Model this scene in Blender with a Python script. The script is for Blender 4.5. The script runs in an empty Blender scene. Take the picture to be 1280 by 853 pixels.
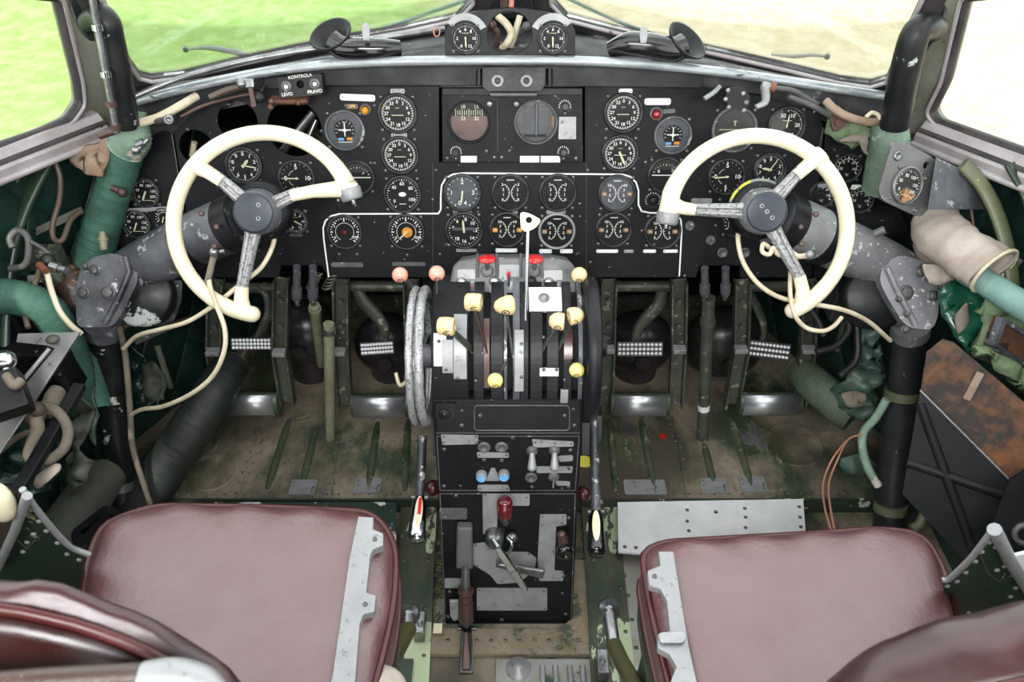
import bpy, bmesh, math, random
from mathutils import Vector, Matrix
from mathutils.geometry import tessellate_polygon
random.seed(7)
S = bpy.context.scene
COL = S.collection
R_ = math.radians
# ------------------------------------------------------------------ camera
CAM = Vector((0.0, 0.0, 1.5)); PITCH = 40.0; FPX = 1000.0
cd = bpy.data.cameras.new('camera'); cam = bpy.data.objects.new('camera', cd); COL.objects.link(cam)
cam.location = CAM; cam.rotation_euler = (R_(90 - PITCH), 0, 0)
cd.sensor_width = 36.0; cd.lens = 36.0 * FPX / 1280.0; cd.clip_start = 0.02; cd.clip_end = 500
cd.dof.use_dof = True; cd.dof.focus_distance = 1.6; cd.dof.aperture_fstop = 9.0
S.camera = cam
# ------------------------------------------------------------------ world, sun, added fill light, exposure
w = bpy.data.worlds.new('sky'); S.world = w; w.use_nodes = True
wn = w.node_tree.nodes; wl = w.node_tree.links
bg = wn['Background']
sky = wn.new('ShaderNodeTexSky'); sky.sky_type = 'HOSEK_WILKIE'; sky.turbidity = 6; sky.sun_direction = (-0.13, -0.8, 0.57)
mx = wn.new('ShaderNodeMix'); mx.data_type = 'RGBA'; mx.inputs[0].default_value = 0.75
mx.inputs[7].default_value = (1.0, 1.0, 1.0, 1)
wl.new(sky.outputs[0], mx.inputs[6]); wl.new(mx.outputs[2], bg.inputs[0])
bg.inputs[1].default_value = 3.4
def sun(d, e, ang):
    l = bpy.data.lights.new('sun', 'SUN'); l.energy = e; l.angle = R_(ang); l.color = (1, .97, .9)
    o = bpy.data.objects.new('sun', l); COL.objects.link(o)
    o.rotation_euler = Vector(d).to_track_quat('-Z', 'Y').to_euler()
sun((0.2, 1.2, -0.85), 5.0, 2.0)
def area(name, loc, target, sx, sy, e, color=(1, 1, 1)):
    l = bpy.data.lights.new(name, 'AREA'); l.shape = 'RECTANGLE'; l.size = sx; l.size_y = sy; l.energy = e; l.color = color
    o = bpy.data.objects.new(name, l); COL.objects.link(o); o.location = loc
    o.rotation_euler = (Vector(target) - Vector(loc)).to_track_quat('-Z', 'Y').to_euler()
area('fill_light', (-0.05, -0.25, 1.72), (0, 1.3, 0.55), 1.3, 0.5, 42)  # added area fill behind and above the camera, brightens the interior
S.view_settings.view_transform = 'Standard'; S.view_settings.look = 'None'
S.view_settings.gamma = 1; S.view_settings.use_curve_mapping = False
S.view_settings.exposure = 0.2
S.cycles.use_denoising = True
S.cycles.max_bounces = 8; S.cycles.transparent_max_bounces = 12
S.cycles.caustics_reflective = False; S.cycles.caustics_refractive = False
# ------------------------------------------------------------------ geometry of the photograph: pixel -> ray -> a surface that has its own place
cp, sp = math.cos(R_(PITCH)), math.sin(R_(PITCH))
FW = Vector((0, cp, -sp)); UP = Vector((0, sp, cp)); RT = Vector((1, 0, 0))
def ray(px, py): return FW + RT * ((px - 640) / FPX) + UP * ((426.5 - py) / FPX)
def K(px, py, k): return CAM + ray(px, py) * k
def AY(px, py, Y): d = ray(px, py); return CAM + d * (Y / d.y)
def AZ(px, py, z): d = ray(px, py); return CAM + d * ((z - CAM.z) / d.z)
def AX(px, py, X): d = ray(px, py); return CAM + d * (X / d.x)
def depth(p): return (Vector(p) - CAM).dot(FW)
class Plane:
    def __init__(s, o, u, v):
        s.o = Vector(o); s.u = Vector(u).normalized(); v = Vector(v); s.n = s.u.cross(v).normalized(); s.v = s.n.cross(s.u)
        s.M = Matrix(((s.u.x, s.v.x, s.n.x, s.o.x), (s.u.y, s.v.y, s.n.y, s.o.y), (s.u.z, s.v.z, s.n.z, s.o.z), (0, 0, 0, 1)))
    def at(s, px, py, h=0.0):
        d = ray(px, py); t = (s.o + s.n * h - CAM).dot(s.n) / d.dot(s.n); return CAM + d * t
    def loc(s, px, py, h=0.0):
        q = s.at(px, py, h) - s.o; return (q.dot(s.u), q.dot(s.v))
    def fr(s, px, py, h=0.0, rot=0.0):
        p = s.at(px, py, h); m = s.M.copy(); m.translation = p
        return m @ Matrix.Rotation(R_(rot), 4, 'Z')
    def poly(s, pts, h=0.0): return [s.loc(x, y, h) for x, y in pts]
def axis_frame(p, d, up=(0, 0, 1)):
    z = Vector(d).normalized(); up = Vector(up)
    if abs(z.dot(up)) > .98: up = Vector((0, 1, 0))
    x = up.cross(z).normalized(); y = z.cross(x)
    return Matrix(((x.x, y.x, z.x, p[0]), (x.y, y.y, z.y, p[1]), (x.z, y.z, z.z, p[2]), (0, 0, 0, 1)))
def T(x=0, y=0, z=0): return Matrix.Translation((x, y, z))
# ------------------------------------------------------------------ materials
MATS = {}
def lin(c):
    return tuple(((v / 255 / 12.92) if v / 255 <= .04045 else ((v / 255 + .055) / 1.055) ** 2.4) for v in c) + (1,)
def mat(name, col, rough=.5, metal=0.0, chip=None, chip_s=60, chip_t=.62, dirt=None, dirt_s=9, dirt_t=.5, dirt_a=.7, bump=0.0, bump_s=80, coat=0.0, coat_r=.12, emit=None, emit_s=1.0, spec=.5, rvar=.12, stretch=None, soft=.02, wave=None):
    m = bpy.data.materials.new(name); m.use_nodes = True; nt = m.node_tree; N = nt.nodes; L = nt.links
    b = N['Principled BSDF']; b.inputs['Roughness'].default_value = rough; b.inputs['Metallic'].default_value = metal
    b.inputs['Coat Weight'].default_value = coat; b.inputs['Coat Roughness'].default_value = coat_r
    b.inputs['Specular IOR Level'].default_value = spec
    tc = N.new('ShaderNodeTexCoord'); src = tc.outputs['Object']
    if stretch:
        mp = N.new('ShaderNodeMapping'); mp.inputs['Scale'].default_value = stretch; L.new(src, mp.inputs[0]); src = mp.outputs[0]
    def noise(s, det=6, rg=.6):
        n = N.new('ShaderNodeTexNoise'); n.inputs['Scale'].default_value = s; n.inputs['Detail'].default_value = det; n.inputs['Roughness'].default_value = rg
        L.new(src, n.inputs['Vector']); return n.outputs[0]
    def ramp(v, a, bb):
        r = N.new('ShaderNodeMapRange'); r.inputs[1].default_value = a; r.inputs[2].default_value = bb; r.clamp = True; L.new(v, r.inputs[0]); return r.outputs[0]
    def mix(f, a, bcol):
        x = N.new('ShaderNodeMix'); x.data_type = 'RGBA'
        L.new(f, x.inputs[0])
        for i, c in ((6, a), (7, bcol)):
            if isinstance(c, tuple): x.inputs[i].default_value = c
            else: L.new(c, x.inputs[i])
        return x.outputs[2]
    c = lin(col)
    if dirt:
        f = ramp(noise(dirt_s, 9, .65), dirt_t - .12, dirt_t + .14)
        mu = N.new('ShaderNodeMath'); mu.operation = 'MULTIPLY'; mu.inputs[1].default_value = dirt_a; L.new(f, mu.inputs[0])
        c = mix(mu.outputs[0], c, lin(dirt))
    if chip:
        f = ramp(noise(chip_s, 10, .68), chip_t, chip_t + soft)
        c = mix(f, c, lin(chip))
    if isinstance(c, tuple): b.inputs['Base Color'].default_value = c
    else: L.new(c, b.inputs['Base Color'])
    if rvar:
        f = ramp(noise(14, 6), .3, .7); r = N.new('ShaderNodeMapRange'); r.inputs[3].default_value = max(0.02, rough - rvar); r.inputs[4].default_value = min(1, rough + rvar)
        L.new(f, r.inputs[0]); L.new(r.outputs[0], b.inputs['Roughness'])
    if bump:
        bp = N.new('ShaderNodeBump'); bp.inputs['Strength'].default_value = bump; bp.inputs['Distance'].default_value = .004
        L.new(noise(bump_s, 6), bp.inputs['Height']); L.new(bp.outputs[0], b.inputs['Normal'])
    if emit:
        b.inputs['Emission Color'].default_value = lin(emit); b.inputs['Emission Strength'].default_value = emit_s
    MATS[name] = m; return m
def glass_mat(name, tint=(1, 1, 1), fac=.06, rough=.03):
    m = bpy.data.materials.new(name); m.use_nodes = True; nt = m.node_tree; N = nt.nodes; L = nt.links
    N.remove(N['Principled BSDF']); out = N['Material Output']
    t = N.new('ShaderNodeBsdfTransparent'); t.inputs[0].default_value = (*tint, 1)
    g = N.new('ShaderNodeBsdfGlossy'); g.inputs['Roughness'].default_value = rough
    x = N.new('ShaderNodeMixShader'); lw = N.new('ShaderNodeFresnel'); lw.inputs[0].default_value = 1.45
    mu = N.new('ShaderNodeMath'); mu.operation = 'MULTIPLY'; mu.inputs[1].default_value = fac * 20
    L.new(lw.outputs[0], mu.inputs[0]); L.new(mu.outputs[0], x.inputs[0]); L.new(t.outputs[0], x.inputs[1]); L.new(g.outputs[0], x.inputs[2]); L.new(x.outputs[0], out.inputs[0])
    MATS[name] = m; return m
mat('black', (9, 9, 12), .5, chip=(130, 132, 135), chip_s=60, chip_t=.655, dirt=(26, 27, 31), dirt_s=7, dirt_t=.52, dirt_a=.7, bump=.08, spec=.22)
mat('black_clean', (10, 11, 14), .45, chip=(90, 92, 95), chip_s=70, chip_t=.675, dirt=(28, 30, 34), dirt_a=.6, spec=.3)
mat('bezel', (24, 25, 28), .4, dirt=(84, 84, 84), dirt_s=30, dirt_t=.58, dirt_a=.8, spec=.4)
mat('black_gloss', (16, 16, 18), .18, coat=.4)
mat('black_worn', (13, 14, 16), .42, chip=(170, 176, 172), chip_s=13, chip_t=.615, dirt=(34, 36, 38), bump=.1, spec=.35)
mat('black_post', (18, 19, 22), .36, chip=(178, 186, 174), chip_s=15, chip_t=.575, dirt=(36, 38, 38), bump=.1, spec=.45)
mat('black_post_b', (34, 36, 40), .4, chip=(150, 150, 90), chip_s=50, chip_t=.66, dirt=(52, 54, 58), bump=.08)
mat('deck', (26, 27, 30), .45, chip=(130, 130, 128), chip_s=20, chip_t=.61, dirt=(92, 94, 96), dirt_t=.56, dirt_a=.7)
mat('lip', (170, 176, 178), .25, .35, chip=(40, 44, 46), chip_s=10, chip_t=.62, dirt=(110, 122, 124), stretch=(1, 8, 8))
mat('dial', (8, 9, 10), .5, dirt=(20, 22, 24), dirt_a=.6, spec=.2)
mat('dial_grey', (70, 76, 82), .5, dirt=(40, 44, 48), dirt_s=50, dirt_a=.8)
mat('dial_glassy', (58, 56, 54), .3, dirt=(30, 28, 27), dirt_s=30, dirt_a=.8)
mat('white', (226, 228, 222), .5, rvar=0)
mat('lume', (205, 205, 170), .6, rvar=0)
mat('white_line', (232, 236, 234), .4, chip=(50, 50, 52), chip_s=90, chip_t=.66)
mat('amber', (222, 150, 20), .4, dirt=(150, 100, 20), dirt_s=60)
mat('brown_tab', (120, 90, 50), .5)
mat('blue', (90, 160, 215), .35, dirt=(150, 190, 220), dirt_s=80)
mat('red', (215, 30, 32), .3, coat=.4, dirt=(170, 20, 25))
mat('lamp_red', (140, 10, 20), .2, coat=1)
mat('plate', (150, 152, 153), .4, .2, chip=(70, 72, 74), chip_s=60, chip_t=.63, dirt=(122, 124, 126), dirt_s=30)
mat('plate_dark', (98, 99, 100), .45, .2, chip=(160, 160, 158), chip_s=40, chip_t=.61, dirt=(60, 60, 60), dirt_s=18)
mat('plate_white', (240, 243, 243), .4, 0, chip=(60, 74, 66), chip_s=8, chip_t=.645, dirt=(212, 216, 218))
mat('screw', (120, 122, 124), .35, .7, dirt=(50, 50, 50), dirt_s=60)
mat('chrome', (205, 210, 215), .16, 1.0, rvar=.05)
mat('foot_chrome', (205, 208, 212), .34, .9, rvar=.06, dirt=(120, 124, 128), dirt_s=6, dirt_t=.62)
mat('steel', (150, 152, 154), .3, .85, dirt=(80, 78, 76), dirt_s=25)
mat('alu', (150, 152, 153), .45, .3, chip=(120, 122, 122), chip_s=90, chip_t=.60, dirt=(132, 134, 136), dirt_s=12, bump=.1)
mat('cast', (104, 107, 112), .4, .2, chip=(176, 178, 178), chip_s=34, chip_t=.605, dirt=(26, 28, 32), dirt_s=6, dirt_t=.50, dirt_a=.95, bump=.15)
mat('cast_light', (140, 142, 144), .42, .2, chip=(196, 198, 198), chip_s=60, chip_t=.60, dirt=(92, 94, 98), dirt_s=6, dirt_t=.52, dirt_a=.8, bump=.15)
mat('spoke', (170, 172, 172), .35, .4, chip=(104, 104, 104), chip_s=220, chip_t=.54, dirt=(138, 140, 142), bump=.15)
mat('hub', (56, 62, 72), .3, .2, chip=(150, 156, 160), chip_s=60, chip_t=.68, dirt=(36, 40, 48))
mat('cream', (232, 224, 196), .25, coat=.35, dirt=(216, 206, 168), dirt_s=8, dirt_a=.4, rvar=.04)
mat('knob_cream', (226, 200, 150), .22, coat=.5, dirt=(206, 178, 130), rvar=.04)
mat('knob_yellow', (240, 218, 130), .2, coat=.5, rvar=.04)
mat('knob_pink', (228, 160, 140), .22, coat=.5, dirt=(210, 140, 120), rvar=.04)
mat('knob_dark_red', (88, 20, 26), .22, coat=.5, chip=(150, 90, 90), chip_s=90, chip_t=.60)
mat('maroon_knob', (70, 28, 32), .3, coat=.3)
mat('leather', (84, 44, 48), .42, bump=.45, bump_s=120, coat_r=.4, dirt=(84, 26, 30), dirt_s=5, dirt_t=.56, dirt_a=.8, spec=1.0, coat=1.0)
mat('leather_back', (42, 13, 11), .34, dirt=(26, 8, 8), dirt_s=5, dirt_a=.8, coat=.2, coat_r=.2, bump=.08)
mat('leather_roll', (54, 24, 27), .42, bump=.5, bump_s=16, dirt=(36, 18, 20), dirt_s=10, coat=.25, coat_r=.25, spec=.6)
mat('piping', (66, 21, 21), .42, coat=.1)
mat('leather_brown', (62, 50, 44), .4, chip=(130, 96, 66), chip_s=30, chip_t=.62, bump=.3)
mat('green_paint', (42, 58, 48), .45, chip=(190, 200, 180), chip_s=16, chip_t=.63, dirt=(62, 62, 50), dirt_s=8, dirt_t=.55)
mat('green_seat', (42, 60, 46), .35, .1, chip=(150, 146, 110), chip_s=18, chip_t=.655, dirt=(34, 46, 38), dirt_s=5)
mat('green_pedal', (70, 84, 68), .4, .15, chip=(160, 150, 130), chip_s=60, chip_t=.62, dirt=(50, 54, 44), dirt_s=20)
mat('dark_frame', (84, 88, 78), .45, .2, chip=(150, 146, 130), chip_s=50, chip_t=.60, dirt=(46, 48, 42), dirt_s=14, bump=.15)
mat('olive_rod', (138, 140, 112), .42, dirt=(100, 100, 76), chip=(60, 50, 40), chip_s=50, chip_t=.7, dirt_s=14)
mat('olive_frame', (106, 112, 84), .45, chip=(170, 176, 140), chip_s=40, chip_t=.68, dirt=(70, 78, 58), dirt_s=7)
mat('hose_green', (66, 108, 92), .65, dirt=(40, 72, 60), dirt_s=14, bump=.6, bump_s=70)
mat('hose_pale', (128, 154, 134), .6, dirt=(88, 112, 98), dirt_s=16, chip=(186, 182, 168), chip_s=14, chip_t=.58, bump=.7, bump_s=40)
mat('hose_teal', (124, 158, 150), .6, dirt=(96, 132, 124), dirt_s=9, bump=.3)
mat('hose_dark', (32, 40, 35), .6, dirt=(34, 38, 34), dirt_s=9, bump=.4)
mat('canvas', (182, 172, 160), .85, dirt=(138, 126, 116), dirt_s=12, bump=.9, bump_s=22)
mat('canvas_rust', (150, 134, 116), .8, dirt=(112, 78, 56), dirt_s=20, bump=.6, bump_s=20)
mat('cable_cream', (214, 204, 178), .5, dirt=(170, 156, 128), dirt_s=20)
mat('cable_grey', (92, 92, 90), .5, dirt=(60, 60, 58))
mat('cable_brown', (84, 72, 60), .5)
mat('cable_red', (190, 130, 110), .5)
mat('wrap', (118, 110, 96), .8, dirt=(92, 86, 76), dirt_s=22, bump=.6)
mat('rust', (38, 31, 28), .6, .1, chip=(146, 88, 40), chip_s=6, chip_t=.47, soft=.2, dirt=(64, 54, 46), dirt_s=12, dirt_a=.8)
mat('rust_box', (86, 60, 48), .6, .15, dirt=(130, 84, 56), dirt_s=18, chip=(52, 42, 38), chip_s=24, chip_t=.54)
mat('rubber', (30, 30, 30), .5)
mat('dome', (40, 38, 40), .3, chip=(150, 150, 150), chip_s=22, chip_t=.72, dirt=(58, 52, 50), dirt_s=8)
mat('gasket', (44, 42, 44), .5, dirt=(78, 72, 72), dirt_s=14, spec=.4)
mat('sill', (176, 172, 174), .35, .15, dirt=(128, 116, 112), dirt_s=7, chip=(80, 72, 66), chip_s=20, chip_t=.63)
mat('pillar', (142, 144, 132), .35, .3, dirt=(110, 108, 84), dirt_s=10, chip=(70, 68, 60), chip_s=20, chip_t=.62)
mat('brown_metal', (92, 70, 64), .4, .4, dirt=(60, 48, 46), dirt_s=14)
mat('fuzzy_green', (96, 116, 86), .9, dirt=(136, 158, 118), dirt_s=16, bump=.9, bump_s=40)
mat('dust', (128, 116, 100), .95, dirt=(96, 84, 70), dirt_s=14, bump=.4)
mat('hole_dark', (8, 8, 9), .8)
mat('yellow_chip', (190, 196, 60), .4, chip=(120, 124, 126), chip_s=60, chip_t=.5)
mat('yellow', (206, 196, 40), .4)
mat('green_rib', (58, 76, 56), .35, .1, chip=(130, 132, 112), chip_s=30, chip_t=.58, dirt=(104, 98, 80), dirt_s=14, dirt_t=.5)
mat('orange', (122, 76, 48), .6, dirt=(90, 58, 40), dirt_s=30)
mat('green_chip', (36, 54, 40), .45, .1, chip=(182, 196, 160), chip_s=6, chip_t=.55, dirt=(98, 90, 72), dirt_s=9, dirt_t=.52, stretch=(1.4, .6, 1), soft=.008)
mat('green_plate', (44, 66, 54), .4, .1, chip=(222, 228, 226), chip_s=7, chip_t=.56, dirt=(60, 76, 62))
mat('plate_dirty', (150, 152, 150), .4, .4, chip=(56, 74, 58), chip_s=12, chip_t=.58, dirt=(120, 110, 92), dirt_s=10, dirt_t=.48)
mat('dusty', (140, 128, 110), .9, chip=(70, 80, 64), chip_s=12, chip_t=.57, soft=.05, dirt=(112, 100, 82), dirt_s=14, bump=.4)
mat('straw', (140, 126, 96), .8)
mat('olive_dark', (66, 72, 46), .4, .1, chip=(110, 96, 60), chip_s=40, chip_t=.66, dirt=(90, 84, 56), dirt_s=10)
mat('hose_pale_dark', (86, 98, 82), .6, dirt=(60, 66, 56), dirt_s=12, bump=.5)
mat('alu_dark', (122, 122, 120), .4, .5, chip=(60, 60, 60), chip_s=26, chip_t=.62, dirt=(88, 88, 88), dirt_s=12)
mat('lining_dark', (52, 60, 50), .7, dirt=(76, 78, 68), dirt_s=10, bump=.5, bump_s=20)
mat('lining_green', (50, 82, 70), .5, dirt=(84, 90, 78), dirt_s=12, chip=(150, 146, 132), chip_s=14, chip_t=.62, bump=.5, bump_s=20)
mat('quilt_bright', (24, 84, 62), .25, dirt=(16, 50, 40), dirt_s=12, coat=.5, bump=.3)
mat('rust_dial', (24, 24, 24), .5, chip=(176, 130, 86), chip_s=16, chip_t=.54, soft=.05, dirt=(60, 60, 56), dirt_s=20)
mat('black_clean2', (20, 21, 24), .5, chip=(130, 132, 128), chip_s=10, chip_t=.68, dirt=(36, 36, 38), dirt_s=6, spec=.25)
mat('cast_dark', (60, 61, 64), .5, .3, chip=(120, 120, 120), chip_s=50, chip_t=.66, dirt=(40, 40, 42))
glass_mat('pane', (0.97, 1.0, 0.985), .03)
glass_mat('dial_glass', (.97, .97, .97), .012, .3)
# ------------------------------------------------------------------ mesh builder
GL = {}
def glyphs(txt):
    if txt not in GL:
        cu = bpy.data.curves.new('tmp', 'FONT'); cu.body = txt; cu.size = 1; cu.align_x = 'CENTER'; cu.align_y = 'CENTER'; cu.offset = .012; cu.resolution_u = 3
        o = bpy.data.objects.new('tmp', cu); me = o.to_mesh()
        GL[txt] = ([v.co.copy() for v in me.vertices], [tuple(p.vertices) for p in me.polygons])
        o.to_mesh_clear(); bpy.data.objects.remove(o); bpy.data.curves.remove(cu)
    return GL[txt]
class MB:
    def __init__(s): s.v = []; s.f = []; s.m = []; s.s = []
    def add(s, vs, fs, mi=0, sm=False, M=None):
        b = len(s.v)
        s.v += [(M @ Vector(p)) if M is not None else Vector(p) for p in vs]
        for f in fs: s.f.append([i + b for i in f]); s.m.append(mi); s.s.append(sm)
        return s
    def box(s, c, d, M=None, mi=0):
        x, y, z = d[0] / 2, d[1] / 2, d[2] / 2; c = Vector(c)
        vs = [c + Vector((a * x, b * y, e * z)) for a in (-1, 1) for b in (-1, 1) for e in (-1, 1)]
        return s.add(vs, [(0, 1, 3, 2), (4, 6, 7, 5), (0, 4, 5, 1), (2, 3, 7, 6), (0, 2, 6, 4), (1, 5, 7, 3)], mi, False, M)
    def lathe(s, prof, n=24, M=None, mi=0, sm=True, a0=0, a1=360):
        full = abs(a1 - a0) >= 359.9; cnt = n if full else n + 1
        vs = []; fs = []
        for i in range(cnt):
            a = R_(a0 + (a1 - a0) * i / n)
            for r, z in prof: vs.append((r * math.cos(a), r * math.sin(a), z))
        m = len(prof)
        for i in range(n):
            j = (i + 1) % cnt
            for k in range(m - 1):
                q = [i * m + k, j * m + k, j * m + k + 1, i * m + k + 1]
                if prof[k][0] < 1e-7: q = [q[0], q[2], q[3]]
                elif prof[k + 1][0] < 1e-7: q = q[:3]
                fs.append(q)
        return s.add(vs, fs, mi, sm, M)
    def cyl(s, r, z0, z1, n=16, M=None, mi=0, r2=None, bev=0.0):
        r2 = r if r2 is None else r2
        if bev: s.lathe([(0, z0), (r - bev, z0), (r, z0 + bev), (r2, z1 - bev), (r2 - bev, z1), (0, z1)], n, M, mi)
        else:
            s.lathe([(r, z0), (r2, z1)], n, M, mi)
            s.lathe([(0, z0), (r, z0)], n, M, mi, False); s.lathe([(r2, z1), (0, z1)], n, M, mi, False)
        return s
    def rod(s, p0, p1, r, n=12, mi=0, r2=None, bev=0.0):
        p0 = Vector(p0); p1 = Vector(p1); return s.cyl(r, 0, (p1 - p0).length, n, axis_frame(p0, p1 - p0), mi, r2, bev)
    def ball(s, c, r, M=None, mi=0, sc=(1, 1, 1), n=16, k=10):
        prof = [(max(0, r * math.sin(math.pi * i / k)), -r * math.cos(math.pi * i / k)) for i in range(k + 1)]; prof[0] = (0, -r); prof[-1] = (0, r)
        mm = T(*c) @ Matrix.Diagonal((*sc, 1)); mm = (M @ mm) if M is not None else mm
        return s.lathe(prof, n, mm, mi)
    def plate(s, outer, z0, z1, M=None, mi=0, holes=()):
        loops = [[Vector((x, y, 0)) for x, y in lp] for lp in [outer, *holes]]
        flat = [p for lp in loops for p in lp]; tri = tessellate_polygon(loops); n = len(flat)
        vs = [(p.x, p.y, z1) for p in flat] + [(p.x, p.y, z0) for p in flat]
        fs = []
        for t in tri:
            a, b, c = (flat[i] for i in t)
            if (b - a).cross(c - a).z < 0: t = (t[0], t[2], t[1])
            fs.append(tuple(t)); fs.append((t[0] + n, t[2] + n, t[1] + n))
        off = 0
        for li, lp in enumerate(loops):
            ar = sum(lp[i].x * lp[(i + 1) % len(lp)].y - lp[(i + 1) % len(lp)].x * lp[i].y for i in range(len(lp)))
            flip = (ar < 0) != (li > 0)
            for i in range(len(lp)):
                a = off + i; b = off + (i + 1) % len(lp)
                fs.append((a, a + n, b + n, b) if not flip else (b, b + n, a + n, a))
            off += len(lp)
        return s.add(vs, fs, mi, False, M)
    def disc(s, r, z, n=28, M=None, mi=0):
        return s.add([(r * math.cos(2 * math.pi * i / n), r * math.sin(2 * math.pi * i / n), z) for i in range(n)], [tuple(range(n))], mi, False, M)
    def tube(s, pts, r, n=12, mi=0, closed=False, ridge=None, flat=1.0, caps=True):
        P = [Vector(p) for p in pts]; N = len(P)
        rs = r if isinstance(r, (list, tuple)) else [r] * N
        if len(rs) != N: rs = [rs[0] + (rs[-1] - rs[0]) * i / (N - 1) for i in range(N)] if len(rs) == 2 else [lerp_list(rs, i / (N - 1)) for i in range(N)]
        vs = []; fs = []; prev = None
        for i in range(N):
            t = (P[(i + 1) % N] - P[i - 1]) if closed else (P[min(i + 1, N - 1)] - P[max(i - 1, 0)])
            t.normalize()
            if prev is None:
                a = Vector((0, 0, 1)) if abs(t.z) < .9 else Vector((0, 1, 0)); x = a.cross(t).normalized()
            else: x = (prev - t * prev.dot(t)).normalized()
            prev = x; y = t.cross(x); rr = rs[i] * (ridge(i) if ridge else 1)
            for j in range(n):
                a = 2 * math.pi * j / n; vs.append(P[i] + x * (rr * math.cos(a)) + y * (rr * flat * math.sin(a)))
        for i in range(N if closed else N - 1):
            k = (i + 1) % N
            for j in range(n):
                l = (j + 1) % n; fs.append((i * n + j, i * n + l, k * n + l, k * n + j))
        s.add(vs, fs, mi, True)
        if not closed and caps: s.add([vs[j] for j in range(n)][::-1], [tuple(range(n))], mi); s.add(vs[-n:], [tuple(range(n))], mi)
        return s
    def text(s, txt, size, M, mi=0, sx=1.0):
        vs, fs = glyphs(txt); return s.add([(p.x * size * sx, p.y * size, p.z) for p in vs], fs, mi, False, M)
    def loft(s, loops, mi=0, sm=True, cap=True, M=None):
        n = len(loops[0]); vs = [p for l in loops for p in l]; fs = []
        for i in range(len(loops) - 1):
            for j in range(n):
                k = (j + 1) % n; fs.append((i * n + j, i * n + k, (i + 1) * n + k, (i + 1) * n + j))
        if cap: fs.append(tuple(range(n))[::-1]); fs.append(tuple((len(loops) - 1) * n + j for j in range(n)))
        return s.add(vs, fs, mi, sm, M)
    def bar(s, p0, p1, nrm, w0, w1, t, mi=0):
        p0 = Vector(p0); p1 = Vector(p1); d = (p1 - p0).normalized(); nn = Vector(nrm); sd = d.cross(nn).normalized(); nn = sd.cross(d).normalized()
        L = []
        for p, ww in ((p0, w0), (p1, w1)): L.append([p + sd * ww / 2 + nn * t / 2, p - sd * ww / 2 + nn * t / 2, p - sd * ww / 2 - nn * t / 2, p + sd * ww / 2 - nn * t / 2])
        return s.loft(L, mi, False)
    def arc(s, r0, r1, a0, a1, z, M, mi=0, n=14):
        vs = []; fs = []
        for i in range(n + 1):
            a = R_(90 - (a0 + (a1 - a0) * i / n))
            vs += [(r0 * math.cos(a), r0 * math.sin(a), z), (r1 * math.cos(a), r1 * math.sin(a), z)]
        for i in range(n): fs.append((2 * i, 2 * i + 1, 2 * i + 3, 2 * i + 2))
        return s.add(vs, fs, mi, False, M)
def lerp_list(l, t):
    x = t * (len(l) - 1); i = min(int(x), len(l) - 2); return l[i] + (l[i + 1] - l[i]) * (x - i)
FRM = {}
def build(mb, name, mats, parent=None, bevel=0.0, local=False, sub=0, origin=None):
    mats = mats if isinstance(mats, (list, tuple)) else [mats]
    vs = mb.v
    if parent is not None:
        F = FRM[parent.name]; inv = F.inverted()
        if not local: vs = [inv @ p for p in vs]
    else:
        if origin is None:
            xs = [p.x for p in vs]; ys = [p.y for p in vs]; zs = [p.z for p in vs]
            origin = Vector(((min(xs) + max(xs)) / 2, (min(ys) + max(ys)) / 2, min(zs)))
        F = Matrix.Translation(origin) if not isinstance(origin, Matrix) else origin
        inv = F.inverted(); vs = [inv @ p for p in vs] if not local else vs
    me = bpy.data.meshes.new(name); me.from_pydata([tuple(p) for p in vs], [], mb.f)
    for i, p in enumerate(me.polygons): p.material_index = mb.m[i]; p.use_smooth = mb.s[i]
    for m in mats: me.materials.append(MATS[m])
    me.validate(); me.update()
    o = bpy.data.objects.new(name, me); COL.objects.link(o)
    if parent is not None: o.parent = parent
    else: o.matrix_world = F
    FRM[o.name] = F
    if bevel:
        b = o.modifiers.new('b', 'BEVEL'); b.width = bevel; b.segments = 2; b.limit_method = 'ANGLE'; b.angle_limit = R_(35); b.use_clamp_overlap = True
    if sub: sb = o.modifiers.new('s', 'SUBSURF'); sb.levels = sub; sb.render_levels = sub
    return o
def thing(name, label, cat, at, group=None):
    o = bpy.data.objects.new(name, None); COL.objects.link(o); o.empty_display_size = .02
    F = at if isinstance(at, Matrix) else Matrix.Translation(at)
    o.matrix_world = F; FRM[o.name] = F; o['label'] = label; o['category'] = cat; o['kind'] = 'thing'
    if group: o['group'] = group
    return o
def tag(o, label, cat, group=None, kind=None):
    o['label'] = label; o['category'] = cat; o['kind'] = 'thing'
    if group: o['group'] = group
    o['kind'] = kind or 'thing'
    return o
def struct(mb, name, mats, bevel=0.0, parent=None, label=None):
    o = build(mb, name, mats, parent, bevel)
    if parent is None: o['kind'] = 'structure'
    if label: o['label'] = label
    return o
def spl(pts, n=8):
    """Catmull-Rom through the points"""
    P = [Vector(p) for p in pts]; P = [P[0] * 2 - P[1]] + P + [P[-1] * 2 - P[-2]]; out = []
    for i in range(1, len(P) - 2):
        a, b, c, d = P[i - 1:i + 3]
        for j in range(n):
            t = j / n; out.append(.5 * ((2 * b) + (c - a) * t + (2 * a - 5 * b + 4 * c - d) * t * t + (3 * b - a - 3 * c + d) * t ** 3))
    out.append(P[-2]); return out
def rrect(w, h, r, n=5, cx=0, cy=0):
    out = []
    for sx, sy, a0 in ((1, 1, 0), (-1, 1, 90), (-1, -1, 180), (1, -1, 270)):
        for i in range(n + 1):
            a = R_(a0 + 90 * i / n); out.append((cx + sx * (w / 2 - r) + r * math.cos(a), cy + sy * (h / 2 - r) + r * math.sin(a)))
    return out
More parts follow.
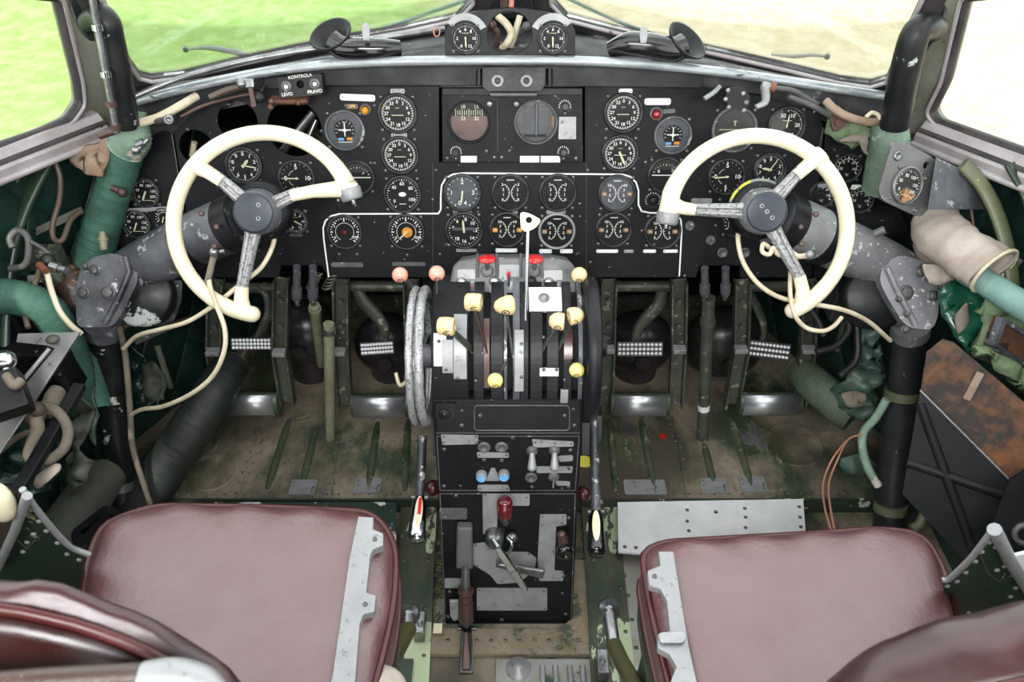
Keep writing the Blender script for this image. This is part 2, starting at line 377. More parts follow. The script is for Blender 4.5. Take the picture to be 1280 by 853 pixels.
def circ(cx, cy, r, n=28): return [(cx + r * math.cos(2 * math.pi * i / n), cy + r * math.sin(2 * math.pi * i / n)) for i in range(n)]
def rounded(pts, r, n=4):
    """round the corners of a closed 2D polygon"""
    out = []; m = len(pts)
    for i in range(m):
        p = Vector(pts[i]); a = Vector(pts[i - 1]) - p; b = Vector(pts[(i + 1) % m]) - p
        q = min(r, a.length * .45, b.length * .45); A = p + a.normalized() * q; B = p + b.normalized() * q
        for j in range(n + 1):
            t = j / n; c = A * (1 - t) ** 2 + p * 2 * t * (1 - t) + B * t * t; out.append((c.x, c.y))
    return out
def cable(name, pts, r, m, label, cat='cable', group=None, n=10, seg=8, ends=None):
    mb = MB().tube(spl(pts, n), r, seg)
    return tag(build(mb, name, m), label, cat, group)

from mathutils import noise as _nz
def roughen(o, amp, sc, seed=0.0):
    for v in o.data.vertices:
        d = _nz.noise_vector(v.co * sc + Vector((seed, seed, 0))); v.co += d * amp
    return o
# ------------------------------------------------------------------ reference planes of the cockpit
lean = R_(19)
PN = Plane((0, 1.48, .70), (1, 0, 0), (0, math.sin(lean), math.cos(lean)))          # instrument panel
Wl = Plane((-.836, 1.533, .79), (.5, .866, .03), (.12, -.05, 1))                       # side windows
Wr = Plane((.836, 1.533, .79), (.5, -.866, -.03), (-.12, -.05, 1))
Vl = Plane((-.752, 1.56, .871), (.752, .17, .059), (0, -.45, .9))                    # windshield halves
Vr = Plane((.752, 1.56, .871), (.752, -.17, -.059), (0, -.45, .9))
# ------------------------------------------------------------------ ground outside
def ground():
    m = bpy.data.materials.new('ground'); m.use_nodes = True; N = m.node_tree.nodes; L = m.node_tree.links; b = N['Principled BSDF']; b.inputs['Roughness'].default_value = 1; b.inputs['Specular IOR Level'].default_value = 0
    tc = N.new('ShaderNodeTexCoord'); sx = N.new('ShaderNodeSeparateXYZ'); L.new(tc.outputs['Object'], sx.inputs[0])
    n1 = N.new('ShaderNodeTexNoise'); n1.inputs['Scale'].default_value = .35; n1.inputs['Detail'].default_value = 8; L.new(tc.outputs['Object'], n1.inputs[0])
    n2 = N.new('ShaderNodeTexNoise'); n2.inputs['Scale'].default_value = 5; n2.inputs['Detail'].default_value = 10; L.new(tc.outputs['Object'], n2.inputs[0])
    a = N.new('ShaderNodeMath'); a.operation = 'MULTIPLY_ADD'; a.inputs[1].default_value = 5; L.new(n1.outputs[0], a.inputs[0]); L.new(sx.outputs[0], a.inputs[2])
    r = N.new('ShaderNodeMapRange'); r.inputs[1].default_value = 1.2; r.inputs[2].default_value = 3.6; L.new(a.outputs[0], r.inputs[0])
    def mixc(f, c1, c2):
        x = N.new('ShaderNodeMix'); x.data_type = 'RGBA'; L.new(f, x.inputs[0])
        for i, c in ((6, c1), (7, c2)):
            if isinstance(c, tuple): x.inputs[i].default_value = c
            else: L.new(c, x.inputs[i])
        return x.outputs[2]
    r2 = N.new('ShaderNodeMapRange'); r2.inputs[1].default_value = .35; r2.inputs[2].default_value = .65; L.new(n2.outputs[0], r2.inputs[0])
    g = mixc(r2.outputs[0], lin((122, 148, 84)), lin((142, 164, 108)))
    d = mixc(r2.outputs[0], lin((176, 166, 136)), lin((192, 184, 160)))
    c = mixc(r.outputs[0], g, d); L.new(c, b.inputs['Base Color'])
    MATS['ground'] = m
    nx, ny = 24, 24; vs = []; fs = []
    for i in range(nx + 1):
        for j in range(ny + 1):
            x = -60 + 120 * i / nx; y = -8 + 90 * j / ny; vs.append((x, y, -2.6 + .10 * math.sin(x * .5) * math.cos(y * .4)))
    for i in range(nx):
        for j in range(ny): q = i * (ny + 1) + j; fs.append((q, q + ny + 1, q + ny + 2, q + 1))
    o = struct(MB().add(vs, fs, 0, True), 'ground', 'ground')
ground()
# ------------------------------------------------------------------ floor pan with ribs, seams, rivets
def floor_mat():
    m = bpy.data.materials.new('floor_paint'); m.use_nodes = True; N = m.node_tree.nodes; L = m.node_tree.links; b = N['Principled BSDF']
    tc = N.new('ShaderNodeTexCoord')
    def nz(s, det=8, rg=.62, off=0, st=(1, 1, 1)):
        mp = N.new('ShaderNodeMapping'); mp.inputs['Location'].default_value = (off, off, 0); mp.inputs['Scale'].default_value = st; L.new(tc.outputs['Object'], mp.inputs[0])
        n = N.new('ShaderNodeTexNoise'); n.inputs['Scale'].default_value = s; n.inputs['Detail'].default_value = det; n.inputs['Roughness'].default_value = rg; L.new(mp.outputs[0], n.inputs[0]); return n.outputs[0]
    def rp(v, a, c):
        r = N.new('ShaderNodeMapRange'); r.inputs[1].default_value = a; r.inputs[2].default_value = c; L.new(v, r.inputs[0]); return r.outputs[0]
    def mx(f, a, c):
        x = N.new('ShaderNodeMix'); x.data_type = 'RGBA'; L.new(f, x.inputs[0])
        for i, q in ((6, a), (7, c)):
            if isinstance(q, tuple): x.inputs[i].default_value = q
            else: L.new(q, x.inputs[i])
        return x.outputs[2]
    c = mx(rp(nz(30), .4, .7), lin((44, 60, 44)), lin((62, 78, 54)))
    c = mx(rp(nz(5, 10, .6, 3, (1.6, .8, 1)), .54, .64), c, lin((76, 84, 52)))
    chip = nz(6.5, 11, .6, 7, (1.5, .7, 1))
    c = mx(rp(chip, .594, .599), c, lin((150, 152, 84)))
    alu = rp(chip, .60, .605)
    c = mx(alu, c, mx(rp(nz(12), .4, .6), lin((138, 142, 142)), lin((96, 100, 104))))
    d = mx(rp(nz(60), .3, .7), lin((128, 117, 100)), lin((152, 141, 122)))
    c = mx(rp(nz(4.2, 12, .66, 11, (1.2, .8, 1)), .42, .56), c, d)
    c = mx(rp(nz(2.2, 6, .6, 5), .50, .66), c, lin((70, 64, 54)))
    L.new(c, b.inputs['Base Color']); b.inputs['Roughness'].default_value = .6
    mt = N.new('ShaderNodeMath'); mt.operation = 'MULTIPLY'; mt.inputs[1].default_value = .5; L.new(alu, mt.inputs[0]); L.new(mt.outputs[0], b.inputs['Metallic'])
    bp = N.new('ShaderNodeBump'); bp.inputs['Strength'].default_value = .3; bp.inputs['Distance'].default_value = .004; L.new(nz(90), bp.inputs['Height']); L.new(bp.outputs[0], b.inputs['Normal'])
    MATS['floor_paint'] = m
floor_mat()
FL = Plane((0, 1, 0), (1, 0, 0), (0, 1, 0))
edgeY = AZ(640, 624, 0).y
mb = MB().box((0, (1.95 + edgeY) / 2, -.01), (2.05, 1.95 - edgeY, .02))
def rib_floor(mb, x0, y0, x1, y1, w=.011, h=.007):
    a = AZ(x0, y0, 0); b = AZ(x1, y1, 0); d = (b - a); L = d.length; M = axis_frame(a, d); n = 10
    pts = [a + d * (i / n) for i in range(n + 1)]; rs = [w * (.55, .85)[i] if i < 2 else (w * (.85, .55)[i - 9] if i > 8 else w) for i in range(n + 1)]
    for p in pts: p.z -= .0035
    mb.tube(pts, rs, 10, 2)
for r in [(362, 524, 334, 612), (396, 534, 378, 604), (472, 528, 460, 615), (510, 525, 506, 614), (762, 524, 770, 615), (801, 522, 818, 612), (880, 555, 892, 605), (914, 522, 940, 612)]: rib_floor(mb, *r)
for (x0, y0, x1, y1) in [(325, 535, 297, 622), (424, 548, 413, 622), (840, 520, 858, 622), (943, 520, 972, 622)]:      # sheet seams
    a = AZ(x0, y0, .001); b = AZ(x1, y1, .001); mb.rod(a, b, .0016, 6)
def rivet(mb, p, r=.0032, n=(0, 0, 1), mi=1): mb.lathe([(r, 0), (r * .8, r * .45), (0, r * .6)], 8, axis_frame(p, n), mi)
for (x0, y0, x1, y1, n) in [(322, 540, 294, 616, 7), (330, 543, 302, 616, 7), (427, 553, 416, 618, 6), (421, 553, 409, 618, 6), (838, 530, 855, 618, 7), (845, 530, 862, 618, 7), (950, 530, 980, 616, 6), (314, 552, 520, 552, 16), (205, 618, 296, 618, 7), (306, 618, 520, 618, 12), (755, 618, 980, 618, 14), (985, 617, 1090, 617, 7), (765, 552, 925, 552, 9), (325, 566, 500, 566, 8)]:
    for i in range(n): rivet(mb, AZ(x0 + (x1 - x0) * i / (n - 1), y0 + (y1 - y0) * i / (n - 1), .0005))
for (x, y, rr) in [(265, 590, .062), (958, 590, .062), (992, 556, .075), (236, 552, .08)]:                                   # round access lids pressed into the pan
    c = AZ(x, y, 0); mb.lathe([(rr, -.001), (rr - .003, .003), (rr - .006, .0015), (0, .0015)], 40, T(*c))
floor = struct(mb, 'floor', ['floor_paint', 'screw', 'green_rib'])
for (x, y) in [(379, 610), (460, 608), (806, 610), (892, 608), (941, 606)]:
    c = AZ(x, y, 0); pm = MB().plate(rrect(.10 if x == 806 else .062, .045, .006), .0, .003, T(c.x, c.y, 0.0005))
    for i in (-1, 1):
        for j in (-1, 0, 1): rivet(pm, (c.x + i * .024, c.y + j * .015, .003), .0025)
    tag(build(pm, 'floor_patch', ['plate', 'screw']), {379: 'grey riveted patch plate at the foot of the second floor rib from the left', 460: 'scratched riveted patch plate on the floor just left of the pedestal', 806: 'wide grey riveted patch plate on the floor below the chrome pedal right of the pedestal', 892: 'dusty riveted patch plate where the single dark rod meets the floor', 941: 'green flaked riveted patch plate near the circular lid on the right floor'}[x], 'patch plate', 'riveted patch plates along the floor edge', )
# lower floor under the seats and between them
mb = MB().box((0, (edgeY - .5) / 2, -.055), (2.05, edgeY + .5, .02))
mb.box((0, edgeY - .002, -.024), (2.05, .006, .05), mi=1)
struct(mb, 'floor_lower', ['floor_paint', 'green_paint'])
# ------------------------------------------------------------------ fuselage skin, bulkhead, roof
plan = [(-.72, 1.95), (-.86, 1.60), (-.965, 1.40), (-1.0, 1.2), (-1.0, -.5)]
def skin(sgn, name):
    m = MB(); vs = []; P = [(x * sgn * -1 if sgn > 0 else x, y) for x, y in plan]
    for x, y in P:
        for z, k in ((-.05, .985), (.25, 1.0), (.50 if y > 1.5 else .55, 1.0), ((.62 if y > 1.9 else .76) if y > 1.5 else .79, .985)): vs.append((x * k, y, z))
    fs = []
    for i in range(len(P) - 1):
        for j in range(3): q = i * 4 + j; fs.append((q, q + 4, q + 5, q + 1))
    n = len(vs); vs2 = [(x + .03 * (1 if sgn > 0 else -1), y, z) for x, y, z in vs]
    m.add(vs, fs, 0, False); m.add(vs2, fs, 1, False)
    # quilted insulation stitched in diamonds
    return struct(m, name, ['quilt', 'green_paint'])
def quilt_mat():
    m = mat('quilt', (26, 56, 48), .38, dirt=(18, 30, 28), dirt_s=5, coat=.2); N = m.node_tree.nodes; L = m.node_tree.links; b = N['Principled BSDF']
    tc = N.new('ShaderNodeTexCoord'); h = None
    for rot in (35, -35):
        mp = N.new('ShaderNodeMapping'); mp.inputs['Rotation'].default_value = (R_(rot), 0, 0); L.new(tc.outputs['Object'], mp.inputs[0])
        wv = N.new('ShaderNodeTexWave'); wv.bands_direction = 'Y'; wv.inputs['Scale'].default_value = 2.6; wv.inputs['Distortion'].default_value = .6; wv.inputs['Detail'].default_value = 1; L.new(mp.outputs[0], wv.inputs[0])
        pw = N.new('ShaderNodeMath'); pw.operation = 'POWER'; pw.inputs[1].default_value = .3; L.new(wv.outputs[1], pw.inputs[0])
        if h is None: h = pw
        else: q = N.new('ShaderNodeMath'); q.operation = 'MULTIPLY'; L.new(h.outputs[0], q.inputs[0]); L.new(pw.outputs[0], q.inputs[1]); h = q
    nz = N.new('ShaderNodeTexNoise'); nz.inputs['Scale'].default_value = 24; L.new(tc.outputs['Object'], nz.inputs[0])
    ad = N.new('ShaderNodeMath'); ad.operation = 'MULTIPLY_ADD'; ad.inputs[1].default_value = .5; L.new(nz.outputs[0], ad.inputs[0]); L.new(h.outputs[0], ad.inputs[2])
    bp = N.new('ShaderNodeBump'); bp.inputs['Strength'].default_value = .9; bp.inputs['Distance'].default_value = .015; L.new(ad.outputs[0], bp.inputs['Height']); L.new(bp.outputs[0], b.inputs['Normal'])
quilt_mat()
skin(-1, 'wall_left'); skin(1, 'wall_right')
mb = MB().box((0, 1.96, .34), (1.5, .02, .78)); mb.box((0, 1.945, .02), (1.5, .02, .05), mi=1)
for x in (-.5, -.25, .25, .5): mb.box((x, 1.945, .34), (.03, .015, .76), mi=1)
struct(mb, 'wall_front', ['black_clean', 'dark_frame'])
# bare front bulkhead top and roof
mb = MB().box((0, -1.2, 1.80), (2.4, 3.7, .03)); mb.box((0, .62, 1.76), (1.9, .06, .06), mi=1)  # unseen roof, run far aft to block the sun, front cut back for sky
struct(mb, 'ceiling', ['green_paint', 'pillar'])
mb = MB()
for sg in (-1, 1): mb.box((sg * .68, -.5, .9), (.65, .03, 1.85))
struct(mb, 'wall_back', ['green_paint'])
# ------------------------------------------------------------------ windshield
def windshield(V, sg, name):
    def px(p): return (1280 - p[0], p[1]) if sg > 0 else p
    def loc(p): return V.loc(*px(p))
    s = -1 if sg < 0 else -1
    bot = [(163, 78), (174, 93), (190, 97), (230, 92), (300, 75), (370, 60), (440, 46), (510, 34), (572, 20)]
    if sg > 0: bot = [(163, 78), (172, 98), (192, 104), (230, 99), (300, 82), (370, 66), (440, 51), (510, 36), (572, 20)]
    side = [(132, 0), (112, -56)]
    hole = [loc(p) for p in bot] + [loc((590, 0)), (loc((600, -50))[0], .72)]
    a = loc(side[1]); hole += [(a[0] + (0.02 if sg < 0 else -.02), .72), loc((148, 40))]
    base = [(150, 120), (175, 113), (300, 94), (440, 66), (560, 42), (640, 24)]
    outer = [loc(p) for p in base] + [(loc((640, -60))[0], .80), (loc((122, -60))[0], .80)]
    m = MB().plate(outer, -.012, .012, V.M, 0, [hole])
    for q, r, mi in ((hole, .0045, 1),):
        pts = [V.M @ Vector((x, y, .012)) for x, y in q]; m.tube(pts, r, 8, mi, closed=True)
    g = [loc(p) for p in bot] + hole[len(bot):]
    w_ = struct(m, name, ['gasket', 'sill'], .002)
    struct(MB().plate(hole, -.003, .000, V.M), 'pane', 'pane', parent=w_)
windshield(Vl, -1, 'window_1'); windshield(Vr, 1, 'window_2')
# side windows
def side_window(W, sg, name):
    def loc(p): return W.loc(1280 - p[0] if sg > 0 else p[0], p[1])
    if sg < 0: h = [(96, 100), (99, 128), (84, 150), (50, 166), (0, 183), (-160, 240), (-260, -40), (70, -6)]
    else: h = [(96, 100), (115, 138), (106, 152), (70, 165), (0, 190), (-160, 250), (-260, -40), (70, -6)]
    hole = rounded([loc(p) for p in h], .012)
    # a wide sill below and pillar beside the opening
    o = [(120, -60), (134, 60), (142, 158), (138, 168), (0, 225), (-220, 322), (-420, -60)] if sg < 0 else [(120, -60), (134, 60), (148, 168), (140, 178), (0, 236), (-220, 330), (-420, -60)]
    outer = [loc(p) for p in o]
    m = MB().plate(outer, -.02, .0, W.M, 2, [hole])
    pts = [W.M @ Vector((x, y, .006)) for x, y in hole]; m.tube(pts, .013, 8, 0, closed=True, flat=.8)
    pts = [W.M @ Vector((x * 1.0, y, .018)) for x, y in hole]; m.tube(pts, .004, 8, 1, closed=True)
    w_ = struct(m, name, ['gasket', 'sill', 'pillar'])
    struct(MB().plate(hole, -.003, 0, W.M), 'pane', 'pane', parent=w_)
    # bright sill rail and dark slide channel
    r = MB()
    def P(x, y, hh): return W.at(1280 - x if sg > 0 else x, y, hh)
    dy = 0 if sg < 0 else 9
    A, B = P(128, 158 + dy, .02), P(-200, 286 + dy, .02)
    d = (B - A).normalized(); up = W.v
    r.loft([[A + W.n * x + up * y for x, y in ((-.02, .03), (.0, .03), (.022, .006), (.022, -.012), (-.02, -.012))], [B + W.n * x + up * y for x, y in ((-.02, .03), (.0, .03), (.022, .006), (.022, -.012), (-.02, -.012))]], 0, False)
    r.loft([[A + W.n * x + up * y for x, y in ((.012, .020), (.018, .016), (.020, .012), (.012, .014))], [B + W.n * x + up * y for x, y in ((.012, .020), (.018, .016), (.020, .012), (.012, .014))]], 1, False)
    r.tube([A + W.n * .024 - up * .014, B + W.n * .024 - up * .014], .007, 8, 0)
    struct(r, 'window_sill', ['sill', 'gasket'], .002, parent=w_)
side_window(Wl, -1, 'window_3'); side_window(Wr, 1, 'window_4')
# corner pillars between windshield and side window: folded bright metal
for sg in (-1, 1):
    def q(x, y, k): return K(640 + (x - 640) * (1 if sg < 0 else -1), y, k)
    L = [[q(118, 168, 1.66), q(146, 168, 1.63), q(146, 165, 1.70), q(118, 165, 1.72)], [q(104, 60, 1.60), q(130, 60, 1.60), q(130, 60, 1.68), q(104, 60, 1.68)], [q(78, -60, 1.5), q(116, -60, 1.5), q(116, -60, 1.6), q(78, -60, 1.6)]]
    struct(MB().loft(L, 0, False), 'trim_%d' % (1 if sg < 0 else 2), ['pillar'], .004)
# ------------------------------------------------------------------ glareshield
lip_px = [(150, 131), (230, 109), (320, 90), (400, 79.5), (480, 75), (560, 73.5), (640, 73), (720, 74), (800, 78), (880, 85.5), (960, 96), (1085, 115), (1130, 122)]
base_px = [(150, 112), (230, 100), (300, 88), (370, 74), (440, 60), (520, 44), (640, 24), (760, 44), (840, 60), (900, 74), (980, 92), (1085, 110), (1130, 114)]
lip = spl([AY(x, y, 1.47 + .05 * min(1, abs(x - 640) / 480) ** 2) for x, y in lip_px], 5)
base = spl([AY(x, y, 1.73 - .19 * abs(x - 640) / 490) for x, y in base_px], 5)
m = MB(); n_ = len(base); q0 = [p + Vector((0, .004, -.012)) for p in base]; q1 = [Vector((p.x, 1.95, .58)) for p in base]
m.add(q0 + q1, [(i, i + 1, n_ + i + 1, n_ + i) for i in range(n_ - 1)], 0, True); struct(m, 'wall_nose', 'black_clean')
gs = thing('glareshield', 'long curved black anti-glare shelf with bright worn lip above the instrument panel', 'shelf', (0, 1.5, .93))
m = MB(); n = len(lip)
vs = [p for p in lip] + [p for p in base] + [p - Vector((0, 0, .006)) for p in lip] + [p - Vector((0, 0, .006)) for p in base]
fs = []
for i in range(n - 1): fs += [(i, i + 1, n + i + 1, n + i), (2 * n + i, 3 * n + i, 3 * n + i + 1, 2 * n + i + 1), (i, 2 * n + i, 2 * n + i + 1, i + 1)]
m.add(vs, fs, 0, True); build(m, 'deck', 'deck', gs)
build(MB().tube([p + Vector((0, .0, -.003)) for p in lip], .0115, 12, ridge=None, flat=.75), 'lip', 'lip', gs)['label'] = 'bright worn metal lip'
m = MB().plate(PN.poly([(330, 99), (400, 86), (560, 80), (640, 79), (720, 80), (880, 92), (879, 106), (875, 110), (640, 107), (402, 107), (330, 112)], .035), .030, .036, PN.M)
build(m, 'valance', 'black_clean', gs, .001)
m = MB().plate(PN.poly([(150, 132), (215, 108), (330, 92), (420, 84), (640, 82), (860, 86), (960, 94), (1080, 110), (1126, 132), (1118, 190), (1050, 160), (950, 118), (850, 108), (400, 110), (330, 126), (262, 140), (225, 162), (180, 192)], -.03), -.034, -.03, PN.M)
build(m, 'support_frame', 'deck', gs)
# ------------------------------------------------------------------ instrument panel
pnl = thing('instrument_panel', 'wide black painted instrument panel full of round dials across the cockpit', 'instrument panel', PN.fr(640, 347))
def hole(x, y, d): a, b = PN.loc(x, y); return circ(a, b, d / 2 / FPX * depth(PN.at(x, y)), 32)
main = [(217, 165), (240, 142), (262, 126), (300, 114), (345, 110), (402, 107), (549, 107), (549, 203), (731, 203), (731, 107), (880, 108), (960, 121), (1024, 141), (1030, 162), (1015, 347), (925, 347), (925, 332), (875, 332), (870, 347), (410, 347), (402, 332), (352, 332), (348, 347), (245, 347), (232, 260)]
m = MB().plate(PN.poly(main), -.004, 0, PN.M, 0, [hole(368, 161, 68), hole(297, 152, 50), hole(245, 184, 42)])
build(m, 'main_sheet', 'black', pnl, .0008)
m = MB().plate(PN.poly([(165, 180), (205, 163), (214, 170), (230, 260), (243, 347), (120, 347), (135, 250)], -.006), -.010, -.004, PN.M); build(m, 'side_sheet', 'black', pnl, .0008)
m = MB().plate(PN.poly([(1032, 163), (1060, 172), (1090, 200), (1112, 225), (1135, 290), (1120, 347), (1017, 347)], -.006), -.010, -.004, PN.M); build(m, 'side_sheet', 'black', pnl, .0008)
# seams, edge flange
def strip(mb, pts, wd, h0, h1, mi=0):
    P = [Vector(PN.loc(*p)) for p in pts]
    for a, b in zip(P[:-1], P[1:]):
        d = (b - a).normalized(); s_ = Vector((-d.y, d.x)) * wd / 2; a2 = a - d * wd * .3; b2 = b + d * wd * .3
        mb.plate([(a2 - s_)[:], (b2 - s_)[:], (b2 + s_)[:], (a2 + s_)[:]], h0, h1, PN.M, mi)
m = MB(); strip(m, [(541, 345), (541, 205)], .0012, 0, .0006); strip(m, [(733, 345), (733, 205)], .0012, 0, .0006); strip(m, [(215, 168), (230, 262)], .0022, 0, .001, 1); strip(m, [(1029, 160), (1021, 200)], .0015, 0, .001, 1)
build(m, 'seam', ['deck', 'plate_dark'], pnl)
m = MB(); wl_pts = [(411, 346), (405, 300), (404, 285), (407, 276), (414, 270), (424, 267.5), (548, 267), (551, 262), (551, 245), (552, 232), (557, 223), (566, 218), (580, 216.5), (778, 218), (788, 221), (795, 228), (798, 238), (798, 256), (802, 264), (812, 266), (845, 267), (851, 275), (852, 290), (849, 345)]
strip(m, wl_pts, .0030, .0002, .0012); build(m, 'white_line', 'white_line', pnl)['label'] = 'thin white painted border line'
def screw(mb, M, r=.0035, mi=1): mb.lathe([(r, 0), (r, .0012), (r * .7, .002), (0, .002)], 10, M, mi); mb.box((0, 0, .0021), (r * 1.5, r * .25, .0003), M, 0)
m = MB()
for (x, y) in [(432, 132), (468, 132), (446, 318), (509, 319), (550, 318), (738, 328), (818, 306), (725, 271), (725, 255), (424, 318), (402, 164), (393, 110), (541, 250), (1018, 140), (856, 345), (958, 321), (300, 330), (900, 250), (735, 213), (545, 213), (468, 204), (807, 203), (895, 282)]: screw(m, PN.fr(x, y, .0, random.random() * 90))
build(m, 'screw', ['black_clean', 'screw'], pnl)
# label plates fixed to the panel
def plates():
    for (x, y, wd, ht, rot, mt) in [(447, 122, 44, 8, -2, 'plate_white'), (497, 114, 18, 6, 0, 'plate'), (499, 169, 20, 6, 0, 'plate'), (782, 114, 17, 6, 0, 'plate_white'), (822, 127, 33, 8, 0, 'plate_white'), (836, 139, 16, 5, 3, 'plate_dark'), (440, 133, 15, 6, 0, 'brown_tab'), (578, 265, 24, 5, 0, 'plate_dark'), (640, 265, 14, 5, 0, 'plate'), (695, 265, 24, 5, 0, 'plate'), (583, 313, 26, 4, 0, 'plate'), (633, 313, 27, 5, 0, 'plate_white'), (682, 314, 16, 5, 0, 'plate_white'), (708, 314, 16, 5, 0, 'plate_white'), (759, 314, 27, 4, 0, 'plate_white'), (786, 314, 12, 4, 0, 'plate'), (812, 314, 16, 4, 0, 'plate_white'), (838, 314, 18, 4, 0, 'plate_white'), (434, 331, 40, 6, 0, 'plate_dark'), (511, 330, 42, 5, 0, 'plate_dark'), (877, 251, 26, 6, 0, 'plate'), (181, 262, 56, 5, 3, 'plate'), (1028, 232, 12, 5, 0, 'plate'), (1070, 234, 12, 6, 0, 'plate_white'), (370, 294, 16, 3, 0, 'plate_dark')]:
        k = depth(PN.at(x, y)); wd *= k / FPX; ht *= k / FPX; M = PN.fr(x, y, 0, rot)
        mb = MB().plate(rrect(wd, ht, ht * .35, 3), 0, .0012, M)
        for s_ in (-1, 1): mb.lathe([(.0012, .0012), (.001, .002), (0, .0022)], 8, M @ T(s_ * (wd / 2 - ht * .4), 0, 0), 1)
        if ht > .009 or mt == 'brown_tab':
            if mt == 'brown_tab': mb.text('UPR', ht * .8, M @ T(0, 0, .0014), 2)
        build(mb, 'label_plate', [mt, 'screw', 'lume'], pnl)
plates()
# a few cast-off fittings that show behind the empty holes
for (p, q, r, lb) in (((352, 190, -.06), (392, 140, -.05), .009, 'thick grey pipe behind the largest empty instrument hole'), ((380, 185, -.07), (395, 150, -.08), .008, 'thinner grey pipe at the right behind the largest empty hole'), ((240, 195, -.04), (243, 178, -.03), .006, 'short beige pipe stub behind the smallest empty hole')):
    tag(build(MB().rod(PN.at(*p), PN.at(*q), r), 'pipe', 'steel' if r > .007 else 'cable_cream'), lb, 'pipe', 'pipes behind the empty holes')
tag(build(MB().tube([PN.at(285 + 18 * math.cos(a / 10), 152 - 22 * math.sin(a / 10), -.02) for a in range(14, 45)], .004, 8), 'clamp_ring', 'steel'), 'grey curved clamp ring inside the middle empty hole', 'ring')
# ------------------------------------------------------------------ dials
def ticks(mb, M, R, n, a0, a1, l0, l1, wd, z, big=0, mi=1):
    for i in range(n + 1):
        if a1 - a0 == 360 and i == n: break
        a = a0 + (a1 - a0) * i / n; L = l1 if (big and i % big == 0) else l0
        Q = M @ Matrix.Rotation(R_(-a), 4, 'Z'); mb.box((0, R * .80 - L / 2 * R, z), (wd * R * (2.0 if (big and i % big == 0) else 1.4), L * R, .0002), Q, mi)
def nums(mb, M, R, lst, rad, size, z, mi=1):
    for a, t in lst: mb.text(t, size * R * 1.35, M @ T(R * rad * math.sin(R_(a)), R * rad * math.cos(R_(a)), z), mi)
def needle(parent, R, a, L, wd, z=.0032, back=.12, mt='lume'):
    Q = Matrix.Rotation(R_(-a), 4, 'Z')
    mb = MB().plate([(-wd * R / 2, -back * R), (wd * R / 2, -back * R), (wd * R * .6, L * R * .7), (0, L * R), (-wd * R * .6, L * R * .7)], z, z + .0004, Q)
    mb.cyl(.06 * R, z - .001, z + .0009, 12, None, 0); build(mb, 'needle', mt, parent, local=True)
